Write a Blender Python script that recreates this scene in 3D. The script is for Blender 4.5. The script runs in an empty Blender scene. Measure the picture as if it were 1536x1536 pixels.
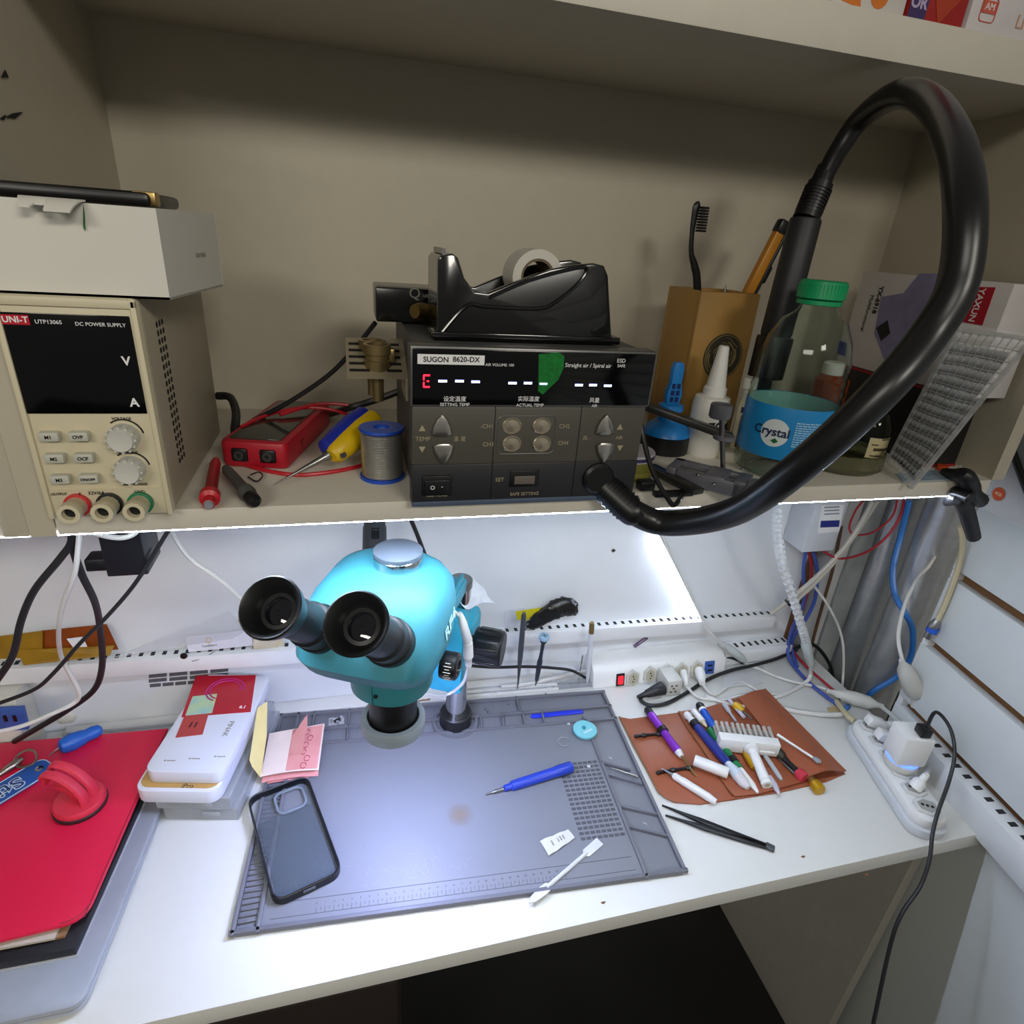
import bpy, bmesh, math, random
from mathutils import Vector, Matrix
random.seed(7)
SC = bpy.context.scene
COL = SC.collection
PI = math.pi
def VV(*a): return Vector(a)
# ---------------------------------------------------------------- camera (measured from the vanishing points of desk, shelf and walls)
RW = Matrix(((0.9674, -0.0411, 0.2500), (-0.2441, -0.4160, 0.8760), (0.0680, -0.9084, -0.4125)))   # world rows: X right, Y into the wall, Z up
FPX = 900.0
CAM = Vector((0, 0, 0.725))          # the desk top is z = 0
def ray(px, py): return RW @ Vector((px - 768, py - 768, FPX))
def G(px, py, z=0.0):
    d = ray(px, py); return CAM + d * ((z - CAM.z) / d.z)
def W(px, py, y):
    d = ray(px, py); return CAM + d * (y / d.y)
def D(px, py, zc):
    return CAM + ray(px, py) * (zc / FPX)
def PL(px, py, p0, n):
    d = ray(px, py); p0 = Vector(p0); n = Vector(n)
    return CAM + d * ((p0 - CAM).dot(n) / d.dot(n))
cam = bpy.data.objects.new('camera', bpy.data.cameras.new('camera'))
COL.objects.link(cam)
cam.data.sensor_width = 36; cam.data.lens = 36 * FPX / 1536; cam.data.clip_start = 0.02
_x = Vector((RW[0][0], RW[1][0], RW[2][0])).normalized()
_z = -Vector((RW[0][2], RW[1][2], RW[2][2])).normalized()
_y = _z.cross(_x).normalized(); _x = _y.cross(_z)
cam.matrix_world = Matrix(((_x.x, _y.x, _z.x, CAM.x), (_x.y, _y.y, _z.y, CAM.y), (_x.z, _y.z, _z.z, CAM.z), (0, 0, 0, 1)))
SC.camera = cam
SC.view_settings.view_transform = 'Standard'; SC.view_settings.look = 'None'
SC.view_settings.gamma = 1; SC.view_settings.use_curve_mapping = False
SC.view_settings.exposure = 0.0
# ---------------------------------------------------------------- materials
def lin(h):
    h = h.lstrip('#'); o = []
    for i in (0, 2, 4):
        c = int(h[i:i + 2], 16) / 255
        o.append(c / 12.92 if c <= 0.04045 else ((c + 0.055) / 1.055) ** 2.4)
    return (*o, 1)
_M = {}
def mat(name, color='#888888', rough=0.5, metal=0.0, emit=0.0, trans=0.0, ior=1.45, noise=0.06, scale=40.0, bump=0.0, alpha=1.0, coat=0.0, spec=0.5, color2=None):
    if name in _M: return _M[name]
    m = bpy.data.materials.new(name); m.use_nodes = True
    nt = m.node_tree; b = nt.nodes['Principled BSDF']
    c = lin(color)
    b.inputs['Base Color'].default_value = c
    b.inputs['Roughness'].default_value = rough; b.inputs['Metallic'].default_value = metal
    b.inputs['Specular IOR Level'].default_value = spec
    b.inputs['Coat Weight'].default_value = coat
    if trans: b.inputs['Transmission Weight'].default_value = trans; b.inputs['IOR'].default_value = ior
    if alpha < 1: b.inputs['Alpha'].default_value = alpha
    if emit: b.inputs['Emission Color'].default_value = c; b.inputs['Emission Strength'].default_value = emit
    tc = nt.nodes.new('ShaderNodeTexCoord'); n = nt.nodes.new('ShaderNodeTexNoise')
    n.inputs['Scale'].default_value = scale; n.inputs['Detail'].default_value = 3
    nt.links.new(tc.outputs['Object'], n.inputs['Vector'])
    if noise and not emit:
        mx = nt.nodes.new('ShaderNodeMix'); mx.data_type = 'RGBA'
        c2 = lin(color2) if color2 else tuple(max(0, v * (1 - 3 * noise)) for v in c[:3]) + (1,)
        mx.inputs['A'].default_value = c; mx.inputs['B'].default_value = c2
        nt.links.new(n.outputs['Fac'], mx.inputs['Factor'])
        nt.links.new(mx.outputs['Result'], b.inputs['Base Color'])
    if bump:
        bp = nt.nodes.new('ShaderNodeBump'); bp.inputs['Strength'].default_value = bump; bp.inputs['Distance'].default_value = 0.002
        nt.links.new(n.outputs['Fac'], bp.inputs['Height']); nt.links.new(bp.outputs['Normal'], b.inputs['Normal'])
    _M[name] = m
    return m
# ---------------------------------------------------------------- mesh building
def FR(o, x=(1, 0, 0), y=(0, 1, 0)):
    x = Vector(x).normalized(); y = Vector(y); z = x.cross(y).normalized(); y = z.cross(x); o = Vector(o)
    return Matrix(((x.x, y.x, z.x, o.x), (x.y, y.y, z.y, o.y), (x.z, y.z, z.z, o.z), (0, 0, 0, 1)))
def AX(p0, p1):                                  # frame at p0 whose Z runs to p1
    p0 = Vector(p0); z = (Vector(p1) - p0).normalized()
    a = Vector((0, 0, 1)) if abs(z.z) < 0.9 else Vector((0, 1, 0))
    x = a.cross(z).normalized(); y = z.cross(x)
    return Matrix(((x.x, y.x, z.x, p0.x), (x.y, y.y, z.y, p0.y), (x.z, y.z, z.z, p0.z), (0, 0, 0, 1)))
def T(x=0, y=0, z=0): return Matrix.Translation((x, y, z))
def RZ(a): return Matrix.Rotation(a, 4, 'Z')
def RX(a): return Matrix.Rotation(a, 4, 'X')
def RY(a): return Matrix.Rotation(a, 4, 'Y')
I4 = Matrix.Identity(4)
class MB:
    def __init__(s): s.v = []; s.f = []; s.m = []; s.k = 0
    def mi(s, k): s.k = k; return s
    def add(s, vs, fs, M=None):
        o = len(s.v)
        for v in vs:
            v = Vector(v); s.v.append(M @ v if M else v)
        for f in fs: s.f.append(tuple(i + o for i in f)); s.m.append(s.k)
        return s
    def bm(s, b, M=None):
        b.verts.index_update()
        vs = [v.co.copy() for v in b.verts]; fs = [[v.index for v in f.verts] for f in b.faces]; b.free()
        return s.add(vs, fs, M)
    def box(s, c, sz, M=None, bev=0.0, seg=2):
        b = bmesh.new(); bmesh.ops.create_cube(b, size=1)
        for v in b.verts: v.co = Vector((v.co.x * sz[0] + c[0], v.co.y * sz[1] + c[1], v.co.z * sz[2] + c[2]))
        if bev > 0: bmesh.ops.bevel(b, geom=b.edges[:], offset=min(bev, min(sz) * 0.49), segments=seg, affect='EDGES', profile=0.5)
        return s.bm(b, M)
    def lathe(s, prof, M=None, n=32, cap=True):
        vs = []; fs = []
        for (r, z) in prof:
            for i in range(n): a = 2 * PI * i / n; vs.append((r * math.cos(a), r * math.sin(a), z))
        for j in range(len(prof) - 1):
            for i in range(n): k = (i + 1) % n; fs.append((j * n + i, j * n + k, (j + 1) * n + k, (j + 1) * n + i))
        if cap:
            if prof[0][0] > 1e-6: fs.append(tuple(range(n - 1, -1, -1)))
            if prof[-1][0] > 1e-6: fs.append(tuple((len(prof) - 1) * n + i for i in range(n)))
        return s.add(vs, fs, M)
    def cyl(s, p0, p1, r0, r1=None, n=24, bev=0.0):
        r1 = r0 if r1 is None else r1; L = (Vector(p1) - Vector(p0)).length
        pr = [(r0, 0), (r1, L)] if not bev else [(r0 - bev, 0), (r0, bev), (r1, L - bev), (r1 - bev, L)]
        return s.lathe(pr, AX(p0, p1), n)
    def rod(s, p0, p1, prof, n=16):                # prof: (fraction along, radius)
        L = (Vector(p1) - Vector(p0)).length
        return s.lathe([(r, t * L) for t, r in prof], AX(p0, p1), n)
    def ball(s, c, r, M=None, n=20, m=12):
        r = r if isinstance(r, (tuple, list)) else (r, r, r)
        pr = [(math.sin(PI * j / m), -math.cos(PI * j / m)) for j in range(m + 1)]
        N = T(*c) @ Matrix.Diagonal((r[0], r[1], r[2], 1))
        pr[0] = (1e-4, -1); pr[-1] = (1e-4, 1)
        return s.lathe(pr, (M @ N) if M else N, n)
    def prism(s, pts, z0, z1, M=None, bev=0.0):    # outline in XY, extruded along Z
        b = bmesh.new()
        lo = [b.verts.new((x, y, z0)) for x, y in pts]
        f = b.faces.new(lo)
        r = bmesh.ops.extrude_face_region(b, geom=[f])
        for g in r['geom']:
            if isinstance(g, bmesh.types.BMVert): g.co.z = z1
        bmesh.ops.recalc_face_normals(b, faces=b.faces[:])
        if bev > 0:
            es = [e for e in b.edges if abs(e.verts[0].co.z - e.verts[1].co.z) < 1e-7]
            bmesh.ops.bevel(b, geom=es, offset=bev, segments=2, affect='EDGES', profile=0.5)
        return s.bm(b, M)
    def tube(s, pts, r, n=10, sub=6, flat=None, closed=False):
        P = [Vector(p) for p in pts]; R = list(r) if isinstance(r, (list, tuple)) else [r] * len(P)
        Q = []; RR = []
        N = len(P); segs = N if closed else N - 1
        for i in range(segs):
            g = lambda k: P[k % N] if closed else P[max(0, min(N - 1, k))]
            a, b_, c, d = g(i - 1), g(i), g(i + 1), g(i + 2)
            r0, r1 = R[i % N], R[(i + 1) % N]
            for k in range(sub):
                t = k / sub
                Q.append(0.5 * ((2 * b_) + (c - a) * t + (2 * a - 5 * b_ + 4 * c - d) * t * t + (3 * b_ - a - 3 * c + d) * t ** 3))
                RR.append(r0 + (r1 - r0) * t)
        if not closed: Q.append(P[-1]); RR.append(R[-1])
        vs = []; fs = []; M_ = len(Q); up = None
        for i, q in enumerate(Q):
            tg = (Q[(i + 1) % M_] - Q[i - 1]) if closed else (Q[min(i + 1, M_ - 1)] - Q[max(i - 1, 0)])
            tg.normalize()
            if up is None: up = Vector((0, 0, 1)) if abs(tg.z) < 0.9 else Vector((0, 1, 0))
            u = (up - tg * up.dot(tg))
            if u.length < 1e-6: u = tg.orthogonal()
            u.normalize(); up = u; w = tg.cross(u)
            for k in range(n):
                a = 2 * PI * k / n
                vs.append(q + (u * math.cos(a) * (flat if flat else 1) + w * math.sin(a)) * RR[i])
        for i in range(M_ if closed else M_ - 1):
            j = (i + 1) % M_
            for k in range(n): l = (k + 1) % n; fs.append((i * n + k, i * n + l, j * n + l, j * n + k))
        if not closed: fs.append(tuple(range(n - 1, -1, -1))); fs.append(tuple((M_ - 1) * n + k for k in range(n)))
        return s.add(vs, fs)
    def grid(s, fn, nu, nv, th=0.0):               # fn(u,v) -> point; th gives it thickness downwards along the normal
        vs = [Vector(fn(i / nu, j / nv)) for j in range(nv + 1) for i in range(nu + 1)]
        n1 = nu + 1; fs = [(j * n1 + i, j * n1 + i + 1, (j + 1) * n1 + i + 1, (j + 1) * n1 + i) for j in range(nv) for i in range(nu)]
        if th:
            nn = (vs[1] - vs[0]).cross(vs[n1] - vs[0]).normalized(); o = len(vs)
            vs2 = [v - nn * th for v in vs]; fs2 = [tuple(reversed([k + o for k in f])) for f in fs]
            ring = [i for i in range(n1)] + [j * n1 + nu for j in range(1, nv + 1)] + [nv * n1 + i for i in range(nu - 1, -1, -1)] + [j * n1 for j in range(nv - 1, 0, -1)]
            side = [(ring[(k + 1) % len(ring)], ring[k], ring[k] + o, ring[(k + 1) % len(ring)] + o) for k in range(len(ring))]
            vs += vs2; fs += fs2 + side
        return s.add(vs, fs)
    def quad(s, a, b, c, d, th=0.0004):
        return s.grid(lambda u, v: (Vector(a) * (1 - u) + Vector(b) * u) * (1 - v) + (Vector(d) * (1 - u) + Vector(c) * u) * v, 1, 1, th)
    def text(s, t, size, M, align='CENTER', bold=0.0, th=0.0002):
        cu = bpy.data.curves.new('t', 'FONT'); cu.body = t; cu.size = size; cu.align_x = align; cu.align_y = 'CENTER'
        cu.extrude = th; cu.offset = bold; cu.resolution_u = 3
        o = bpy.data.objects.new('t', cu); COL.objects.link(o)
        bpy.context.view_layer.update()
        me = bpy.data.meshes.new_from_object(o.evaluated_get(bpy.context.evaluated_depsgraph_get()))
        s.add([v.co.copy() for v in me.vertices], [tuple(p.vertices) for p in me.polygons], M)
        bpy.data.objects.remove(o); bpy.data.curves.remove(cu); bpy.data.meshes.remove(me)
        return s
    def build(s, name, mats, parent=None, world=False, loc=None, ang=38):
        M = None
        if parent is not None and world:
            m = Matrix.Identity(4); p = parent
            while p is not None: m = p.matrix_basis @ m; p = p.parent
            M = m.inverted()
        vs = [M @ v for v in s.v] if M else s.v
        off = Vector((0, 0, 0))
        if parent is None:
            if loc is None:
                n = len(vs); off = Vector((sum(v.x for v in vs) / n, sum(v.y for v in vs) / n, min(v.z for v in vs)))
            else: off = Vector(loc)
        me = bpy.data.meshes.new(name)
        me.from_pydata([v - off for v in vs], [], s.f)
        ms = mats if isinstance(mats, (list, tuple)) else [mats]
        for m in ms: me.materials.append(m)
        if len(ms) > 1: me.polygons.foreach_set('material_index', s.m)
        me.validate()
        b = bmesh.new(); b.from_mesh(me); bmesh.ops.recalc_face_normals(b, faces=b.faces[:]); b.to_mesh(me); b.free()
        me.polygons.foreach_set('use_smooth', [True] * len(me.polygons))
        me.set_sharp_from_angle(angle=math.radians(ang)); me.update()
        o = bpy.data.objects.new(name, me); COL.objects.link(o)
        o.location = off
        if parent is not None: o.parent = parent; o.location = (0, 0, 0)
        return o
def tag(o, label=None, cat=None, group=None, kind=None):
    if label: o['label'] = label
    if cat: o['category'] = cat
    if group: o['group'] = group
    if kind: o['kind'] = kind
    return o
def thing(name, label, cat, M=None, group=None):
    o = bpy.data.objects.new(name, None); COL.objects.link(o); o.empty_display_size = 0.02
    if M is not None: o.matrix_basis = M if isinstance(M, Matrix) else T(*M)
    return tag(o, label, cat, group)
def struct(name, mb, m): return tag(mb.build(name, m), kind='structure')
def one(name, label, cat, mb, m, group=None, **k): return tag(mb.build(name, m, **k), label, cat, group)
def cable(name, label, pts, r, m, group=None, n=8, flat=None, cat='cable'):
    return one(name, label, cat, MB().tube(pts, r, n, 6, flat), m, group)
def rrect(w, h, r, n=5):
    o = []
    for cx, cy, a0 in ((w / 2 - r, h / 2 - r, 0), (-w / 2 + r, h / 2 - r, 90), (-w / 2 + r, -h / 2 + r, 180), (w / 2 - r, -h / 2 + r, 270)):
        for k in range(n + 1): a = math.radians(a0 + 90 * k / n); o.append((cx + r * math.cos(a), cy + r * math.sin(a)))
    return o
# ---------------------------------------------------------------- materials of the place
WHITE = mat('white_melamine', '#dcdcd6', 0.42, bump=0.04, scale=60, noise=0.015)
WALLM = mat('white_wall_panel', '#dfe2e4', 0.55, bump=0.03, scale=30, noise=0.02)
CREAM = mat('cabinet_board', '#bab29f', 0.5, bump=0.04, scale=50, noise=0.03)
PVC = mat('white_pvc', '#e6e8e8', 0.35, noise=0.02)
PLW = mat('white_plastic', '#e6e6e2', 0.35, noise=0.02)
PLG = mat('grey_white_plastic', '#c9c8bf', 0.45, noise=0.03)
BLK = mat('black_plastic', '#101012', 0.38, noise=0.1)
RUB = mat('black_rubber', '#1a1a1c', 0.5, noise=0.1)
DGR = mat('dark_grey_plastic', '#3a3a3a', 0.5, noise=0.06)
DARK = mat('dark_void', '#0a0a0c', 0.8)
CHROME = mat('chrome', '#d8d8d8', 0.12, 1.0, noise=0.02)
STEEL = mat('steel', '#9a9a98', 0.32, 1.0, noise=0.05)
BRASS = mat('brass', '#b39a63', 0.35, 1.0)
MDF = mat('raw_mdf', '#7a542f', 0.85, scale=90, noise=0.12)
REDP = mat('red_plastic', '#c01828', 0.4)
WHT = mat('white_print', '#e8e8e8', 0.5, noise=0)
INK = mat('black_print', '#161616', 0.6, noise=0)
GREYI = mat('grey_print', '#8f8c80', 0.6, noise=0)
BLUEP = mat('blue_plastic', '#1f58c8', 0.35)
SHELFM = mat('lit_shelf_board', '#d3cdbf', 0.48, bump=0.04, scale=50, noise=0.03)  # lighter copy of the cabinet board, light on the shelves put into the colour
SHZ = 0.5136; BY = 0.78              # shelf top, cabinet back
# ---------------------------------------------------------------- setting
struct('floor', MB().box((0, 0, -0.785), (4, 3.6, 0.05)), mat('dark_floor', '#1b1a1a', 0.6, scale=8))
wb = MB().box((-0.385, 0.855, 0.2), (2.43, 0.05, 1.92))
struct('wall_back', wb, WALLM)
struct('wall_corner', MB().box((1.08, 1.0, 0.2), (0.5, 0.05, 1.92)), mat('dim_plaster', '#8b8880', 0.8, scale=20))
struct('trim_1', MB().box((0.838, 0.862, 0.15), (0.014, 0.07, 1.8)), MDF)
# the slat wall on the right: boards with open grooves between them
SU = Vector((0.15, 0.9887, 0)).normalized(); SN = Vector((-SU.y, SU.x, 0)); S0 = Vector((0.88, 0.5, 0))
def SL(px, py): return PL(px, py, S0, SN)
zs1 = SL(1448, 873).z; zs2 = SL(1404, 974).z; step = zs1 - zs2
SMAT = FR(S0, SU, (0, 0, 1))          # x along the wall (into depth), y up, z towards +X... 
sgn = -1 if (SMAT.to_3x3() @ Vector((0, 0, 1))).x > 0 else 1
yend = (Vector((0.898, 0.618, 0)) - S0).dot(SU)
sw = MB(); gh = 0.0165
zz = [zs1 + step * k for k in range(-2, 12)]
lo = -0.76; back = -sgn * 0.03
for z in sorted(zz):
    hi = z - gh / 2
    if hi > lo + 0.01: sw.mi(0).box(((yend - 1.3) / 2, (lo + hi) / 2, back * 0.22), (yend + 1.3, hi - lo, 0.0132), SMAT, 0.001)
    lo = z + gh / 2
sw.mi(1).box(((yend - 1.3) / 2, 0.3, back * 0.62), (yend + 1.3, 2.1, 0.008), SMAT)
for z in zz: sw.mi(2).box((yend - 0.006, z, back * 0.30), (0.011, gh * 0.9, 0.016), SMAT)
tag(sw.build('wall_right', [mat('slat_board', '#dde1df', 0.45, noise=0.015), MDF, PVC]), kind='structure')
# ---------------------------------------------------------------- desk
dk = thing('desk', 'white melamine workbench top with a chipped front edge under all the tools', 'desk', (0.2, 0.6, 0))
m = MB().prism([(-1.2, 0.396), (0.852, 0.396), (0.862, 0.47), (0.875, 0.62), (0.88, 0.828), (-1.2, 0.828)], -0.026, 0, None, 0.001)
m.build('desk_top', WHITE, dk, world=True)
m = MB()
for px, py in ((905, 1354), (1205, 1285), (1300, 1312)):
    p = G(px, py, 0.0002); m.prism([(p.x + 0.003 * math.cos(a) * (1 + .3 * math.sin(3 * a)), p.y + 0.0015 * math.sin(a)) for a in [i * PI / 5 for i in range(10)]], 0.0, 0.0003)
m.build('chip', MDF, dk, world=True)
MB().box((0.852, 0.64, -0.393), (0.02, 0.37, 0.734)).build('leg_panel', mat('leg_board', '#bab5aa', 0.6), dk, world=True)
MB().box((-1.0, 0.62, -0.393), (0.02, 0.4, 0.734)).build('leg_panel', mat('leg_board'), dk, world=True)
dc = thing('drawer_cabinet', 'dark brown drawer cabinet in the shade under the desk', 'cabinet', (-0.2, 0.62, -0.76))
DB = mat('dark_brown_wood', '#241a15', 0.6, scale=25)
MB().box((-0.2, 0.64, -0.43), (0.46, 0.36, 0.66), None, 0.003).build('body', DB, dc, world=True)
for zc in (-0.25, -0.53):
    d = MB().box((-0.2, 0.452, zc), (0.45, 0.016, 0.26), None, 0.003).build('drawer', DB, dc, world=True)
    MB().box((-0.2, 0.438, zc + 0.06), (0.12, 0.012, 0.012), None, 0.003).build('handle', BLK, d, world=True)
st = thing('stool', 'round black padded stool in front of the desk', 'stool', (0.33, 0.245, -0.76))
MB().lathe([(0.02, 0.33), (0.13, 0.335), (0.15, 0.35), (0.15, 0.375), (0.14, 0.39), (0.02, 0.395)], None, 40).build('seat', mat('black_vinyl', '#0c0c0e', 0.45), st)
MB().cyl((0, 0, 0.05), (0, 0, 0.34), 0.025).build('post', STEEL, st)
m = MB().lathe([(0.16, 0), (0.16, 0.015), (0.03, 0.05)], None, 32); m.build('base', BLK, st)
# white strip between mat and wall
f0, f1 = G(240, 1087, .006), G(775, 1037, .006); kf = (f1.y - f0.y) / (f1.x - f0.x)
xa, xb_ = -0.44, 0.335; yf = lambda x: f0.y + kf * (x - f0.x)
sp = thing('edge_strip', 'white board strip with a chipped edge lying between the wall and the mat', 'strip', (0, 0.81, 0.0005))
MB().prism([(xa, yf(xa)), (xb_, yf(xb_)), (xb_, 0.8285), (xa, 0.8285)], 0.0005, 0.0065, None, 0.0006).build('board', WHITE, sp, world=True)
m = MB(); random.seed(6)
for k in range(9):
    x = 0.0 + 0.012 * k + random.uniform(0, .006); m.prism([(x, yf(x) - .0004), (x + random.uniform(.006, .014), yf(x) - .0004), (x + .008, yf(x) + random.uniform(.0008, .002))], 0.004, 0.0067)
m.build('chip', mat('chip_brown', '#8f7350', 0.85), sp, world=True)
# ---------------------------------------------------------------- hanging cabinet over the desk
cb = thing('shelf_unit', 'open white wall cabinet with two long shelves above the workbench', 'shelves', (0.24, 0.6, SHZ))
RD = Vector((0.16, 0.987, 0))         # right side board direction
xr0 = 0.7; xr1 = 0.7 + 0.16 * (BY - 0.48)
MB().prism([(-0.2215, 0.48), (xr0, 0.48), (xr1, BY), (-0.2215, BY)], 0.4956, SHZ, None, 0.0012).build('shelf', SHELFM, cb, world=True)
MB().prism([(-0.9, 0.481), (-0.2576, 0.481), (-0.2576, BY), (-0.9, BY)], 0.4956, SHZ, None, 0.0012).build('shelf', SHELFM, cb, world=True)
MB().prism([(-0.9, 0.5486), (1.2, 0.5486), (1.2, BY), (-0.9, BY)], 0.8907, 0.9236, None, 0.001).build('shelf', SHELFM, cb, world=True)
MB().box((0.15, BY + 0.008, 0.72), (2.1, 0.016, 0.5)).build('back_panel', CREAM, cb, world=True)
MB().prism([(xr0, 0.48), (xr0 + 0.018, 0.48), (xr1 + 0.018, BY), (xr1, BY)], SHZ, 0.8907).build('side_panel', CREAM, cb, world=True)
LW = MB().box((-0.231, 0.6295, 0.693), (0.0175, 0.301, 0.395)); LW.build('side_panel', CREAM, cb, world=True)
MB().box((-0.2487, 0.6296, 0.693), (0.0175, 0.3005, 0.395), None, 0.001).build('side_panel', CREAM, cb, world=True)
# LED strip along the lower shelf edge
LEDC = '#dce9ff'
ls = thing('led_strip', 'glowing cold white LED strip along the underside of the lower shelf edge', 'light', (0.2, 0.484, 0.494))
MB().box((0.19, 0.4895, 0.4950), (0.94, 0.006, 0.0012)).build('tape', PLW, ls, world=True)
MB().box((0.19, 0.4838, 0.4951), (0.93, 0.005, 0.0007)).build('diodes', mat('led_light', LEDC, emit=232), ls, world=True)
# wall LED strip facing left
p0 = W(985, 797, 0.826); p1 = W(1058, 938, 0.826)
p0 = VV(p1.x - 0.0, 0.822, 0.47) if False else VV(p0.x, 0.822, p0.z); p1 = VV(p1.x, 0.822, p1.z)
lv = thing('led_bar', 'slim white LED bar slanting down the back wall, glowing to the left', 'light', p0)
dirv = (p1 - p0).normalized()
Mv = FR(p0, dirv, (0, 1, 0)); L = (p1 - p0).length
MB().box((L / 2, 0.0, 0), (L, 0.012, 0.004), Mv).build('casing', PVC, lv, world=True)
nrm = (Mv.to_3x3() @ Vector((0, 0, 1))); s_ = 1 if nrm.x < 0 else -1
MB().box((L / 2, 0.0, 0.003 * s_), (L * 0.98, 0.007, 0.0016), Mv).build('diodes', mat('led_light_soft', LEDC, emit=26), lv, world=True)
# ---------------------------------------------------------------- wiring ducts (slotted trunking)
def duct(name, label, M, L, dep, hei, pitch=0.0155, group=None, slots2=False, n_off=0):
    t = thing(name, label, 'duct', M, group)          # local x along, y out of the wall, z up
    b = MB().box((L / 2, dep / 2, hei / 2), (L, dep, hei), None, 0.0008)
    b.build('channel', PVC, t)
    MB().box((L / 2, dep + 0.001, hei * 0.5), (L, 0.0024, hei * 1.02), None, 0.0008).build('cover', PVC, t)
    n = int(L / pitch)
    s = MB()
    for k in range(n): s.box((pitch * (k + 0.5), dep * 0.42, hei), (pitch * 0.36, dep * 0.42, 0.0006))
    s.build('slots', mat('slot_shade', '#2b2c2e', 0.9), t)
    if slots2:
        s = MB()
        for k in range(n): s.box((pitch * (k + 0.5), dep + 0.0022, hei * 0.8), (pitch * 0.4, 0.0004, hei * 0.16))
        s.build('slots', mat('slot_shade'), t)
    return t
a = W(-230, 1006, 0.83); b = W(1152, 915, 0.83)
a = VV(-0.75, 0.83, 0.1397 + 0.006); b = VV(0.775, 0.83, 0.0975)
xd = (b - a).normalized()
# frame with y pointing out of the wall (-Y): x must run right to left
Md = FR(b - VV(0, 0, 0.026), -xd, (0, -1, 0))
wire_duct = duct('wiring_duct', 'long white slotted wiring duct running along the back wall above the desk', Md, (b - a).length, 0.021, 0.026)
# grey-white skirting panel under the duct
ca = VV(0.71, 0.829, 0.012)
Md2 = FR(VV(0.826, 0.829, 0.001), (-1, 0, 0), (0, -1, 0))
duct('wiring_duct', 'short slotted duct low on the back wall, right of the long power strip', Md2, 0.15, 0.03, 0.03)
e0 = S0 + SU * -0.80
Md3 = FR(VV(e0.x, e0.y, -0.004), SU, Vector((-SU.y, SU.x, 0)))
DR = duct('wiring_duct', 'white slotted duct on the slat wall at the right end of the desk', Md3, 0.82, 0.028, 0.050, 0.02)
# ================================================================ shelf, left half
# ---- DC power supply (local: x right, y into the shelf, z up, origin at the front bottom centre)
CRM = mat('cream_plastic', '#d2c8aa', 0.45, noise=0.03); CRM2 = mat('beige_painted_steel', '#a89f8c', 0.5, noise=0.03)
CREB = mat('grey_button_plastic', '#c3c2b4', 0.45)
ps = thing('power_supply', 'cream bench DC power supply with black screen and two knobs at the left shelf end', 'power supply', (-0.179, 0.4735, SHZ))
w, h, d = 0.083, 0.158, 0.205
MB().box((0, d / 2 + 0.006, h / 2), (w - 0.002, d - 0.012, h - 0.002), None, 0.002).build('housing', CRM2, ps)
m = MB(); m.box((0, 0.004, h / 2), (w, 0.012, h), None, 0.003)
fp = m.build('front_panel', CRM, ps)
m = MB()
m.box((0, -0.0026, h - 0.0035), (w, 0.003, 0.006), None, 0.0012); m.box((-w / 2 + 0.002, -0.0026, h / 2), (0.004, 0.003, h), None, 0.0012); m.box((w / 2 - 0.002, -0.0026, h / 2), (0.004, 0.003, h), None, 0.0012)
m.box((0, -0.0024, 0.0228), (w - 0.012, 0.001, 0.0008))
m.build('trim', CRM, fp)
MB().box((-0.001, -0.0024, 0.1135), (0.0745, 0.0012, 0.067), None, 0.0004).build('screen', mat('black_glass', '#050507', 0.12, noise=0), ps)
FF = lambda x, z, y=-0.0032: FR((x, y, z), (1, 0, 0), (0, 0, 1))
MB().box((-0.0297, -0.0033, 0.1425), (0.0155, 0.0004, 0.0062)).build('logo_plate', REDP, ps)
m = MB()
m.text('UNI-T', 0.0055, FF(-0.0297, 0.1425, -0.0037), bold=0.0001); m.text('UTP1306S', 0.0036, FF(-0.0115, 0.1416)); m.text('DC POWER SUPPLY', 0.0034, FF(0.0185, 0.1410))
m.text('V', 0.0085, FF(0.0295, 0.117), bold=0.0002); m.text('A', 0.0085, FF(0.0295, 0.088), bold=0.0002)
m.build('lettering', WHT, ps)
m = MB()
m.text('VOLTAGE', 0.0028, FF(0.019, 0.0762, -0.0025)); m.text('CURRENT', 0.0028, FF(0.019, 0.0505, -0.0025)); m.text('+    32V/6A    -', 0.0036, FF(-0.008, 0.0195, -0.0025)); m.text('GND', 0.0032, FF(0.021, 0.0195, -0.0025)); m.text('OUTPUT', 0.0026, FF(-0.0315, 0.0195, -0.0025))
m.text('FINE   COARSE', 0.0026, FF(0.019, 0.0256, -0.0025))
for kz in (0.063, 0.0385):
    m.tube([(0.019 + 0.0125 * math.cos(a), -0.0023, kz + 0.0125 * math.sin(a)) for a in [0.2 + 0.25 * i for i in range(9)]], 0.0006, 5, 2)
m.build('lettering', INK, ps)
for r, (zb, tt) in enumerate(((0.0645, ('M1', 'OVP')), (0.0485, ('M2', 'OCP')), (0.0325, ('M3', 'ON/OFF')))):
    for xb, t_ in zip((-0.0265, -0.0085), tt):
        b_ = MB().box((xb, -0.0048, zb), (0.0125, 0.007, 0.0068), None, 0.0014).build('button', CREB, ps)
        MB().text(t_, 0.0034 if len(t_) < 4 else 0.0026, FF(xb, zb, -0.0085), bold=0.00005).build('lettering', INK, b_)
for kz in (0.063, 0.0385):
    k_ = MB().lathe([(0.0098, 0), (0.0098, 0.003), (0.0085, 0.011), (0.0078, 0.0122), (0.006, 0.0118), (0.001, 0.0112)], FR((0.019, -0.002, kz), (1, 0, 0), (0, 0, 1)), 40).build('knob', PLG, ps)
    m = MB()
    for i in range(12):
        a = 2 * PI * i / 12; m.box((0.0090, 0, 0.0062), (0.0018, 0.0016, 0.009), FR((0.019, -0.002, kz), (1, 0, 0), (0, 0, 1)) @ RZ(a))
    m.build('grip_rib', PLG, k_)
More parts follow.
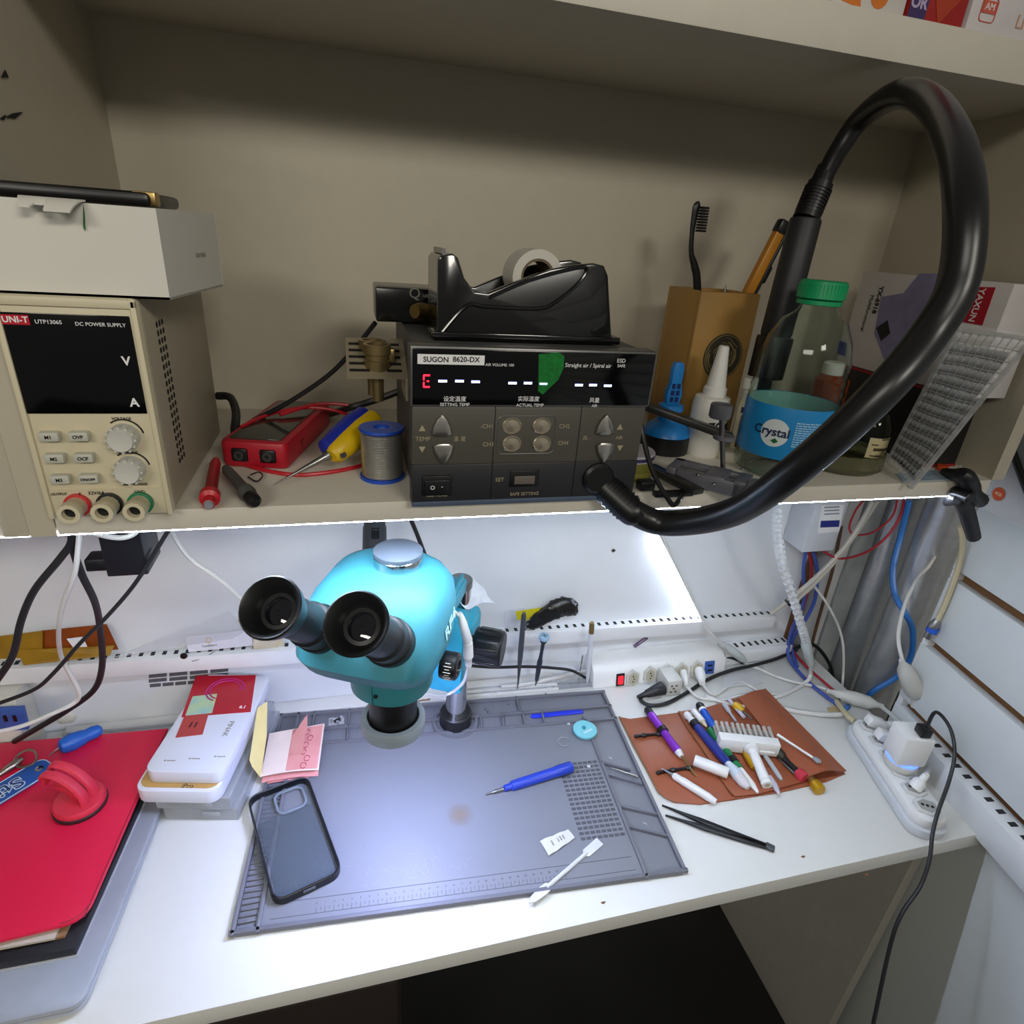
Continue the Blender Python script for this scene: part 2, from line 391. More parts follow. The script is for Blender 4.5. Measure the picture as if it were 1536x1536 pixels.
for xb, cm in ((-0.021, mat('red_ring', '#c8282c', 0.4)), (0.0, BLK), (0.0206, mat('green_ring', '#1d7a4d', 0.4))):
    b_ = MB().lathe([(0.0072, 0.002), (0.0072, 0.012), (0.0078, 0.013), (0.0074, 0.0205), (0.0045, 0.0205), (0.0042, 0.015), (0.0001, 0.015)], FR((xb, 0, 0.0108), (1, 0, 0), (0, 0, 1)), 12).build('terminal_post', CRM, ps)
    MB().lathe([(0.0088, 0.0018), (0.0088, 0.0048), (0.0075, 0.0052)], FR((xb, 0, 0.0108), (1, 0, 0), (0, 0, 1)), 24).build('ring', cm, b_)
    MB().cyl((xb, -0.0149, 0.0108), (xb, -0.0156, 0.0108), 0.0042).build('socket', BLK, b_)
m = MB()
for r in range(18):
    for c in range(3):
        m.cyl((w / 2 - 0.0013, 0.040 + 0.0075 * c, 0.136 - 0.0063 * r), (w / 2 - 0.0007, 0.040 + 0.0075 * c, 0.136 - 0.0063 * r), 0.0023, n=8)
m.build('vent_holes', DARK, ps)
m = MB()
for x in (-0.03, 0.03):
    for y in (0.03, 0.18): m.cyl((x, y, 0), (x, y, 0.002), 0.006)
m.build('foot', BLK, ps)
# ---- open white carton on the power supply
ztop = SHZ + h
CARD = mat('white_card', '#d9d6cc', 0.7, noise=0.03, scale=15)
pa = G(255, 450, ztop); pb = G(313, 440, ztop)
bx = thing('carton', 'open white cardboard box with a torn front tab on the cream power supply', 'box', (pa.x - 0.06, pa.y + 0.06, ztop))
bw, bd, bh = 0.135, pb.y - pa.y, 0.056
x1, y0 = pa.x, pa.y; x0 = x1 - bw; y1 = y0 + max(0.12, min(bd, 0.16)); sh = pb.x - pa.x
th = 0.0016
ol = [(x0, y0), (x1, y0), (x1 + sh, y1), (x0 + sh, y1)]
m = MB().prism(ol, ztop, ztop + th)
def wallp(a, b, hh=bh): 
    dx, dy = b[0] - a[0], b[1] - a[1]; L = math.hypot(dx, dy); nx, ny = -dy / L * th, dx / L * th
    m.prism([a, b, (b[0] + nx, b[1] + ny), (a[0] + nx, a[1] + ny)], ztop, ztop + hh)
for i in (1, 2, 3): wallp(ol[i], ol[(i + 1) % 4])
wallp(ol[0], ol[1])
m.build('body', CARD, bx, world=True)
fx = lambda px: W(px, 320, y0).x
zt_ = ztop + bh
def flap(u, v):                       # tab folded out over the front edge
    a, b = fx(34), fx(132); x = a + (b - a) * u
    n = 0.55 if 0.22 < u < 0.5 else (0.8 if u <= 0.22 else 1.0)
    return VV(x + 0.004 * v * (1 - 2 * u), y0 - 0.017 * v * n, zt_ + 0.0008 - 0.007 * v * v * n)
m = MB().grid(flap, 24, 5, 0.001); m.build('torn_tab', CARD, bx, world=True)
m = MB().prism([(fx(122), zt_ - 0.014), (fx(129), zt_ - 0.001), (fx(128), zt_ - 0.006), (fx(124), zt_ - 0.016)], 0, 0.0008, FR((0, y0 - 0.001, 0), (1, 0, 0), (0, 0, 1))); m.build('green_sticker', mat('green_paper', '#1f6a24', 0.6), bx, world=True)
m = MB()
bdirv = VV(sh, y1 - y0, 0).normalized()
m.text('TUV-MARK', 0.0045, FR(VV(x1 + sh * 0.6 + 0.0004, y0 + (y1 - y0) * 0.6, ztop + 0.026), bdirv, (0, 0, 1))); m.build('lettering', GREYI, bx, world=True)
# flat black tablet lying on the carton
zt = ztop + bh
bt = thing('tablet', 'flat black tablet with a brass corner lying on top of the white carton', 'tablet', (x1 - 0.08, y0 + 0.06, zt))
tb = MB().box((x1 - 0.088, y0 + 0.062, zt + 0.005), (0.16, 0.085, 0.0085), T(0, 0, 0), 0.003); tb.build('body', BLK, bt, world=True)
MB().box((x1 - 0.012, y0 + 0.03, zt + 0.0055), (0.014, 0.012, 0.0088), None, 0.001).build('corner_clip', BRASS, bt, world=True)
MB().box((x1 - 0.088, y0 + 0.062, zt + 0.0094), (0.15, 0.075, 0.0006)).build('screen', mat('black_glass'), bt, world=True)
# peeling paint on the cabinet side
m = MB()
for pts in ([(8, 105), (13, 116), (2, 116)], [(34, 168), (22, 178), (8, 176), (20, 170)], [(0, 178), (9, 172), (6, 180)]):
    q = [PL(px, py, (-0.2215, 0, 0), (1, 0, 0)) for px, py in pts]
    m.prism([(p.y, p.z) for p in q], 0, 0.0006, FR((-0.2219, 0, 0), (0, 1, 0), (0, 0, 1)))
tag(m.build('paint_flake', mat('flaked_shade', '#15120e', 0.9), cb, world=True))
# ---- multimeter in a red rubber holster
za = SHZ
f0 = G(332, 700, za); f1 = G(432, 706, za)
xd_ = (f1 - f0); xd_.z = 0; wid = xd_.length
mm = thing('multimeter', 'red smart multimeter lying on its back beside the blue solder spool', 'multimeter', FR(f0, xd_, Vector((-xd_.y, xd_.x, 0)) + xd_ * 0.35))
Lm = 0.155; Hm = 0.026
m = MB().prism([(x + wid / 2, y + Lm / 2) for x, y in rrect(wid, Lm, 0.008)], 0.0, Hm, None, 0.004); m.build('holster', mat('red_rubber', '#b5152a', 0.45), mm)
m = MB().prism([(x + wid / 2, y + Lm / 2) for x, y in rrect(wid - 0.014, Lm - 0.014, 0.004)], Hm - 0.002, Hm + 0.0012, None, 0.0005); m.build('screen', mat('grey_glass', '#33322e', 0.1, noise=0), mm)
for xs in (0.3, 0.72):
    j_ = MB().box((wid * xs, 0.0, Hm * 0.5), (0.015, 0.004, 0.013), None, 0.002).build('probe_jack', BLK, mm)
    MB().lathe([(0.0045, 0), (0.0045, 0.001), (0.002, 0.001), (0.002, 0)], FR((wid * xs, -0.002, Hm * 0.5), (1, 0, 0), (0, 0, 1)), 16).build('contact', DGR, j_)
MB().text('72°', 0.008, FR((wid + 0.0004, 0.045, Hm * 0.5), (0, 1, 0), (0, 0, 1))).build('lettering', mat('dark_red_print', '#7d0d1a', 0.6, noise=0), mm)
# probes
a = G(313, 757, za + 0.006); b = G(324, 690, za + 0.012)
pr = thing('test_probe', 'red test probe pointing off the shelf edge beside the power supply', 'probe', (a.x, a.y, za), 'multimeter probes')
MB().rod(a, b, [(0, 0.0045), (0.10, 0.0045), (0.12, 0.0078), (0.2, 0.0078), (0.24, 0.005), (0.9, 0.0045), (1, 0.003)]).build('handle', REDP, pr, world=True)
MB().rod(a + (a - b) * 0.03, a + (b - a) * 0.02, [(0, 0.003), (1, 0.0044)]).build('cap', mat('grey_plastic', '#8e9296', 0.4), pr, world=True)
a = G(381, 752, za + 0.007); b = G(338, 702, za + 0.012)
pr = thing('test_probe', 'dark grey test probe lying in front of the red multimeter', 'probe', (a.x, a.y, za), 'multimeter probes')
MB().rod(a, b, [(0, 0.005), (0.16, 0.0055), (0.2, 0.0072), (0.3, 0.0068), (0.34, 0.0052), (0.9, 0.0045), (1, 0.003)]).build('handle', mat('probe_grey', '#4b4b48', 0.5), pr, world=True)
MB().rod(a + (a - b) * 0.05, a + (b - a) * 0.12, [(0, 0.0035), (0.3, 0.006), (1, 0.006)]).build('cap', BLK, pr, world=True)
z6 = za + 0.0022
lead = [W(450, 642, 0.66), G(420, 622, za + 0.03), G(480, 606, za + 0.035), G(540, 612, za + 0.032), G(575, 640, za + 0.01), G(590, 668, z6), G(545, 697, z6), G(460, 712, z6), G(400, 706, z6), G(352, 692, z6)]
cable('test_lead', 'red test lead looped behind the multimeter and under the soldering iron', lead[1:], 0.002, REDP)
cable('test_lead', 'second red lead curling over the back of the multimeter', [G(362, 640, za + 0.028), G(400, 623, za + 0.03), G(450, 612, za + 0.032), G(500, 615, za + 0.03), G(545, 632, za + 0.014)], 0.0018, REDP)
cable('thin_wire', 'thin black wire curl in front of the multimeter', [G(372, 715, z6), G(385, 722, z6), G(394, 714, z6), G(388, 708, z6), G(376, 712, z6)], 0.0006, BLK, cat='wire')
# ---- soldering iron in blue and yellow
a = G(410, 728, za + 0.003); b = G(492, 683, za + 0.02); c = G(560, 625, za + 0.042)
si = thing('soldering_iron', 'yellow and blue soldering iron with a bare needle tip leaning on the red multimeter', 'soldering iron', (b.x, b.y, za))
MB().rod(a, b, [(0, 0.0004), (0.35, 0.0012), (0.6, 0.0022), (0.9, 0.003), (1, 0.005)]).build('tip', STEEL, si, world=True)
dn = (c - b).normalized()
side = dn.cross(VV(0, 0, 1)).normalized()
YEL = mat('yellow_plastic', '#d8b20e', 0.4)
MB().rod(b + side * 0.004, c + side * 0.004, [(0, 0.006), (0.06, 0.010), (0.3, 0.012), (0.6, 0.0135), (0.92, 0.012), (1, 0.006)]).build('grip', YEL, si, world=True)
MB().rod(b - side * 0.004 + VV(0, 0, 0.003), c - side * 0.004 + VV(0, 0, 0.004), [(0, 0.005), (0.05, 0.0098), (0.3, 0.0115), (0.6, 0.0128), (0.88, 0.011), (0.95, 0.005)]).build('handle', mat('deep_blue_plastic', '#1d2c9a', 0.4), si, world=True)
k0 = b + dn * 0.006 + side * 0.012
MB().rod(k0 - VV(0, 0.001, 0.001), k0 + VV(0.001, -0.003, 0.001), [(0, 0.003), (1, 0.003)]).build('screw', STEEL, si, world=True)
# ---- solder spool
c = G(575, 722, za); rs = (G(610, 718, za) - G(543, 718, za)).length / 2
sp = thing('solder_spool', 'blue plastic spool of silver solder wire standing beside the hot air station', 'spool', (c.x, c.y + rs * 0.6, za))
HS = W(573, 640, c.y + rs * 0.6).z - za
BL2 = mat('spool_blue', '#1c4fc0', 0.35)
MB().lathe([(rs * 0.35, 0), (rs, 0), (rs, 0.003), (rs * 0.45, 0.0035)], None, 40).build('flange', BL2, sp)
MB().lathe([(rs * 0.36, HS), (rs * 0.36, HS - 0.003), (rs * 0.97, HS - 0.003), (rs, HS - 0.002), (rs * 0.98, HS), (rs * 0.36, HS), (rs * 0.33, HS - 0.01), (rs * 0.33, 0.004)], None, 40, cap=False).build('flange', BL2, sp)
pr_ = [(rs * 0.3, 0.0032)]
nz = 46
for i in range(nz):
    z0_ = 0.0034 + (HS - 0.007) * i / nz; z1_ = (HS - 0.007) / nz
    pr_ += [(rs * 0.88, z0_), (rs * 0.915 + 0.0002 * math.sin(i * 2.3), z0_ + z1_ * 0.5)]
pr_ += [(rs * 0.88, HS - 0.0036), (rs * 0.3, HS - 0.0034)]
MB().lathe(pr_, RX(0.015), 40).build('solder_wire', mat('solder', '#d6d5d0', 0.28, 0.85, scale=200), sp)
# ================================================================ hot air station
SX, SY = 0.1465, 0.4685
W_, H_, D_ = 0.203, 0.134, 0.20
ha = thing('hot_air_station', 'dark grey hot air rework station with a black display and glowing digits', 'rework station', (SX, SY, SHZ))
GM = mat('station_grey', '#4d4a42', 0.5, noise=0.04); GMD = mat('station_dark', '#26262a', 0.45, noise=0.04); GSL = mat('station_slate', '#56585c', 0.45)
m = MB().box((0, D_ / 2 + 0.012, H_ / 2 + 0.001), (W_ - 0.006, D_ - 0.02, H_ - 0.004), None, 0.003); m.build('housing', mat('station_case', '#4a4a48', 0.5), ha)
m = MB()
m.mi(0).box((0, 0.008, 0.062), (W_, 0.018, 0.05), None, 0.002); m.mi(1).box((0, 0.008, 0.0205), (W_, 0.0178, 0.034), None, 0.001)
fpn = m.build('front_panel', [GM, GMD], ha)
MB().box((0, 0.008, 0.0022), (W_, 0.02, 0.0044), None, 0.0008).build('base_trim', mat('blue_grey_trim', '#4c5a70', 0.4), ha)
m = MB()
for xs in (-0.0335, 0.0415): m.box((xs, -0.0011, 0.0455), (0.0005, 0.0006, 0.083))
m.build('panel_groove', BLK, fpn)
sc_ = MB().box((0, 0.0075, 0.1105), (W_ + 0.003, 0.021, 0.0475), None, 0.002).build('display_frame', mat('frame_silver', '#6d6c6a', 0.35, 0.5), ha)
MB().box((0, -0.0032, 0.1105), (W_ - 0.001, 0.0012, 0.0435), None, 0.0005).build('screen', mat('black_glass'), ha)
F = lambda x, z, y=-0.0041: FR((x, y, z), (1, 0, 0), (0, 0, 1))
# pixel to panel mapping on the front plane
def fp_(px, py):
    p = W(px, py, SY); return p.x - SX, p.z - SHZ
MB().box((fp_(676, 538)[0], -0.0040, fp_(676, 538)[1]), (0.052, 0.0004, 0.0075)).build('logo_plate', WHT, ha)
m = MB(); x, z = fp_(653, 538); m.text('SUGON', 0.0056, F(x, z, -0.0043), bold=0.0001); x, z = fp_(698, 538); m.text('8620-DX', 0.0056, F(x, z, -0.0043), bold=0.0001); m.build('lettering', INK, ha)
m = MB()
for px, py, t_, s_ in ((748, 546, 'AIR VOLUME: 100', 0.003), (880, 547, 'Straight air / Spiral air', 0.0046), (929, 540, 'ESD', 0.0046), (929, 547.5, 'SAFE', 0.0034), (681, 597, '设定温度', 0.0046), (681, 605, 'SETTING TEMP', 0.0036), (791, 597, '实际温度', 0.0046), (793, 606, 'ACTUAL TEMP', 0.0036), (889, 599, '风量', 0.0046), (889, 607, 'AIR', 0.0034)):
    x, z = fp_(px, py); m.text(t_, s_, F(x, z))
m.build('lettering', WHT, ha)
DIG = mat('digit_light', '#a9b4ff', emit=5)
m = MB()
for px, py in ((663, 570), (688, 570), (712, 571), (767, 573), (790, 573), (813, 574), (866, 576), (887, 576), (909, 577)):
    x, z = fp_(px, py); m.box((x, -0.0040, z), (0.0068, 0.0004, 0.0018), None, 0.0001)
m.build('display_digits', DIG, ha)
m = MB(); x, z = fp_(639, 570)
for dx, dz, ww, hh in ((0, 0.0045, 0.005, 0.0013), (0, -0.0045, 0.005, 0.0013), (-0.0022, 0.0024, 0.0012, 0.0034), (-0.0022, -0.0024, 0.0012, 0.0034), (0.001, 0, 0.0018, 0.0012)): m.box((x + dx, -0.0040, z + dz), (ww, 0.0004, hh))
m.build('display_digits', mat('red_digit_light', '#ff1830', emit=4), ha)
# chrome rocker buttons
def arch(wd, hg, up):
    pts = [(-wd / 2, -hg * 0.35), (-wd * 0.25, -hg * 0.45), (wd * 0.25, -hg * 0.45), (wd / 2, -hg * 0.35), (wd * 0.42, 0), (wd * 0.25, hg * 0.3), (0, hg * 0.55), (-wd * 0.25, hg * 0.3), (-wd * 0.42, 0)]
    return pts if up else [(x, -y) for x, y in reversed(pts)]
CHD = mat('smoked_chrome', '#dcd8d0', 0.24, 1.0)
for px, py, up in ((662, 638, True), (664, 678, False), (906, 637, True), (905, 676, False)):
    x, z = fp_(px, py)
    MB().prism(arch(0.0165, 0.019, up), 0.0005, 0.004, F(x, z, -0.0008), 0.0018).build('arrow_button', CHD, ha)
m = MB()
for px, py, up in ((633, 642, 1), (633, 673, -1), (929, 640, 1), (929, 671, -1)):
    x, z = fp_(px, py); MB().prism([(-0.0028, -0.0022 * up), (0.0028, -0.0022 * up), (0, 0.003 * up)], 0, 0.0003, F(x, z, -0.0012)).build('arrow_mark', mat('tan_print', '#9c9377', 0.6, noise=0), ha)
for px, py, t_, s_ in ((634, 658, 'TEMP', 0.005), (689, 658, '温 度', 0.0046), (730, 639, '-CH1', 0.005), (846, 639, 'CH2', 0.005), (732, 666, 'CH3', 0.005), (844, 664, 'CH4', 0.005), (879, 657, '风 -', 0.0046), (928, 656, 'AIR', 0.0042), (749, 719, 'SET', 0.005), (786, 740, 'SAFE SETTING', 0.0042), (655, 743, 'Power / POWER', 0.0026)):
    x, z = fp_(px, py); MB().text(t_, s_, F(x, z, -0.0012)).build('lettering', mat('tan_print', '#9c9377', 0.6, noise=0), ha)
x0_, z0_ = fp_(789, 652)
m = MB(); pts = [VV(x0_ + a, -0.0012, z0_ + b) for a, b in rrect(0.05, 0.033, 0.004, 3)]
m.tube(pts, 0.0005, 6, 1, closed=True); m.build('button_frame', mat('frame_silver'), ha)
for px, py in ((767, 638), (812, 638), (767, 665), (812, 665)):
    x, z = fp_(px, py)
    MB().lathe([(0.0085, 0), (0.0085, 0.0014), (0.0075, 0.0022), (0.0064, 0.0011), (0.0045, 0.0013), (0.0005, 0.0020)], F(x, z, -0.0008) @ Matrix.Diagonal((1, 0.85, 1, 1)), 32).build('channel_button', mat('champagne_chrome', '#d6cab4', 0.28, 0.9), ha)
x, z = fp_(655, 727)
rk = MB().box((x, -0.001, z), (0.025, 0.004, 0.018), None, 0.0008).build('power_switch', BLK, ha)
MB().box((x, -0.0028, z - 0.001), (0.021, 0.003, 0.013), RX(0.0), 0.001).build('rocker', mat('rocker_black', '#17171b', 0.3), rk)
m = MB(); m.text('O', 0.005, F(x - 0.004, z - 0.001, -0.0046)); m.text('-', 0.005, F(x + 0.004, z, -0.0046)); m.build('lettering', WHT, rk)
x, z = fp_(786, 717)
m = MB().box((x, -0.0008, z), (0.0265, 0.0024, 0.0155), None, 0.0008); sk = m.build('slide_window', BLK, ha)
MB().box((x, -0.0022, z - 0.001), (0.0185, 0.0012, 0.0075), None, 0.0004).build('slide_knob', mat('brown_grey_plastic', '#6a625a', 0.4), sk)
hx, hz = fp_(896, 716)
MB().lathe([(0.0145, 0), (0.0145, 0.004), (0.012, 0.006)], F(hx, hz, 0), 32).build('hose_port', BLK, ha)
MB().box((0.04, 0.03, 0.0), (0.1, 0.02, 0.001)).build('foot', BLK, ha)
# green patch on the screen
m = MB(); pts = [fp_(px, py) for px, py in ((806, 530), (836, 527), (844, 533), (843, 550), (835, 568), (812, 590), (805, 585))]
m.prism(pts, 0, 0.0003, FR((0, -0.0039, 0), (1, 0, 0), (0, 0, 1))); m.build('green_patch', mat('green_patch', '#0f8a34', 0.35, scale=300, noise=0.25), ha)
# black device behind
zt = SHZ + H_
yq = 0.585
qa = W(563, 430, yq); qb = W(700, 492, yq)
qd = thing('signal_box', 'small black device with a brass connector behind the tape dispenser', 'device', (qa.x + 0.05, yq + 0.02, zt))
qz1 = qa.z; qz0 = zt + 0.0005
MB().box(((qa.x + qb.x) / 2, yq + 0.03, (qz0 + qz1) / 2), (qb.x - qa.x, 0.06, qz1 - qz0), None, 0.002).build('housing', mat('gloss_black', '#070708', 0.2, noise=0), qd, world=True)
p = W(632, 441, yq - 0.001); m = MB(); m.text('Q', 0.013, FR(p - VV(0.006, 0, 0), (1, 0, 0), (0, 0, 1))); m.text('uecoo', 0.006, FR(p + VV(0.009, 0, -0.001), (1, 0, 0), (0, 0, 1))); m.build('lettering', GREYI, qd, world=True)
p = W(640, 463, yq); cdir = VV(-0.75, -0.66, 0.05).normalized()
MB().rod(p + VV(0.012, 0, -0.002), p + VV(0.012, 0, -0.002) + cdir * 0.034, [(0, 0.005), (0.3, 0.0055), (0.32, 0.0038), (0.55, 0.0038), (0.57, 0.0072), (0.8, 0.0076), (1, 0.006)]).build('connector', BRASS, qd, world=True)
# tape dispenser
td0 = 0.497
ol = [(652, 514), (924, 521), (924, 516), (917, 509), (912, 420), (906, 405), (890, 401), (860, 404), (825, 410), (770, 430), (732, 446), (712, 444), (697, 424), (687, 393), (679, 387), (662, 389), (657, 396), (656, 500), (651, 506)]
pts = [(W(px, py, td0).x, W(px, py, td0).z) for px, py in ol]
zb_ = min(p[1] for p in pts); pts = [(x, zt + 0.0005 + (z - zb_)) for x, z in pts]
td = thing('tape_dispenser', 'glossy black desk tape dispenser standing on the hot air station', 'tape dispenser', (0.15, td0, zt))
GB = mat('gloss_black_plastic', '#0b0b0c', 0.16, noise=0, coat=0.3)
Mx = FR((0, td0, 0), (1, 0, 0), (0, 0, 1))     # z of this frame points to -Y
m = MB().prism(pts, 0, -0.007, Mx, 0.0015); m.prism(pts, -0.055, -0.062, Mx, 0.0015)
low = [(x, min(z, zt + 0.022) if 4 <= i <= 12 else z) for i, (x, z) in enumerate(pts)]
m.prism(low, -0.006, -0.056, Mx)
m.box((sum(p[0] for p in pts[:2]) / 2, td0 + 0.031, zt + 0.0035), (pts[1][0] - pts[0][0] + 0.004, 0.068, 0.006), None, 0.001)
m.build('body', GB, td, world=True)
rid = [(735, 446), (790, 422), (850, 405), (880, 402), (868, 425), (835, 452), (808, 463), (730, 460), (700, 459), (662, 500)]
MB().tube([W(px, py, td0 - 0.0006) + VV(0, 0, pts[0][1] - zb_ if False else 0) for px, py in rid], 0.0016, 8, 5).build('ridge', GB, td, world=True)
p = W(672, 388, td0 + 0.03); m = MB()
m.box((pts[14][0] - 0.006, td0 + 0.031, pts[14][1] + 0.0012), (0.003, 0.05, 0.004)); m.build('cutter', STEEL, td, world=True)
cc = W(798, 414, td0 + 0.03); ro = 0.0215
tr = thing('tape_roll', 'roll of clear tape sitting in the black dispenser', 'tape roll', (cc.x, td0 + 0.031, cc.z - ro))
Mt = FR((cc.x, td0 + 0.012, cc.z), (1, 0, 0), (0, 0, -1))
MB().lathe([(0.0145, 0.0), (ro, 0.0), (ro, 0.036), (0.0145, 0.036)], Mt, 40, cap=False).build('tape', mat('clear_tape', '#cfcbc0', 0.35), tr, world=True)
MB().lathe([(0.0125, 0.0005), (0.0145, 0.0005), (0.0145, 0.0355), (0.0125, 0.0355), (0.0125, 0.0005)], Mt, 40, cap=False).build('core', mat('card_core', '#6b5a48', 0.8), tr, world=True)
# nozzle rack on the station's left side
yn = 0.55
def N_(px, py): return W(px, py, yn)
zn = N_(560, 560).z
xl = N_(520, 560).x; xr_ = SX - W_ / 2 + 0.003
nr = thing('nozzle_rack', 'steel rack plate with comb slots bolted to the left side of the station', 'rack', (xr_ - 0.02, yn, zn))
m = MB()
NP = FR((xl, yn - .02, zn), (1, 0, 0), (0, 0.9, 0.40)); m.box(((xr_ - xl) / 2, 0.030, 0), (xr_ - xl, 0.060, 0.0015), NP)
m.box((xr_ - 0.001, yn + 0.006, zn - 0.01), (0.0015, 0.052, 0.02))
m.build('plate', mat('aged_steel', '#b3a88e', 0.42, 0.5), nr, world=True)
m = MB()
for k in range(5): m.box((0.011, 0.010 + k * 0.010, 0.0009), (0.017, 0.0034, 0.0006), NP); m.box((xr_ - xl - 0.011, 0.010 + k * 0.010, 0.0009), (0.013, 0.0034, 0.0006), NP)
m.build('slots', DARK, nr, world=True)
AB = mat('aged_brass', '#a08c60', 0.32, 0.85)
for k, (px, yy) in enumerate(((566, yn - 0.002), (560, yn + 0.020))):
    xx = N_(px, 540).x
    nz_ = thing('air_nozzle', ('front' if k == 0 else 'rear') + ' brass hot air nozzle plugged into the steel rack', 'nozzle', (xx, yy, zn), 'hot air nozzles')
    MB().lathe([(0.005, -0.024), (0.0052, -0.001), (0.0115, 0.001), (0.0118, 0.012), (0.0106, 0.013), (0.0106, 0.017), (0.0118, 0.018), (0.0118, 0.026), (0.009, 0.026), (0.0088, 0.012), (0.004, 0.010)], None, 32).build('barrel', AB, nz_)
    MB().box((0.012, 0, 0.016), (0.006, 0.004, 0.012), None, 0.001).build('clamp_screw', AB, nz_)
# cables behind the shelf items
cable('power_cable', 'black cable curving down behind the power supply onto the shelf', [W(326, 594, 0.70), W(345, 596, 0.69), W(354, 618, 0.66), G(352, 645, SHZ + 0.02), G(352, 655, SHZ + 0.005)], 0.0042, RUB)
cable('power_cable', 'thin black cable sweeping from the signal box down to the multimeter', [W(563, 484, 0.605), W(530, 525, 0.62), W(490, 565, 0.63), W(430, 605, 0.64), W(375, 634, 0.645), G(352, 656, SHZ + 0.012)], 0.0024, RUB)
cable('power_cable', 'thick black cable running behind the solder spool to the station', [W(604, 585, 0.66), W(560, 601, 0.665), W(520, 613, 0.67), G(490, 622, SHZ + 0.004), G(450, 628, SHZ + 0.004)], 0.0038, RUB)
# ================================================================ shelf, right half
# hot air handle and hose belong to the station
hp = [D(895, 718, .555), D(915, 738, .553), D(945, 765, .55), D(1000, 785, .55), D(1100, 768, .50), D(1200, 700, .43), D(1318, 592, .393), D(1395, 500, .388), D(1438, 420, .38), D(1447, 300, .378), D(1428, 205, .42), D(1390, 150, .49), D(1345, 142, .53), D(1292, 178, .58), D(1258, 225, .60), D(1238, 262, .612)]
hs = MB().tube(hp, [.0115, .0115, .0118, .012, .012, .012, .012, .012, .012, .012, .012, .012, .0115, .0105, .0095, .009], 16, 8).build('hose', mat('hose_rubber', '#161617', 0.33, noise=0.05), ha, world=True)
m = MB().tube([hp[0] + (hp[0] - hp[1]) * 0.2, hp[0], hp[1], hp[2], hp[2] + (hp[3] - hp[2]) * 0.1], .0135, 16, 6)
q = [hp[0], hp[1], hp[2]]
for k in range(11):
    t = k / 11; a = hp[0].lerp(hp[1], t * 2) if t < .5 else hp[1].lerp(hp[2], t * 2 - 1)
    dr = ((hp[1] - hp[0]) if t < .5 else (hp[2] - hp[1])).normalized()
    m.cyl(a, a + dr * 0.0022, .0145, n=20)
m.build('strain_relief', BLK, hs, world=True)
a, b, c, d_ = D(1238, 258, .612), D(1209, 328, .622), D(1163, 505, .665), G(1128, 640, SHZ + 0.002)
hd = MB().rod(b, c, [(0, .0148), (0.02, .0158), (0.97, .0165), (1, .0155)], 28).build('handle', mat('handle_black', '#232427', 0.5), ha, world=True)
MB().rod(a + (a - b) * 0.1, b, [(0, .0095), (0.3, .0105), (0.31, .0125), (0.6, .0125), (1, .0135)], 24).build('grip_collar', BLK, hd, world=True)
m = MB()
for k in range(8):
    p = a.lerp(b, 0.35 + 0.07 * k); m.cyl(p, p + (b - a).normalized() * 0.002, .0136, n=24)
m.build('ridges', BLK, hd, world=True)
MB().rod(c, c + (c - b) * 0.5, [(0, .019), (0.06, .0195), (0.75, .019), (0.8, .009), (1, .009)], 24).build('barrel', BLK, hd, world=True)
# ---- bamboo holder
BAM = mat('bamboo', '#a9803f', 0.5, scale=12, noise=0.09, bump=0.05)
cz = SHZ; yb = 0.635
cp = W(1053, 437, yb); Hb = cp.z - cz
ang = math.radians(3)
u = VV(math.cos(ang), math.sin(ang), 0); v = VV(-math.sin(ang), math.cos(ang), 0)
pe = PL(1142, 440, (cp.x, cp.y, 0), (-u.y, u.x, 0)); wr = (pe - VV(cp.x, cp.y, pe.z)).length
pe = PL(1003, 435, (cp.x, cp.y, 0), (-v.y, v.x, 0)); wl = min(0.11, (pe - VV(cp.x, cp.y, pe.z)).length)
Mb = FR((cp.x, cp.y, cz), u, v)
bh_ = thing('pen_holder', 'tall square bamboo pen holder with a dark round emblem', 'pen holder', Mb)
m = MB(); t_ = 0.007
m.box((wr / 2, t_ / 2, Hb / 2), (wr, t_, Hb), None, 0.001); m.box((wr / 2, wl - t_ / 2, Hb / 2), (wr, t_, Hb), None, 0.001)
m.box((t_ / 2, wl / 2, Hb / 2), (t_, wl - 2 * t_, Hb), None, 0.0005); m.box((wr - t_ / 2, wl / 2, Hb / 2), (t_, wl - 2 * t_, Hb), None, 0.0005); m.box((wr / 2, wl / 2, 0.004), (wr - t_, wl - t_, 0.008))
m.build('body', BAM, bh_)
fr = FR((cp.x, cp.y, cz), u, (0, 0, 1))
pe = PL(1084, 535, (cp.x, cp.y, 0), (-u.y, u.x, 0)); loc = fr.inverted() @ pe
er = 0.0265
em = MB().lathe([(er, 0), (er, 0.0008), (0.001, 0.0009)], FR((loc.x, 0, loc.y), (1, 0, 0), (0, 0, 1)), 40).build('emblem', mat('burnt_emblem', '#3d3527', 0.8, scale=300, noise=0.15), bh_)
m = MB(); Me = FR((loc.x, -0.0010, loc.y), (1, 0, 0), (0, 0, 1))
random.seed(3)
for k in range(26):
    r0 = random.uniform(0.003, er * 0.85); a0 = random.uniform(0, 6.28)
    m.tube([Me @ VV(r0 * math.cos(a0 + s * .25), r0 * math.sin(a0 + s * .25) * (1 + .1 * math.sin(5 * s)), 0) for s in range(5)], 0.0005, 5, 2)
for r0 in (er * 0.93, er * 0.2): m.tube([Me @ VV(r0 * math.cos(s), r0 * math.sin(s), 0) for s in [i * PI / 12 for i in range(24)]], 0.0005, 5, 2, closed=True)
m.build('pattern', mat('emblem_gold', '#8c7a50', 0.6), em)
def at(px, py, y): return W(px, py, y)
yy = yb + 0.045
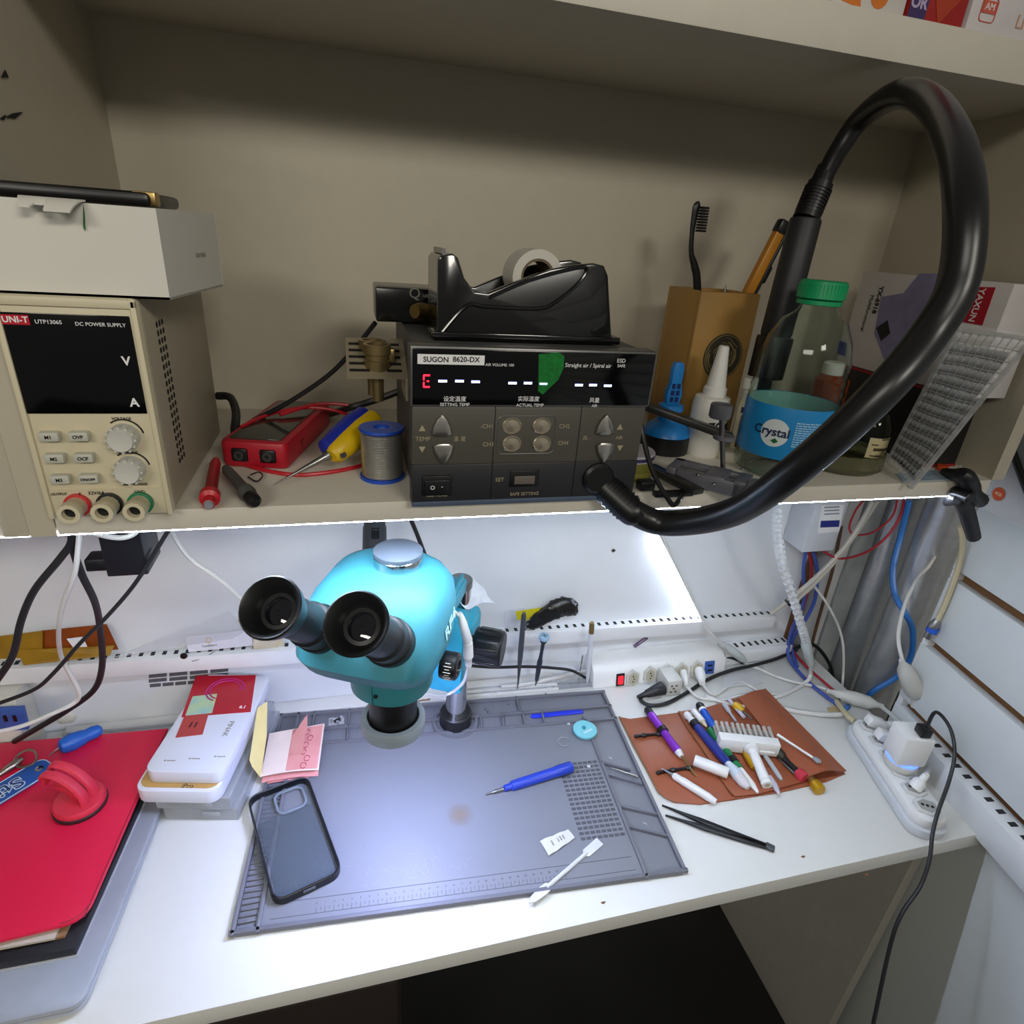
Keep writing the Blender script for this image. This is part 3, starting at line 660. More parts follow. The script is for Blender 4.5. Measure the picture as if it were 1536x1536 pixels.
tbz = thing('toothbrush', 'black toothbrush standing bristles up in the bamboo pen holder', 'toothbrush', at(1044, 433, yy))
MB().tube([at(1050, 560, yy), at(1046, 430, yy), at(1042, 400, yy), at(1037, 380, yy), at(1038, 350, yy), at(1044, 312, yy), at(1049, 306, yy)], [.004, .0048, .0045, .003, .0028, .0042, .003], 10, 6, 0.7).build('handle', BLK, tbz, world=True)
m = MB()
for k in range(9):
    p = at(1047 + k * 0.6, 346 - 4.3 * k, yy); m.box((p.x + 0.003, p.y - 0.001, p.z), (0.009, 0.009, 0.0022), None, 0.0004)
m.build('bristles', mat('black_bristle', '#0c0c0c', 0.9, bump=0.5), tbz, world=True)
uk = thing('utility_knife', 'orange and black snap blade knife leaning in the bamboo pen holder', 'knife', at(1120, 432, yy))
a, b = at(1060, 560, yy), at(1175, 336, yy); dr = (b - a).normalized(); sd = dr.cross(VV(0, 1, 0)).normalized()
Mk = FR(a, dr, VV(0, 0, 0) + sd); L = (b - a).length
ORG = mat('orange_plastic', '#c27f12', 0.4)
MB().box((L / 2, 0, 0), (L, 0.013, 0.010), Mk, 0.002).build('body', ORG, uk, world=True)
MB().box((L * 0.72, -0.0065, 0.001), (L * 0.5, 0.004, 0.0112), Mk, 0.001).build('rail', BLK, uk, world=True)
MB().box((L - 0.004, 0.0, 0), (0.016, 0.015, 0.0125), Mk, 0.003).build('end_cap', BLK, uk, world=True)
MB().box((L * 0.70, -0.009, 0), (0.022, 0.008, 0.011), Mk, 0.003).build('slider', BLK, uk, world=True)
MB().box((L * 0.665, -0.005, -0.0058), (0.014, 0.006, 0.002), Mk, 0.0005).build('logo_patch', mat('pale_yellow', '#d8c060', 0.5), uk, world=True)
one('scraper', 'dark pointed scraper tip just rising out of the bamboo pen holder', 'tool', MB().rod(at(1078, 500, yy), at(1089, 426, yy), [(0, .003), (0.6, .004), (1, .0006)]), STEEL)
# ---- black round tin and suction tool
c = G(962, 722, SHZ); 
tn = thing('flux_tin', 'round olive tin with a white and purple lid beside the hot air station', 'tin', (c.x - 0.008, c.y + 0.022, SHZ))
rt = 0.026; ht = W(965, 678, c.y + 0.012).z - SHZ
MB().lathe([(rt * 0.95, 0), (rt, 0.002), (rt, ht * 0.3), (rt * 0.98, ht * 0.33), (rt, ht * 0.36), (rt, ht * 0.72), (rt * 0.97, ht * 0.75)], None, 36).build('body', mat('olive_tin', '#8d8a3c', 0.4), tn)
MB().lathe([(rt * 1.03, ht * 0.74), (rt * 1.03, ht * 0.97), (rt, ht), (0.001, ht)], None, 36).build('lid', mat('lid_white', '#cfcbd4', 0.4), tn)
MB().lathe([(rt * 1.035, ht * 0.79), (rt * 1.038, ht * 0.90), (rt * 1.03, ht * 0.92)], None, 36, cap=False).build('lid_band', mat('purple_print', '#3c2f66', 0.5), tn)
SKY = mat('sky_blue_plastic', '#1f86d6', 0.35)
c = G(1012, 688, SHZ); cy = c.y + 0.012; wr_ = 0.0275
sb = thing('suction_tool', 'bright blue suction cup tool with a flat perforated handle and black base', 'suction tool', (c.x + 0.002, cy + 0.02, SHZ))
zt_ = W(1012, 632, cy + 0.02).z - SHZ
MB().lathe([(wr_, 0), (wr_ * 1.02, 0.004), (wr_ * 1.0, 0.019), (wr_ * .9, 0.021)], None, 36).build('rubber_base', BLK, sb)
MB().lathe([(wr_ * 0.98, 0.020), (wr_ * 0.86, 0.029), (wr_ * 0.5, 0.036), (0.013, 0.041), (0.012, 0.046), (0.0145, 0.048), (0.0135, 0.054), (0.0085, 0.056), (0.001, 0.056)], None, 36).build('cup', SKY, sb)
hz_ = W(1012, 543, cy + 0.02).z - SHZ
wd = 0.0085
ol = [(-wd * .75, 0.052), (wd * .75, 0.052), (wd * 1.1, 0.062), (wd * 1.1, hz_ - 0.034), (wd * .75, hz_ - 0.022), (wd * .8, hz_ - 0.006), (wd * .5, hz_), (-wd * .5, hz_), (-wd * .8, hz_ - 0.006), (-wd * .75, hz_ - 0.022), (-wd * 1.1, hz_ - 0.034), (-wd * 1.1, 0.062)]
hh = MB().prism(ol, -0.004, 0.004, FR((0, 0, 0), (1, 0, 0), (0, 0, 1)), 0.0012).build('handle', SKY, sb)
m = MB()
for r in range(4):
    n_ = 2 if r < 3 else 3
    for k in range(n_):
        zz_ = hz_ - 0.026 - 0.0075 * r - (0.003 if r == 3 else 0); m.box(((k - (n_ - 1) / 2) * 0.0062, -0.0042, zz_), (0.0042, 0.0006, 0.0055 if r < 3 else 0.012))
m.build('handle_slot', mat('navy_shade', '#0c2a66', 0.8), hh)
# ---- glue bottles
c = G(1060, 688, SHZ); yg = c.y + 0.018
gx = W(1060, 640, yg).x
gb = thing('glue_bottle', 'white glue bottle with a long cone nozzle marked 704', 'glue bottle', (gx, yg, SHZ))
MW = mat('milky_plastic', '#dcdad2', 0.4, noise=0.02)
zs = W(1060, 592, yg).z - SHZ; zn_ = W(1072, 518, yg).z - SHZ; rg = 0.0205
MB().lathe([(rg * .9, 0), (rg, 0.003), (rg, zs - 0.01), (rg * .93, zs - 0.002), (rg * 0.6, zs), (0.001, zs)], None, 36).build('body', MW, gb)
MB().lathe([(rg * .62, zs - 0.001), (rg * .62, zs + 0.008), (rg * .52, zs + 0.01), (rg * .27, zn_ - 0.001), (rg * .2, zn_), (0.0005, zn_)], T(0.001, 0, 0), 24).build('nozzle', mat('milky_white', '#e6e4de', 0.35), gb)
m = MB(); m.text('704', 0.017, FR((0.0005, -rg - 0.0004, zs * 0.52), (1, 0, 0), (0, 0, 1)), bold=0.0003); m.build('lettering', INK, gb)
m = MB()
for r in range(2):
    for k in range(4 - r): m.box((-0.009 + 0.0055 * k, -rg - 0.0002 + (0.0009 if k in (0, 3) else 0), zs * 0.83 - 0.006 * r), (0.0042, 0.0006, 0.0042))
m.build('print_mark', mat('blue_print', '#24377c', 0.6, noise=0), gb)
c = G(1102, 690, SHZ); yt = c.y + 0.014; tx = W(1110, 640, yt).x
gt = thing('glue_tube', 'slim cream super glue tube with orange and purple print', 'glue tube', (tx, yt, SHZ))
zt1 = W(1116, 602, yt).z - SHZ; zt2 = W(1120, 566, yt).z - SHZ; rr = 0.0078
MB().lathe([(rr * .9, 0), (rr, 0.002), (rr, zt1 - 0.006), (rr * .6, zt1 + 0.003), (rr * .5, zt1 + 0.004)], None, 24).build('body', mat('cream_tube', '#e0d7b8', 0.4), gt)
MB().lathe([(rr * .62, zt1 + 0.002), (rr * .6, zt1 + 0.014), (rr * .98, zt1 + 0.015), (rr * .98, zt2), (0.0005, zt2)], None, 20).build('cap', MW, gt)
m = MB()
def arcp(r_, a0, a1, z0_, z1_, n_=8):
    pts = [(r_ * math.cos(a0 + (a1 - a0) * i / n_), r_ * math.sin(a0 + (a1 - a0) * i / n_)) for i in range(n_ + 1)]
    m.add([(x, y, z) for z in (z0_, z1_) for x, y in pts], [(i, i + 1, n_ + 2 + i, n_ + 1 + i) for i in range(n_)])
m.mi(0); arcp(rr + .0003, 4.5, 4.9, zt1 * .45, zt1 * .95); m.mi(1); arcp(rr + .0003, 4.95, 5.7, zt1 * .55, zt1 * .72); arcp(rr + .0003, 4.95, 5.8, zt1 * .3, zt1 * .42); arcp(rr + .0004, 3.7, 4.4, zt1 * .82, zt1 * .92)
m.mi(2); arcp(rr + .0004, 3.9, 4.45, zt1 * .2, zt1 * .78)
m.build('label_print', [mat('orange_print', '#d98d1f', 0.5), mat('purple_print'), mat('rust_print', '#7d4a35', 0.5)], gt)
c = G(1101, 694, SHZ)
one('bottle_cap', 'small cream screw cap lying at the foot of the water bottle', 'cap', MB().lathe([(0.0125, 0), (0.0128, 0.008), (0.011, 0.011), (0.001, 0.0118)], T(c.x, c.y + 0.012, SHZ), 24), mat('cream_cap', '#d8d2bc', 0.45))
# ---- board holder (steel fixture)
FXM = mat('gunmetal', '#6e6e74', 0.4, 0.2, noise=0.08)
c = G(1070, 725, SHZ)
fx_ = thing('board_holder', 'dark metal circuit board clamp with two long arms and thumb screws', 'clamp', (c.x, c.y, SHZ))
zA = SHZ
def Q(px, py, y): return W(px, py, y)
ya = 0.505
def bar(m, a, b, wx, wz, bev=0.001):
    d = (b - a); L = d.length; M = FR(a, d, VV(-d.y, d.x, 0)); m.box((L / 2, 0, 0), (L, wx, wz), M, bev)
m = MB(); a, b = Q(966, 608, 0.545), Q(1098, 656, 0.50); bar(m, a, b, 0.014, 0.007); m.build('upper_arm', mat('arm_black', '#2a2826', 0.35), fx_, world=True)
m = MB(); a, b = G(975, 700, zA + 0.008), G(1048, 738, zA + 0.008); bar(m, a, b, 0.014, 0.006); m.build('lower_arm', mat('arm_black'), fx_, world=True)
zb0 = zA + 0.008
pA = G(1008, 690, zA + 0.018); pB = G(1125, 718, zA + 0.018); pC = G(1108, 693, zA + 0.018)
m = MB(); dv = VV(pB.x - pA.x, pB.y - pA.y, 0); L = dv.length; Mx_ = FR((pA.x, pA.y, zA), dv, VV(-dv.y, dv.x, 0))
m.box((L / 2, 0.012, 0.010), (L, 0.008, 0.014), Mx_, 0.0012); m.box((L / 2 + 0.006, -0.016, 0.010), (L * 0.86, 0.008, 0.014), Mx_, 0.0012)
m.box((0.006, -0.002, 0.010), (0.010, 0.036, 0.014), Mx_, 0.0012); m.box((L * 0.62, -0.002, 0.013), (0.02, 0.034, 0.010), Mx_, 0.0012); m.box((L - 0.005, -0.004, 0.011), (0.012, 0.032, 0.016), Mx_, 0.0012)
m.build('frame', FXM, fx_, world=True)
m = MB(); m.cyl(Mx_ @ VV(0.0, -0.003, 0.013), Mx_ @ VV(L + 0.004, -0.003, 0.013), 0.0024); m.build('guide_rod', STEEL, fx_, world=True)
m = MB(); m.cyl(Mx_ @ VV(L + 0.004, -0.012, 0.012), Mx_ @ VV(L + 0.016, -0.016, 0.012), 0.0115, n=28, bev=0.001); m.build('knob', FXM, fx_, world=True)
yk = 0.50
t0, t1 = Q(1082, 612, yk), Q(1086, 706, yk)
m = MB(); m.cyl(t1 - VV(0, 0, 0.004), t0, 0.0026); m.build('screw_rod', STEEL, fx_, world=True)
m = MB(); m.lathe([(0.009, 0), (0.0105, 0.002), (0.0105, 0.013), (0.0095, 0.014), (0.0085, 0.0125), (0.001, 0.012)], T(t0.x, t0.y, t0.z - 0.010), 28); m.build('knob', FXM, fx_, world=True)
p = Q(1086, 656, yk); m = MB(); m.cyl(p - VV(0, 0, 0.0022), p + VV(0, 0, 0.0022), 0.0105, n=28, bev=0.0006); m.build('washer', FXM, fx_, world=True)
m = MB(); p = G(1021, 752, zA + 0.004); m.box((p.x + 0.004, p.y + 0.022, zA + 0.0025), (0.04, 0.008, 0.005), RZ(0) , 0.001); m.build('foot_clip', BLK, fx_, world=True)
m = MB()
for px, py in ((1048, 708), (1072, 722), (1114, 700)):
    p = G(px, py, zA + 0.02); m.ball((p.x, p.y, zA + 0.0175), (0.0022, 0.0022, 0.0014))
m.build('bolt', STEEL, fx_, world=True)
cable('black_cable', 'black cable hanging in a loop from the right side of the hot air station', [W(955, 545, 0.50), W(957, 580, 0.49), W(962, 640, 0.475), W(978, 705, 0.462), W(1003, 750, 0.452), W(1012, 757, 0.450), W(1020, 748, 0.455), G(1028, 735, SHZ + 0.003), G(1036, 722, SHZ + 0.003)], 0.0024, mat('cable_gloss', '#1b1a19', 0.3))
c = G(983, 748, SHZ)
one('rubber_plug', 'small black rubber plug on the shelf edge between the station and the board clamp', 'plug', MB().box((c.x, 0.4875, SHZ + 0.005), (0.016, 0.012, 0.01), None, 0.002), BLK)
# ---- water bottle
yb_ = 0.53
bxp = W(1166, 690, yb_).x
wbt = thing('water_bottle', 'clear plastic water bottle with a green cap and blue label', 'bottle', (bxp, yb_, SHZ))
Hc = W(1227, 420, yb_).z - SHZ
rb = (W(1232, 625, yb_) - W(1118, 625, yb_)).length / 2 * 0.97
zz_ = lambda py, px=1190: W(px, py, yb_).z - SHZ
zl0, zl1 = zz_(673, 1165), zz_(600, 1185)
PET = mat('clear_plastic', '#f2fbf7', 0.04, trans=1.0, ior=1.25, noise=0)
prof = [(rb * .55, 0.004), (rb * .7, 0), (rb * .93, 0.004), (rb * 1.0, 0.012), (rb * .97, zl0 - 0.006), (rb * .985, zl0), (rb * .985, zl1), (rb * 1.0, zl1 + 0.003)]
z = zl1 + 0.003
for k in range(4): prof += [(rb * (0.975 - .005 * k), z + 0.006), (rb * (1.0 - .012 * k), z + 0.010)]; z += 0.010
prof += [(rb * .86, z + 0.02), (rb * .68, z + 0.038), (rb * .46, Hc - 0.030), (rb * .36, Hc - 0.022), (rb * .36, Hc - 0.004)]
# closed thin shell
inner = [(max(0.001, r - 0.0006), zq + (0.0006 if i < 2 else 0)) for i, (r, zq) in enumerate(prof)]
MB().lathe(prof + inner[::-1], None, 48, cap=False).build('body', PET, wbt)
GRN = mat('green_cap', '#12a365', 0.38)
m = MB().lathe([(rb * .47, Hc - 0.017), (rb * .49, Hc - 0.016), (rb * .47, Hc - 0.001), (rb * .43, Hc), (0.001, Hc)], None, 48)
for k in range(40):
    a = 2 * PI * k / 40; m.box((rb * .475, 0, Hc - 0.009), (0.0012, 0.0014, 0.012), RZ(a))
m.build('cap', GRN, wbt)
MB().lathe([(rb * .42, Hc - 0.0225), (rb * .46, Hc - 0.022), (rb * .46, Hc - 0.018), (rb * .4, Hc - 0.018)], None, 40).build('cap_ring', GRN, wbt)
MB().lathe([(rb * 1.0, zl0), (rb * 1.005, zl0 + 0.001), (rb * 1.005, zl1 - 0.001), (rb * 1.0, zl1)], None, 48, cap=False).build('label', mat('label_blue', '#1c8fd2', 0.4), wbt)
MB().lathe([(rb * .985, zl0 + 0.001), (rb * .99, zl1 - 0.0005)], None, 48, cap=False).build('label_back', mat('label_inside', '#a8dcdc', 0.6), wbt)
def onlabel(m, fn):      # wrap flat (x,z) geometry round the bottle
    s = len(m.v); fn(m)
    for i in range(s, len(m.v)):
        v = m.v[i]; a = v.x / rb - 0.62; r = rb * 1.008 + v.y
        m.v[i] = VV(r * math.sin(a), -r * math.cos(a), v.z)
m = MB(); zc_ = (zl0 + zl1) / 2
onlabel(m, lambda q: q.lathe([(0.0005, 0), (0.003, 0), (0.006, 0), (0.009, 0), (0.012, 0), (0.0142, 0)], FR((-0.013, 0, zc_), (1, 0, 0), (0, 0, 1)), 32, cap=False))
lb = m.build('label_badge', mat('badge_white', '#e4eeee', 0.4), wbt)
m = MB(); onlabel(m, lambda q: q.text('Crystal', 0.0125, FR((-0.0165, 0.0006, zc_ + 0.001), (1, 0, 0), (0, 0, 1)), bold=0.0002)); m.build('lettering', mat('navy_print', '#1a2555', 0.5, noise=0), wbt)
m = MB(); onlabel(m, lambda q: q.add([(-0.015, 0.0005, zc_ - 0.008), (-0.011, 0.0005, zc_ - 0.0105), (-0.0075, 0.0005, zc_ - 0.008), (-0.011, 0.0005, zc_ - 0.005)], [(0, 1, 2, 3)])); m.build('leaf_mark', mat('leaf_green', '#1c6a2c', 0.5), wbt)
m = MB(); random.seed(5)
def small(q):
    for r in range(11):
        x = 0.005
        while x < 0.029:
            wq = random.uniform(0.0015, 0.0045); q.add([(x, .0005, zc_ + 0.013 - 0.0024 * r), (x + wq, .0005, zc_ + 0.013 - 0.0024 * r), (x + wq, .0005, zc_ + 0.0142 - 0.0024 * r), (x, .0005, zc_ + 0.0142 - 0.0024 * r)], [(0, 1, 2, 3)]); x += wq + 0.0007
onlabel(m, small); m.build('small_print', mat('pale_print', '#a9d4ee', 0.5, noise=0), wbt)
# ---- boxes and jars by the right board
BXK = mat('black_box', '#121113', 0.5)
pb_ = G(1257, 540, 0.605)
bx0 = 0.646
bb = thing('black_box', 'black product box with red edges standing on the shelf at the right side board', 'box', (0.67, 0.62, SHZ))
MB().box((0.6715, 0.6, SHZ + 0.045), (0.0505, 0.15, 0.089), None, 0.0008).build('box_body', BXK, bb, world=True)
for c_, s_2 in (((0.6715, 0.525, SHZ + 0.002), (0.0512, 0.0012, 0.003)), ((0.646, 0.6, SHZ + 0.087), (0.0012, 0.15, 0.003)), ((0.6715, 0.525, SHZ + 0.087), (0.0512, 0.0012, 0.003))): MB().box(c_, s_2).build('red_edge', mat('red_print', '#8e1522', 0.5), bb, world=True)
zY = SHZ + 0.0895
YX = thing('hair_tool_box', 'white and violet product box on the black box with a red logo patch', 'box', (0.67, 0.56, zY))
tp = PL(1290, 406, (bx0, 0, 0), (1, 0, 0)); yf_ = PL(1260, 530, (bx0, 0, 0), (1, 0, 0)).y
yn_ = PL(1517, 440, (bx0, 0, 0), (1, 0, 0)).y
hY = tp.z - zY
MB().box((bx0 + 0.024, (yf_ + yn_) / 2, zY + hY / 2), (0.048, yf_ - yn_, hY), None, 0.0008).build('box_body', mat('box_white', '#cfc9c6', 0.5), YX, world=True)
FX = FR((bx0 - 0.0003, yf_, zY), (0, -1, 0), (0, 0, 1))   # x runs towards the viewer along the face
def fyx(px, py): p = PL(px, py, (bx0, 0, 0), (1, 0, 0)); return (yf_ - p.y, p.z - zY)
def poly(m, pts, e=0.0003): m.prism(pts, 0, e, FX)
m = MB(); poly(m, [fyx(*p) for p in ((1322, 445), (1355, 440), (1380, 410), (1444, 411), (1470, 415), (1430, 490), (1375, 560), (1330, 548), (1312, 500))]); m.build('cover_art', mat('violet_print', '#8d86a8', 0.5, scale=60, noise=0.15), YX, world=True)
m = MB(); poly(m, [fyx(*p) for p in ((1440, 411), (1455, 412), (1446, 430), (1436, 470), (1425, 478), (1428, 440))], 0.0005); m.build('cover_art', mat('navy_art', '#23283c', 0.5), YX, world=True)
m = MB(); poly(m, [fyx(*p) for p in ((1315, 492), (1332, 480), (1336, 500), (1322, 512))], 0.0005); m.build('cover_art', INK, YX, world=True); m = MB(); poly(m, [fyx(*p) for p in ((1408, 470), (1420, 455), (1414, 500), (1398, 515), (1396, 490))], 0.0005); m.build('cover_art', INK, YX, world=True)
m = MB(); poly(m, [fyx(*p) for p in ((1457, 430), (1494, 431), (1474, 488), (1440, 482))], 0.0006); m.build('logo_patch', mat('logo_red', '#b01028', 0.5), YX, world=True)
c = fyx(1466, 458); m = MB(); m.text('YAXUN', 0.0098, FX @ T(c[0], c[1], 0.0008) @ RZ(-PI / 2), bold=0.0001); m.build('lettering', WHT, YX, world=True)
m = MB(); c = fyx(1317, 450); m.text('YX-6918', 0.009, FX @ T(c[0], c[1], 0.0004) @ RZ(-PI / 2), bold=0.0002); c = fyx(1301, 470); m.text('Multifunctional', 0.0075, FX @ T(c[0], c[1], 0.0004) @ RZ(-PI / 2)); m.build('lettering', INK, YX, world=True)
m = MB(); poly(m, [fyx(*p) for p in ((1263, 511), (1279, 514), (1274, 535), (1259, 531))], 0.0004); m.build('sticker', mat('blue_print', '#24377c'), YX, world=True)
ab = thing('amber_jar', 'reddish amber jar with a white cap behind the water bottle', 'jar', (0.56, 0.66, SHZ))
pj_ = W(1262, 553, 0.655); 
rj = 0.021; zj = pj_.z - SHZ
ab.matrix_basis = T(W(1240, 600, 0.655).x, 0.655, SHZ)
MB().lathe([(rj * .9, 0), (rj, 0.003), (rj, zj - 0.014), (rj * .6, zj - 0.006)], None, 32).build('body', mat('amber', '#8e3f1e', 0.25), ab)
MB().lathe([(rj * .72, zj - 0.007), (rj * .72, zj + 0.006), (rj * .6, zj + 0.008), (0.001, zj + 0.008)], None, 28).build('cap', MW, ab)
# glass dish + small bottle
c = G(1292, 716, SHZ)
GLO = mat('olive_glass', '#b7b48c', 0.08, trans=0.85, ior=1.3, noise=0)
dsx, dsy = c.x + 0.004, c.y + 0.048
gd = thing('glass_dish', 'round olive glass dish at the shelf edge under the bubble wrap', 'dish', (dsx, dsy, SHZ))
MB().lathe([(0.001, 0), (0.046, 0), (0.05, 0.004), (0.05, 0.02), (0.047, 0.021), (0.045, 0.006), (0.001, 0.005)], None, 48, cap=False).build('bowl', GLO, gd)
sbt = thing('small_bottle', 'little clear glass bottle with a cream label standing in the olive dish', 'bottle', (W(1308, 640, dsy).x, dsy, SHZ + 0.0055))
zt_ = W(1318, 598, dsy).z - SHZ - 0.0055
MB().lathe([(0.001, 0), (0.0195, 0), (0.021, 0.003), (0.021, zt_ * .55), (0.016, zt_ * .75), (0.0085, zt_ * .85), (0.0085, zt_), (0.0075, zt_), (0.0075, zt_ * .85), (0.015, zt_ * .74), (0.0198, zt_ * .54), (0.0198, 0.004), (0.001, 0.003)], None, 36, cap=False).build('body', PET, sbt)
m = MB(); arcp(0.0213, 4.0, 5.6, 0.006, zt_ * .42, 12); lb = m.build('label', mat('cream_label', '#d3c69a', 0.6), sbt)
m = MB()
for r, (a0, a1) in enumerate(((4.2, 5.1), (4.3, 5.3), (4.15, 4.5), (4.6, 5.2))): arcp(0.0215, a0, a1, 0.008 + 0.0065 * r, 0.0095 + 0.0065 * r + (0.002 if r == 1 else 0), 6)
m.build('label_print', mat('brown_print', '#4c4028', 0.6), lb)
# bubble wrapped board
BW = mat('bubble_film', '#eceeee', 0.1, trans=0.0, noise=0.0, alpha=0.20, spec=1.0)
A_, B_, C_, D_2 = W(1436, 488, 0.474), W(1545, 505, 0.436), G(1366, 727, SHZ + 0.001), G(1331, 690, SHZ + 0.001)
bwt = thing('bubble_wrap_parcel', 'circuit board wrapped in clear bubble wrap leaning against the boxes', 'parcel', D_2)
e1 = (B_ - A_); e2 = (D_2 - A_); nb = e1.cross(e2).normalized()
if nb.y > 0: nb = -nb
lerp4 = lambda u_, v_: (A_ * (1 - u_) + B_ * u_) * (1 - v_) + (D_2 * (1 - u_) + C_ * u_) * v_
random.seed(11)
nu, nv = 9, 15
up_ = lambda u_, v_, h: lerp4(u_, v_) + nb * (h + .0008 * math.sin(u_ * 7 + v_ * 9))
m = MB(); m.grid(lambda u_, v_: up_(u_, v_, .0045), 14, 24); m.grid(lambda u_, v_: lerp4(u_, v_) - nb * 0.004, 6, 8)
for i in range(nu):
    for j in range(nv):
        u_, v_ = (i + 0.5) / nu, (j + 0.5) / nv; p = up_(u_, v_, .0046)
        M_ = AX(p, p + nb); r = 0.0050 * random.uniform(.85, 1.05) * (1 - 0.30 * v_)
        m.lathe([(r, 0), (r * .9, r * .35), (r * .55, r * .62), (0.0004, r * .7)], M_, 10, cap=False)
m.build('bubble_wrap', BW, bwt, world=True)
m = MB()  # film highlights modelled as pale tubes between the bubbles
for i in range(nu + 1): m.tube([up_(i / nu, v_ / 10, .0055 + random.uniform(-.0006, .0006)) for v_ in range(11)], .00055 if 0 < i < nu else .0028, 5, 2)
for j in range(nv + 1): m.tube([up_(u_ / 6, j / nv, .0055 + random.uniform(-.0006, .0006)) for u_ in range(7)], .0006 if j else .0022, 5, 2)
m.build('highlight_lines', mat('pale_highlight', '#cfcfcc', 0.25, alpha=0.55, noise=0.2, scale=90), bwt, world=True)
m = MB().grid(lambda u_, v_: lerp4(0.07 + .84 * u_, 0.10 + .84 * v_), 10, 10, 0.0025); m.build('circuit_board', mat('dark_board', '#33363a', 0.4, scale=120, noise=0.25), bwt, world=True)
# blue packet under it
p1_, p2_, p3_ = G(1330, 712, SHZ), G(1405, 706, SHZ), G(1395, 724, SHZ)
pk = MB().prism([(p1_.x, 0.483), (p2_.x - 0.004, 0.483), (p2_.x, p2_.y), (p1_.x + 0.012, p1_.y)], SHZ + 0.0002, SHZ + 0.0012)
one('blue_packet', 'flat blue and white packet under the bubble wrap parcel', 'packet', pk, mat('packet_blue', '#1a6f9e', 0.4, color2='#c9d4d6', scale=60, noise=0.2))
c = G(1412, 705, SHZ)
one('orange_cap', 'small orange cap on the shelf behind the black clamp', 'cap', MB().lathe([(0.006, 0), (0.006, 0.006), (0.001, 0.0065)], T(c.x, c.y, SHZ), 20), mat('orange_cap', '#c2451c', 0.4))
# spring clamp on the shelf end
cl = thing('spring_clamp', 'black plastic spring clamp gripping the right end of the shelf edge', 'clamp', W(1442, 738, 0.475))
yc = 0.468
P_ = lambda px, py, y=yc: W(px, py, y)
CLM = mat('clamp_black', '#16161a', 0.4)
ax_ = P_(1442, 742)
MB().tube([P_(1416, 708, 0.50), P_(1428, 712, 0.485), P_(1447, 714), P_(1455, 728), P_(1458, 742), P_(1472, 752)], [.0045, .0062, .008, .0092, .0088, .0075], 10, 6, 1.1).build('jaw', CLM, cl, world=True)
MB().tube([P_(1420, 754, 0.49), P_(1436, 750), P_(1447, 760), P_(1455, 785), P_(1461, 806)], [.004, .006, .0082, .0078, .007], 10, 6, 1.1).build('handle', CLM, cl, world=True)
MB().cyl(ax_ - VV(0, 0.012, 0), ax_ + VV(0, 0.010, 0), 0.007, n=20, bev=0.001).build('pivot_pin', BLK, cl, world=True)
# ================================================================ top shelf boxes
ZT = 0.9236
def topbox(name, label, cat, xa, xb, y0, dep, h, m_, rot=0.0, group=None):
    t = thing(name, label, cat, FR((xa, y0, ZT), (math.cos(rot), math.sin(rot), 0), (-math.sin(rot), math.cos(rot), 0)), group)
    MB().box(((xb - xa) / 2, dep / 2, h / 2), (xb - xa, dep, h), None, 0.001).build('box_body', m_, t)
    return t
xg = lambda px, py: W(px, py, 0.552).x
BW1 = mat('box_white_gloss', '#d8d2cc', 0.4)
t = topbox('white_box', 'white box with orange marks on the top shelf, leftmost of the three there', 'box', xg(1250, 8), xg(1362, 15), 0.556, 0.15, 0.08, BW1)
w1 = xg(1362, 15) - xg(1250, 8)
m = MB(); m.prism([(w1 * .12, 0.004), (w1 * .40, 0.001), (w1 * .33, 0.02), (w1 * .1, 0.02)], 0, 0.0003, FR((0, 0, 0), (1, 0, 0), (0, 0, 1))); m.lathe([(0.009, 0), (0.009, 0.0004), (0.001, 0.0004)], FR((w1 * .62, 0, 0.012), (1, 0, 0), (0, 0, 1)), 20); m.build('orange_mark', mat('orange_mark', '#d8761e', 0.5), t)
t = topbox('red_box', 'red and violet product box between two white boxes on the top shelf', 'box', xg(1364, 20), xg(1448, 30), 0.554, 0.15, 0.09, mat('box_red', '#a8201e', 0.4))
w2 = xg(1448, 30) - xg(1364, 20); Fz = FR((0, -0.0003, 0), (1, 0, 0), (0, 0, 1))
m = MB(); m.prism([(0, 0), (w2 * .3, 0), (w2 * .33, 0.09), (0.0, 0.09)], 0, 0.0002, Fz); m.build('violet_stripe', mat('violet_stripe', '#3b2a60', 0.5), t)
m = MB(); m.text('OR', 0.012, Fz @ T(w2 * .14, 0.012, 0.0004), bold=0.0004); m.build('lettering', mat('lilac_print', '#b9a9c9', 0.5), t)
m = MB(); m.prism([(w2 * .55, 0.0), (w2 * .62, 0.004), (w2 * .85, 0.02), (w2 * .45, 0.03), (w2 * .35, 0.024)], 0, 0.0002, Fz); m.build('facet', mat('facet_orange', '#b23a1c', 0.4), t)
t = topbox('white_box', 'white box with a small coral square logo on the top shelf at far right', 'box', xg(1450, 30), xg(1640, 50), 0.551, 0.16, 0.11, mat('box_pale', '#dcd6d6', 0.45))
lx = xg(1478, 26) - xg(1450, 30); 
m = MB(); m.tube([Fz @ VV(lx + a, 0.016 + b, 0) for a, b in rrect(0.017, 0.017, 0.003, 3)], 0.0005, 5, 1, closed=True); m.box((lx, -0.0004, 0.018), (0.015, 0.0005, 0.009)); m.build('logo_mark', mat('coral_print', '#d0604a', 0.5), t)
MB().text('AM', 0.0075, Fz @ T(lx, 0.018, 0.0006)).build('lettering', WHT, t)
MB().text('LM', 0.014, Fz @ T(lx + 0.043, 0.012, 0.0004)).build('lettering', mat('pale_orange_print', '#d8a888', 0.5), t)
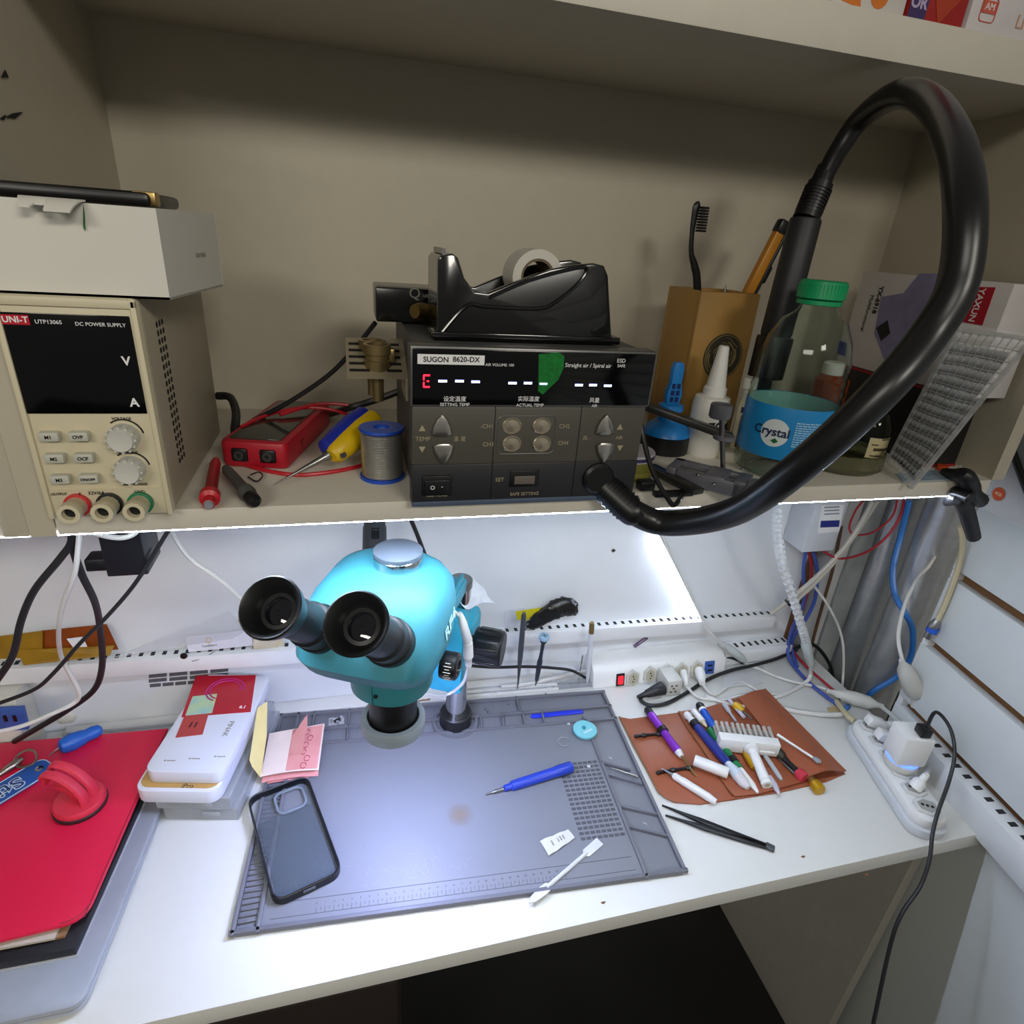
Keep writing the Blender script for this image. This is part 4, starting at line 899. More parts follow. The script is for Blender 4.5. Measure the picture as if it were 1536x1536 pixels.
# ================================================================ slat wall: box with orange sticker, black device
off = -SN if SN.x > 0 else SN          # out of the wall, towards the room
if (CAM - S0).dot(off) < 0: off = -off
PF = S0 + off * 0.05
def SF(px, py): return PL(px, py, PF, SN)
bl = SF(1474, 763); br = SF(1545, 797); tl = SF(1513, 655)
hb_ = tl.z - bl.z; 
t = thing('hanging_box', 'pale grey box with an orange round sticker on the slat wall', 'box', bl)
wbx = 0.17
Mh = FR(bl, -SU, (0, 0, 1))
zin = (Mh.to_3x3() @ VV(0, 0, 1)); sgz = 1 if zin.dot(off) > 0 else -1
MB().box((wbx / 2, hb_ / 2, -sgz * 0.024), (wbx, hb_, 0.046), Mh, 0.001).build('box_body', mat('box_pale_grey', '#c9c8c6', 0.5), t, world=True)
c = Mh.inverted() @ SF(1498, 741)
st_ = MB().lathe([(0.0092, 0), (0.0092, 0.0005 ), (0.0005, 0.0005)], Mh @ T(c.x, c.y, 0) @ (I4 if sgz > 0 else RY(PI)), 32).build('sticker', mat('orange_sticker', '#c9501c', 0.5), t, world=True)
MB().text('4GB', 0.006, FR(Mh @ VV(c.x, c.y, sgz * 0.0008), -SU, (0, 0, 1)), bold=0.0001).build('lettering', mat('peach_print', '#eac4a4', 0.5), t, world=True)
PF2 = PF + off * 0.012
def SG(px, py): p = Mh.inverted() @ PL(px, py, PF2, SN); return (p.x, p.y)
t2 = thing('black_device', 'grey device with a black bumper edge on the pale grey hanging box', 'device', PL(1530, 690, PF2, SN))
o_ = [SG(*p) for p in ((1514, 655), (1522, 642), (1575, 622), (1606, 640), (1606, 800), (1562, 785))]
zf = (Mh.inverted() @ PL(1530, 690, PF2, SN)).z
MB().prism(o_, zf, zf - sgz * 0.011, Mh, .002).build('housing', mat('device_grey', '#7c7c7b', 0.5), t2, world=True)
MB().tube([Mh @ VV(x, y, zf) for x, y in [SG(*p) for p in ((1526, 640), (1515, 650), (1517, 668), (1532, 712), (1550, 757), (1562, 785))]], 0.0048, 10, 5).build('bumper', BLK, t2, world=True)
# ================================================================ right corner: posts, pipes, meter, wires
GAL = mat('galvanized', '#d2d6d7', 0.26, 0.7, scale=60, noise=0.10, bump=0.12)
pst = thing('metal_post', 'pale grey square post in the corner beside the meter box', 'post', (0.885, 0.80, -0.3))
MB().box((0.893, 0.85, 0.1), (0.045, 0.05, 1.2), None, 0.002).build('profile', mat('post_white', '#b9bab8', 0.5, scale=30), pst, world=True)
pst = thing('metal_post', 'darker grey side of the pale post, built as its own box by the shiny pipe', 'post', (0.935, 0.80, -0.3))
MB().box((0.94, 0.845, 0.1), (0.046, 0.05, 1.2), None, 0.002).build('profile', mat('post_shaded_side', '#8d918f', 0.6, scale=25, noise=0.12), pst, world=True)  # side face of the pale post, its shade put into the colour
for k, (x, y, r, lb) in enumerate(((1.008, 0.83, 0.034, 'shiny galvanised pipe standing in the corner behind the blue cable'), (1.0, 0.735, 0.036, 'fat dented galvanised pipe nearest the slat wall edge'))):
    m = MB(); pr_ = []
    n_ = 26
    for i in range(n_ + 1): pr_.append((r * (1 + 0.012 * math.sin(i * 1.9 + k) + 0.01 * math.sin(i * .8)), -0.5 + 1.2 * i / n_))
    m.lathe(pr_, T(x, y, 0), 32)
    one('galvanized_pipe', lb, 'pipe', m, GAL, 'galvanised pipes in the corner')
p = W(1320, 1000, 0.79)
one('brick_patch', 'reddish brick showing low between the two galvanised pipes', 'brick', MB().box((1.02, 0.93, 0.06), (0.14, 0.05, 0.2), None, 0.004), mat('brick', '#8c6358', 0.85, scale=30, noise=0.15))
mb_ = thing('meter_box', 'white wall box with a blue and white label under the shelf', 'meter box', (0.78, 0.80, 0.26))
xm0, xm1 = W(1203, 828, 0.775).x, W(1250, 828, 0.775).x
zm = W(1225, 828, 0.775).z
MB().box(((xm0 + xm1) / 2, 0.802, (zm + 0.488) / 2), (xm1 - xm0, 0.054, 0.488 - zm), None, 0.003).build('enclosure', mat('box_bluish_white', '#cfd3d8', 0.4), mb_, world=True)
FM = FR((0, 0.7745, 0), (1, 0, 0), (0, 0, 1))
def fm(px, py): p = W(px, py, 0.7745); return (p.x, p.z)
m = MB().prism([fm(*p) for p in ((1226, 800), (1232, 758), (1266, 757), (1258, 797))], 0, 0.0006, FM); pl_ = m.build('label', WHT, mb_, world=True)
m = MB().prism([fm(*p) for p in ((1230, 791), (1231, 781), (1259, 780), (1258, 790))], 0.0006, 0.0010, FM); m.build('blue_band', mat('label_navy', '#232f80', 0.5), pl_, world=True)
m = MB()
for r in range(3): a, b = fm(1236, 761 + 5 * r), fm(1258, 761 + 5 * r); m.box(((a[0] + b[0]) / 2, 0.7737, a[1]), (b[0] - a[0], 0.0006, 0.0022))
m.build('label_print', mat('label_grey', '#8c9098', 0.5), pl_, world=True)
WW = mat('white_wire', '#d9d8d2', 0.4); WR = mat('red_wire', '#a11e2c', 0.4); WBL = mat('blue_cable', '#2f6fb8', 0.4); WB2 = mat('violet_blue_wire', '#3d52a0', 0.4); WK = mat('black_wire', '#111114', 0.4)
yw = 0.77
cable('red_wire', 'red wire sagging from the shelf to the meter box, lower loop', [W(1356, 750, yw), W(1350, 775, yw), W(1330, 805, yw), W(1300, 828, yw), W(1262, 838, yw), W(1236, 828, yw)], 0.0022, WR, 'red wires at the meter box')
cable('red_wire', 'red wire in a short upper loop above the other red wire', [W(1346, 750, yw), W(1338, 775, yw), W(1310, 798, yw), W(1282, 802, yw), W(1274, 790, yw), W(1284, 765, yw), W(1296, 750, yw)], 0.0018, WR, 'red wires at the meter box')
cable('blue_cable', 'thick blue cable running down over the shiny pipe', [W(1363, 752, .765), W(1352, 800, .765), W(1340, 850, .745), W(1342, 890, .72), W(1358, 920, .69), W(1369, 945, .685), W(1366, 985, .685), W(1345, 1015, .69), W(1312, 1035, .70), W(1292, 1052, .71), G(1268, 1062, 0.008)], 0.0052, WBL)
cable('grey_cable', 'upper of two pale cables rising from the duct end to the shelf', [W(1156, 920, .80), W(1180, 903, .79), W(1230, 860, .775), W(1275, 810, .765), W(1310, 752, .76)], 0.0042, mat('grey_white_cable', '#c3beb0', 0.45))
cable('grey_cable', 'lower of two pale cables rising from the duct end to the shelf', [W(1186, 908, .795), W(1225, 872, .782), W(1268, 822, .77), W(1316, 752, .765)], 0.004, mat('grey_white_cable'))
p = W(1180, 905, .79); one('cable_sleeve', 'black tape sleeve binding the pale cables by the duct end', 'sleeve', MB().cyl(p, p + VV(0.012, -0.003, 0.012), 0.0075, n=14), BLK)
cable('blue_wire', 'violet-blue wire hanging left of the corner posts', [W(1208, 828, .80), W(1205, 860, .80), W(1206, 900, .80), W(1190, 940, .80), W(1183, 965, .80), G(1185, 990, 0.01), G(1215, 1025, 0.006), G(1260, 1060, 0.006)], 0.0034, WB2, 'blue wires in the corner')
cable('blue_wire', 'second violet-blue wire hanging beside the pale post edge', [W(1220, 828, .80), W(1226, 860, .80), W(1222, 900, .80), W(1208, 930, .80), W(1190, 955, .80), W(1188, 975, .80), G(1196, 1000, 0.01)], 0.0034, WB2, 'blue wires in the corner')
cable('red_wire', 'dark red wire dropping behind the white rope light', [W(1213, 828, .805), W(1217, 860, .805), W(1205, 910, .805), W(1186, 945, .805), W(1190, 975, .80), G(1210, 1000, 0.012), G(1250, 1035, 0.01)], 0.0026, WR, 'red wires at the meter box')
cable('black_cable', 'black cable curving down in front of the pale post', [W(1190, 975, .80), W(1212, 965, .79), W(1230, 975, .785), W(1246, 1000, .78), W(1252, 1030, .775), G(1258, 1050, 0.01)], 0.0036, WK)
cable('brown_cable', 'brown cable running down the raw edge of the wall board', [W(1262, 790, .81), W(1250, 850, .81), W(1236, 900, .812), W(1222, 950, .815), W(1214, 985, .82)], 0.003, mat('brown_cable', '#5a3c28', 0.6))
cable('thin_white_wire', 'thin white wire arching in front of the corner posts', [W(1222, 880, .78), W(1240, 905, .77), W(1258, 940, .765), W(1265, 975, .76), W(1264, 1020, .75), G(1260, 1050, 0.006)], 0.0024, WW)
# white rope light
rl = [W(1164, 760, .70), W(1165, 800, .71), W(1172, 845, .72), W(1190, 900, .74), W(1203, 945, .755), W(1210, 968, .765)]
rlt = thing('rope_light', 'white spiral wrapped LED rope hanging from the shelf beside the meter box', 'light', rl[0])
m = MB().tube(rl, 0.0072, 12, 8, 0.7)
m.build('sleeve', mat('sleeve_white', '#e8eaea', 0.35), rlt, world=True)
m = MB(); random.seed(2)
for i in range(28):
    t_ = i / 28 * 5; k = min(4, int(t_)); p = rl[k].lerp(rl[k + 1], t_ - k); dr = (rl[k + 1] - rl[k]).normalized()
    m.cyl(p - dr * 0.002 + VV(-0.004, -0.001, 0), p + dr * 0.003 + VV(0.004, -0.001, 0.002), 0.0063, n=8)
m.build('wrap', mat('wrap_white', '#cfd4d6', 0.4), rlt, world=True)
MB().rod(rl[-1] - VV(0, 0, 0.0) + (rl[-2] - rl[-1]) * 0.3, W(1216, 1000, .765), [(0, .007), (0.15, .010), (0.8, .009), (1, .005)]).build('end_connector', mat('clear_connector', '#c9d3d0', 0.2), rlt, world=True)
cable('white_cable', 'white cable from the rope light curling onto the desk', [W(1214, 998, .765), G(1216, 1012, 0.02), G(1208, 1024, 0.006), G(1180, 1040, 0.004), G(1150, 1050, 0.004), G(1110, 1060, 0.004), G(1060, 1045, 0.004)], 0.0035, WW)
# white cable of the led bar
cable('white_cable', 'white cable running down along the LED bar to the desk', [W(992, 800, .815), W(1020, 860, .812), W(1052, 925, .803), W(1062, 945, .795), W(1085, 968, .79), G(1103, 985, 0.012), G(1130, 1000, 0.008), G(1180, 1020, 0.005), G(1225, 1030, 0.006), G(1250, 1038, 0.008)], 0.0028, WW)
# inline switches
sw1 = thing('inline_switch', 'white inline cord switch lying at the desk corner by the pipes', 'switch', G(1290, 1045, 0.008))
a, b = G(1240, 1036, 0.014), G(1325, 1060, 0.014)
MB().rod(a, b, [(0, .004), (0.12, .005), (0.2, .010), (0.5, .0125), (0.75, .0115), (0.88, .006), (1, .004)], 20).build('housing', PLG, sw1, world=True)
a2 = W(1360, 978, .60); b2 = W(1378, 1068, .585)
sw2 = thing('cord_adapter', 'white oval cord switch hanging in front of the pipes above the charger', 'switch', b2)
MB().rod(W(1352, 990, .60), W(1376, 1048, .59), [(0, .004), (0.1, .006), (0.25, .0125), (0.6, .0155), (0.85, .0135), (0.95, .008), (1, .006)], 24).build('housing', PLG, sw2, world=True)
MB().rod(W(1374, 1046, .59), W(1374, 1060, .585), [(0, .0075), (1, .0085)], 14).build('strain_relief', PLG, sw2, world=True)
cable('white_cable', 'white cable hanging in front of the pipes down to the oval cord switch', [W(1404, 832, .727), W(1400, 838, .70), W(1392, 850, .68), W(1375, 870, .665), W(1358, 905, .645), W(1349, 940, .63), W(1348, 965, .615), W(1354, 992, .60)], 0.0030, WW)
cable('white_cable', 'white cable from the inline switch to the right power strip', [G(1322, 1060, 0.014), G(1340, 1075, 0.02), G(1350, 1090, 0.03), G(1350, 1108, 0.032)], 0.0035, WW)
cable('coax_cable', 'cream coax cable along the slat wall edge ending in a metal plug', [W(1441, 790, .60), W(1444, 815, .60), W(1438, 850, .60), W(1420, 900, .60), W(1406, 930, .60)], 0.0042, mat('coax_cream', '#c8bd98', 0.5))
cp_ = thing('coax_plug', 'blue ringed metal coax plug beside the slat wall edge', 'plug', W(1395, 950, .60))
MB().rod(W(1406, 929, .60), W(1390, 957, .60), [(0, .004), (0.3, .0075), (0.45, .0075), (0.46, .0058), (1, .0058)], 16).build('plug_body', STEEL, cp_, world=True)
MB().rod(W(1401, 940, .60), W(1396, 948, .60), [(0, .0085), (1, .0085)], 18).build('blue_ring', BLUEP, cp_, world=True)
# ================================================================ grey repair mat
mo = G(345, 1408, 0); mx = G(1030, 1312, 0) - mo; mW = mx.length; my = VV(-mx.y, mx.x, 0).normalized(); mx.normalize()
mH = (G(393, 1078, 0) - mo).dot(my)
MM = FR((mo.x, mo.y, 0), mx, my)
MI = MM.inverted()
def mp(px, py, z=0.005): p = MI @ G(px, py, z); return (p.x, p.y)
SIL = mat('grey_silicone', '#7e8087', 0.5, scale=9, noise=0.035, bump=0.02)
SIL2 = mat('grey_silicone_rib', '#6f7077', 0.5)
SHD = mat('silicone_pocket', '#55565c', 0.6)
mt = thing('repair_mat', 'large grey silicone repair mat with trays along its back and right edges', 'mat', MM)
MB().prism([(x + mW / 2, y + mH / 2) for x, y in rrect(mW, mH, 0.008)], 0, 0.0022, None, 0.0006).build('base', SIL, mt)
xr_ = (mp(885, 1115)[0] + mp(978, 1318)[0]) / 2      # left border of the right trays
yt_ = mp(700, 1098)[1]                               # top border of the work surface
yt2 = mp(700, 1080)[1]
xl_ = 0.030
MB().prism([(xl_, 0.003), (xr_, 0.003), (xr_, yt_), (xl_, yt_)], 0.002, 0.005, None, 0.0004).build('work_surface', SIL, mt)
m = MB(); rz, rh = 0.0040, 0.0056
def rib(a, b, wd=0.0048, h=rh):
    a = VV(*a, 0); b = VV(*b, 0); d = b - a; L = d.length; m.box((L / 2, 0, 0.002 + h / 2), (L + wd * .6, wd, h), FR(a, d, VV(-d.y, d.x, 0)), 0.0007)
e = 0.0025
rib((0, e), (mW, e)); rib((mW - e, 0.003), (mW - e, mH - 0.003)); rib((0, mH - e), (mW, mH - e)); rib((e, 0), (e, mH))
rib((xl_ - 0.001, 0), (xl_ - 0.001, mH)); rib((xr_, 0), (xr_, yt_ + 0.01)); rib((0, yt_ + 0.002), (mW, yt_ + 0.002)); rib((xl_, yt2 + 0.006), (mW, yt2 + 0.006))
for a, b in (((900, 1143), (945, 1155)), ((912, 1162), (962, 1176)), ((932, 1210), (985, 1222)), ((944, 1240), (1000, 1254))): rib(mp(*a), mp(*b), 0.0035)
for px in (722, 755, 788, 818): q = mp(px, 1090); rib((q[0], yt_ + 0.003), (q[0] + 0.002, yt2 + 0.006), 0.003)
q = mp(778, 1060); rib((q[0], yt2 + 0.006), (q[0], mH), 0.003)
q = mp(523, 1085); rib((q[0], yt_), (q[0], mH), 0.003); q = mp(470, 1085); rib((q[0], yt_), (q[0], mH), 0.003)
n_ = 36
for k in range(n_): y = 0.006 + (yt_ - 0.012) * k / n_; rib((0.006, y), (xl_ - 0.006, y + 0.001), 0.0022, 0.003)
m.build('tray_rib', SIL2, mt)
m = MB()
gx0, gy0 = mp(835, 1145); gx1, gy1 = mp(935, 1255)
for r in range(17):
    for c in range(8):
        x = gx0 + (xr_ - 0.006 - gx0) * (c + .5) / 8; y = gy0 + (gy1 - gy0) * (r + .5) / 17
        m.box((x, y, 0.0051), (0.0062, 0.0042, 0.0004))
m.build('pocket_grid', SHD, mt)
m = MB()
for r in (0, 1): m.box((xl_ + (xr_ - xl_) / 2, 0.012 + 0.018 * r, 0.0051), (xr_ - xl_ - 0.02, 0.0007, 0.0003))
for k in range(61):
    x = 0.09 + 0.005 * k
    if x < xr_ - 0.02: m.box((x, 0.0155 + (0.0015 if k % 2 else 0), 0.0051), (0.0006, 0.006 if k % 2 == 0 else 0.003, 0.0003))
for k in range(31): m.text(str(k), 0.0032, T(0.09 + 0.01 * k, 0.0235, 0.0051)) if 0.09 + 0.01 * k < xr_ - 0.02 else None
m.build('ruler_mark', SHD, mt)
# round opening for the microscope pole
pc = G(683, 1083, 0.004); c = MI @ pc
m = MB().lathe([(0.032, 0.0022), (0.032, 0.0062), (0.037, 0.0062), (0.038, 0.0022)], T(c.x, c.y, 0), 48, cap=False); m.build('pole_ring', SIL2, mt)
sc0 = mp(690, 1222)
def stain_mat():
    m_ = mat('burn_stain', '#a58f76', 0.6, noise=0.1); nt = m_.node_tree; b_ = nt.nodes['Principled BSDF']
    tc = nt.nodes.new('ShaderNodeTexCoord'); ln = nt.nodes.new('ShaderNodeVectorMath'); ln.operation = 'LENGTH'
    ns = nt.nodes.new('ShaderNodeTexNoise'); ns.inputs['Scale'].default_value = 120
    ad = nt.nodes.new('ShaderNodeMath'); ad.operation = 'MULTIPLY_ADD'; ad.inputs[1].default_value = 0.012
    mr = nt.nodes.new('ShaderNodeMapRange'); mr.inputs['From Min'].default_value = 0.008; mr.inputs['From Max'].default_value = 0.026; mr.inputs['To Min'].default_value = 0.55; mr.inputs['To Max'].default_value = 0.0
    nt.links.new(tc.outputs['Object'], ln.inputs[0]); nt.links.new(tc.outputs['Object'], ns.inputs['Vector'])
    nt.links.new(ns.outputs['Fac'], ad.inputs[0]); nt.links.new(ln.outputs['Value'], ad.inputs[2])
    nt.links.new(ad.outputs[0], mr.inputs['Value']); nt.links.new(mr.outputs[0], b_.inputs['Alpha'])
    return m_
stn = MB().add([(-.024, -.018, 0), (.024, -.018, 0), (.024, .018, 0), (-.024, .018, 0)], [(0, 1, 2, 3)]).build('burn_stain', stain_mat(), mt)
stn.location = (sc0[0], sc0[1], 0.00515)
m = MB(); random.seed(8)
for k in range(70):
    px, py = random.gauss(620, 45), random.gauss(1330, 34); q = mp(px, py); a = random.uniform(0, 6.28); L = random.uniform(0.002, 0.014)
    if q[0] < 0.05 or q[1] < 0.035: continue
    m.add([(-L / 2, -.0003, 0), (L / 2, -.0001, 0), (L / 2, .0002, 0), (-L / 2, .0003, 0)], [(0, 1, 2, 3)], T(q[0], q[1], 0.0052) @ RZ(a))
tag(m.build('scratches', mat('scratch_pale', '#8d8f97', 0.5), mt), kind='stuff')
# ---- things on the mat
def onm(px, py, h=0.005): return G(px, py, h)
# blue desoldering pen
a, b = onm(728, 1192, .0075), onm(858, 1150, .0135)
t = thing('blue_pen', 'translucent blue precision pen with a steel tip lying on the grey mat', 'pen', a)
PB = mat('pen_blue', '#2340b4', 0.3)
MB().rod(a.lerp(b, 0.2), b, [(0, .0028), (0.02, .0048), (0.1, .005), (0.12, .0072), (0.2, .0075), (0.75, .0078), (0.78, .0085), (0.97, .0085), (1, .007)], 14).build('barrel', PB, t, world=True)
MB().rod(a, a.lerp(b, 0.2), [(0, .0006), (0.4, .0012), (0.45, .0022), (1, .0026)]).build('tip', STEEL, t, world=True)
# spatula
a, b = onm(793, 1355, .0062), onm(900, 1262, .0066)
t = thing('spatula', 'white metal spatula with two flat ends lying on the front of the mat', 'spatula', a)
d = (b - a); L = d.length; Ms = FR(a, d, VV(-d.y, d.x, 0))
WS = mat('white_metal', '#d6d8da', 0.35, noise=0.02)
MB().rod(a + d.normalized() * .030, a.lerp(b, .8), [(0, .0026), (1, .0026)], 12).build('shaft', WS, t, world=True)
m = MB(); m.prism([(0, 0), (0.008, 0.0045), (0.024, 0.006), (0.033, 0.005), (0.036, 0.002), (0.036, -0.002), (0.033, -0.005), (0.024, -0.006), (0.008, -0.0045)], -0.0009, 0.0009, Ms, 0.0004); m.build('blade', WS, t, world=True)
m = MB(); m.prism([(L * .76, 0.002), (L * .79, 0.0058), (L, 0.0062), (L, -0.0062), (L * .79, -0.0058), (L * .76, -0.002)], -0.0009, 0.0009, Ms, 0.0004); m.build('blade', WS, t, world=True)
# folded paper label
q = [onm(810, 1262, .0056), onm(852, 1245, .0056), onm(862, 1258, .0056), onm(823, 1285, .0056)]
t = thing('paper_scrap', 'creased white printed paper scrap on the mat beside the white spatula', 'paper', q[0])
def pap(u, v):
    p = (q[0] * (1 - u) + q[1] * u) * (1 - v) + (q[3] * (1 - u) + q[2] * u) * v; return p + VV(0, 0, 0.0018 * abs(math.sin(u * 7 + v)) + 0.002 * v * (1 - v))
MB().grid(pap, 14, 8, 0.0004).build('sheet', mat('paper_white', '#d9d8cf', 0.7), t, world=True)
m = MB()
for k in range(5):
    u = 0.28 + 0.1 * k
    m.grid(lambda a_, b_: pap(u + 0.05 * a_, 0.28 + 0.36 * b_) + VV(0, 0, 0.0004), 2, 3)
m.build('print', mat('paper_print', '#8e8c80', 0.7), t, world=True)
# cyan round lid
c = onm(877, 1097, .006); rl_ = 0.0195
t = thing('round_lid', 'light cyan round plastic disc on the mat beside the back trays', 'lid', (c.x, c.y, 0.0062))
CY = mat('cyan_plastic', '#7fd0d8', 0.3)
MB().lathe([(rl_ * .96, 0), (rl_, 0.001), (rl_, 0.0045), (rl_ * .95, 0.0055), (rl_ * .5, 0.0050), (0.001, 0.0050)], None, 40).build('disc', CY, t)
MB().lathe([(0.0035, 0.0050), (0.0032, 0.0065), (0.001, 0.0067)], T(-0.001, 0.003, 0), 16).build('center_pin', mat('dark_cyan', '#2f8f9c', 0.4), t)
MB().box((0.001, -0.006, 0.0054), (0.018, 0.0028, 0.0006), RZ(0.3)).build('scuff', mat('white_scuff', '#c9e8ea', 0.5), t)
c = onm(846, 1113, .0055)
one('key_ring', 'thin clear ring lying on the mat left of the cyan disc', 'ring', MB().tube([c + VV(0.0095 * math.cos(s), 0.0095 * math.sin(s), 0.0007) for s in [i * PI / 10 for i in range(17)]], 0.0009, 6, 2), mat('clear_grey', '#9aa0a6', 0.15))
a, b = onm(795, 1074, .0042), onm(874, 1067, .0042)
d = b - a
one('spudger_strip', 'bright blue plastic pry strip lying in the back tray of the mat', 'pry tool', MB().prism([(0, -0.002), (0.006, -0.0055), (d.length, -0.004), (d.length + .001, 0.002), (d.length - .004, 0.005), (0.004, 0.0035)], 0, 0.0018, FR(a - VV(0, 0, .0012), d, VV(-d.y, d.x, 0)), 0.0003), mat('bright_blue', '#2438d8', 0.35))
# small parts
for k, (px, py, lb) in enumerate(((853, 1086, 'tiny white plastic chip by the cyan disc'), (883, 1150, 'little white heart shaped chip on the pocket grid'), (916, 1136, 'small white sliver in the upper right tray'), (968, 1234, 'tiny pale sliver in the lower right tray'))):
    c = onm(px, py, .0052)
    one('plastic_chip', lb, 'chip', MB().prism([(c.x - .003, c.y), (c.x - .001, c.y + .0028), (c.x + .0006, c.y + .001), (c.x + .0032, c.y + .0022), (c.x + .0012, c.y - .0028)] if k < 2 else [(c.x - .002, c.y + .002), (c.x + .0015, c.y - .002), (c.x + .0022, c.y - .0014), (c.x - .0012, c.y + .0024)], 0.0052 if k < 2 else 0.0024, 0.0064 if k < 2 else 0.0036), WS)
c0 = onm(770, 1050, .003)
random.seed(21)
for k in range(9):
    px, py = (random.uniform(715, 790), random.uniform(1040, 1075)) if k < 5 else (random.uniform(800, 880), random.uniform(1040, 1058))
    c = onm(px, py, .003)
    sc = one('tiny_screw', 'tiny steel screw loose in the back tray of the mat', 'screw', MB().lathe([(.0008, 0), (.0008, .0012), (.0016, .0013), (.0015, .002), (.0003, .0021)], T(c.x, c.y, .0023), 10), STEEL, 'loose screws in the back tray')
a, b = onm(912, 1150, .0075), onm(957, 1165, .0075)
one('steel_probe', 'short pointed steel probe across the ribs of the right trays', 'probe', MB().rod(a, b, [(0, .0004), (0.3, .0012), (0.5, .0016), (1, .0018)], 10), STEEL)
cc_ = [onm(px, py, .003) for px, py in ((488, 1075), (519, 1069), (521, 1090), (490, 1097))]
ctr = sum(cc_, VV(0, 0, 0)) / 4
t = thing('metal_bracket', 'small shiny stamped metal bracket in the left back tray of the mat', 'bracket', (ctr.x, ctr.y, 0.0024))
m = MB(); m.box((0, 0, 0.001), (0.024, 0.016, 0.0008)); m.box((-0.008, 0.004, 0.003), (0.006, 0.003, 0.004)); m.box((0.008, 0.005, 0.003), (0.004, 0.005, 0.005)); m.box((0.002, -0.004, 0.003), (0.004, 0.004, 0.004))
m.build('plate', mat('shiny_tin', '#cfcfcf', 0.2, 0.9), t)
MB().box((0.003, 0.001, 0.0022), (0.012, 0.005, 0.0016), RZ(0.5)).build('slot_plate', BLK, t)
# upright tools in the back rail of the mat
def upright(name, label, cat, pb, pt, y, z0=0.004): return W(*pb, y), W(*pt, y)
yr = G(776, 1033, .004).y
b0 = G(776, 1035, .004); t0 = W(786, 920, b0.y - 0.01)
t = thing('tweezers', 'dark grey tweezers standing point down at the back edge of the mat', 'tweezers', b0)
MB().rod(b0, t0, [(0, .0006), (0.15, .0016), (0.45, .0046), (0.6, .0048), (0.97, .0042), (1, .003)], 12).build('arm', mat('tool_grey', '#54585c', 0.4, 0.4), t, world=True)
MB().rod(b0 + VV(0.002, 0.003, 0), t0 + VV(0.001, 0.004, -.002), [(0, .0005), (0.15, .0014), (0.45, .004), (0.6, .0042), (1, .003)], 10).build('arm', mat('tool_grey'), t, world=True)
b0 = G(803, 1030, .004); t0 = W(816, 958, b0.y - 0.012)
t = thing('precision_screwdriver', 'dark precision screwdriver with a pale blue dial top standing at the mat edge', 'screwdriver', b0)
MB().rod(b0, t0, [(0, .0006), (0.12, .0015), (0.15, .0034), (0.28, .0042), (0.42, .0046), (0.55, .0048), (0.6, .0034), (0.75, .003), (0.9, .0034), (0.95, .006), (1, .006)], 16).build('handle', mat('slate_plastic', '#2d333c', 0.4), t, world=True)
dr = (t0 - b0).normalized()
cap_ = MB().rod(t0, t0 + dr * 0.007, [(0, .0085), (0.5, .0095), (0.9, .0088), (1, .006)], 20).build('dial_top', mat('pale_blue_plastic', '#9fc0d6', 0.35), t, world=True)
Md_ = AX(t0 + dr * 0.0068, t0 + dr * 0.02)
m = MB(); m.box((0, 0, 0.0003), (0.011, 0.0012, 0.0004), Md_); m.box((0, 0, 0.0003), (0.0012, 0.011, 0.0004), Md_); m.build('cross_mark', mat('slate_plastic'), cap_, world=True)
b0 = G(881, 1023, .004); t0 = W(888, 934, b0.y - 0.012)
t = thing('paint_brush', 'slim white brass-ended stick standing at the right back corner of the mat', 'brush', b0)
MB().rod(b0, b0.lerp(t0, .84), [(0, .0025), (0.3, .0046), (1, .0046)], 14).build('handle', WS, t, world=True)
MB().rod(b0.lerp(t0, .84), t0, [(0, .0048), (0.8, .0045), (0.85, .004), (1, .0036)], 14).build('ferrule', BRASS, t, world=True)
b0 = G(867, 1027, .004); t0 = W(874, 983, b0.y - 0.008)
one('needle', 'thin steel needle standing between the brass ended stick and the blue dial screwdriver', 'needle', MB().rod(b0, t0, [(0, .0006), (0.7, .0008), (0.75, .0014), (1, .0012)], 8), STEEL)
# clear acrylic rail at the mat's back edge
a, b = G(700, 1044, .004), G(892, 1027, .004)
d = b - a; M_ = FR(VV(a.x, a.y, 0.001), d, VV(-d.y, d.x, 0))
m = MB(); m.box((d.length / 2, 0.0, 0.004), (d.length, 0.002, 0.008), M_); m.box((d.length / 2, 0.012, 0.004), (d.length, 0.002, 0.008), M_); m.box((d.length / 2, 0.006, 0.0012), (d.length, 0.012, 0.0012), M_)
one('tool_rail', 'clear acrylic rail behind the mat holding the upright tools', 'rail', m, mat('acrylic', '#b8bcc0', 0.1, alpha=0.45))
# ---- phone case
cs = [G(378, 1198, .011), G(474, 1160, .011), G(500, 1318, .011), G(402, 1362, .011)]
ctr = sum(cs, VV(0, 0, 0)) / 4; ax = ((cs[1] - cs[0]) + (cs[2] - cs[3])) / 2; wC = ax.length; lC = ((cs[0] - cs[3]) + (cs[1] - cs[2])).length / 2
PC = FR((ctr.x, ctr.y, 0.0055), ax, VV(-ax.y, ax.x, 0))
t = thing('phone_case', 'empty black edged phone case with a clear scratched back lying on the mat', 'phone case', PC)
m = MB(); o1 = rrect(wC, lC, 0.015, 6); o2 = rrect(wC - 0.005, lC - 0.005, 0.0125, 6); n_ = len(o1)
vs = [VV(x, y, 0) for x, y in o1] + [VV(x, y, 0.0105) for x, y in o1] + [VV(x * .985, y * .99, 0.0115) for x, y in o1] + [VV(x, y, 0.0105) for x, y in o2] + [VV(x, y, 0.0) for x, y in o2]
fs = [(r * n_ + i, r * n_ + (i + 1) % n_, ((r + 1) % 5) * n_ + (i + 1) % n_, ((r + 1) % 5) * n_ + i) for r in range(5) for i in range(n_)]
m.add(vs, fs); m.build('frame', mat('case_black', '#131519', 0.35), t)
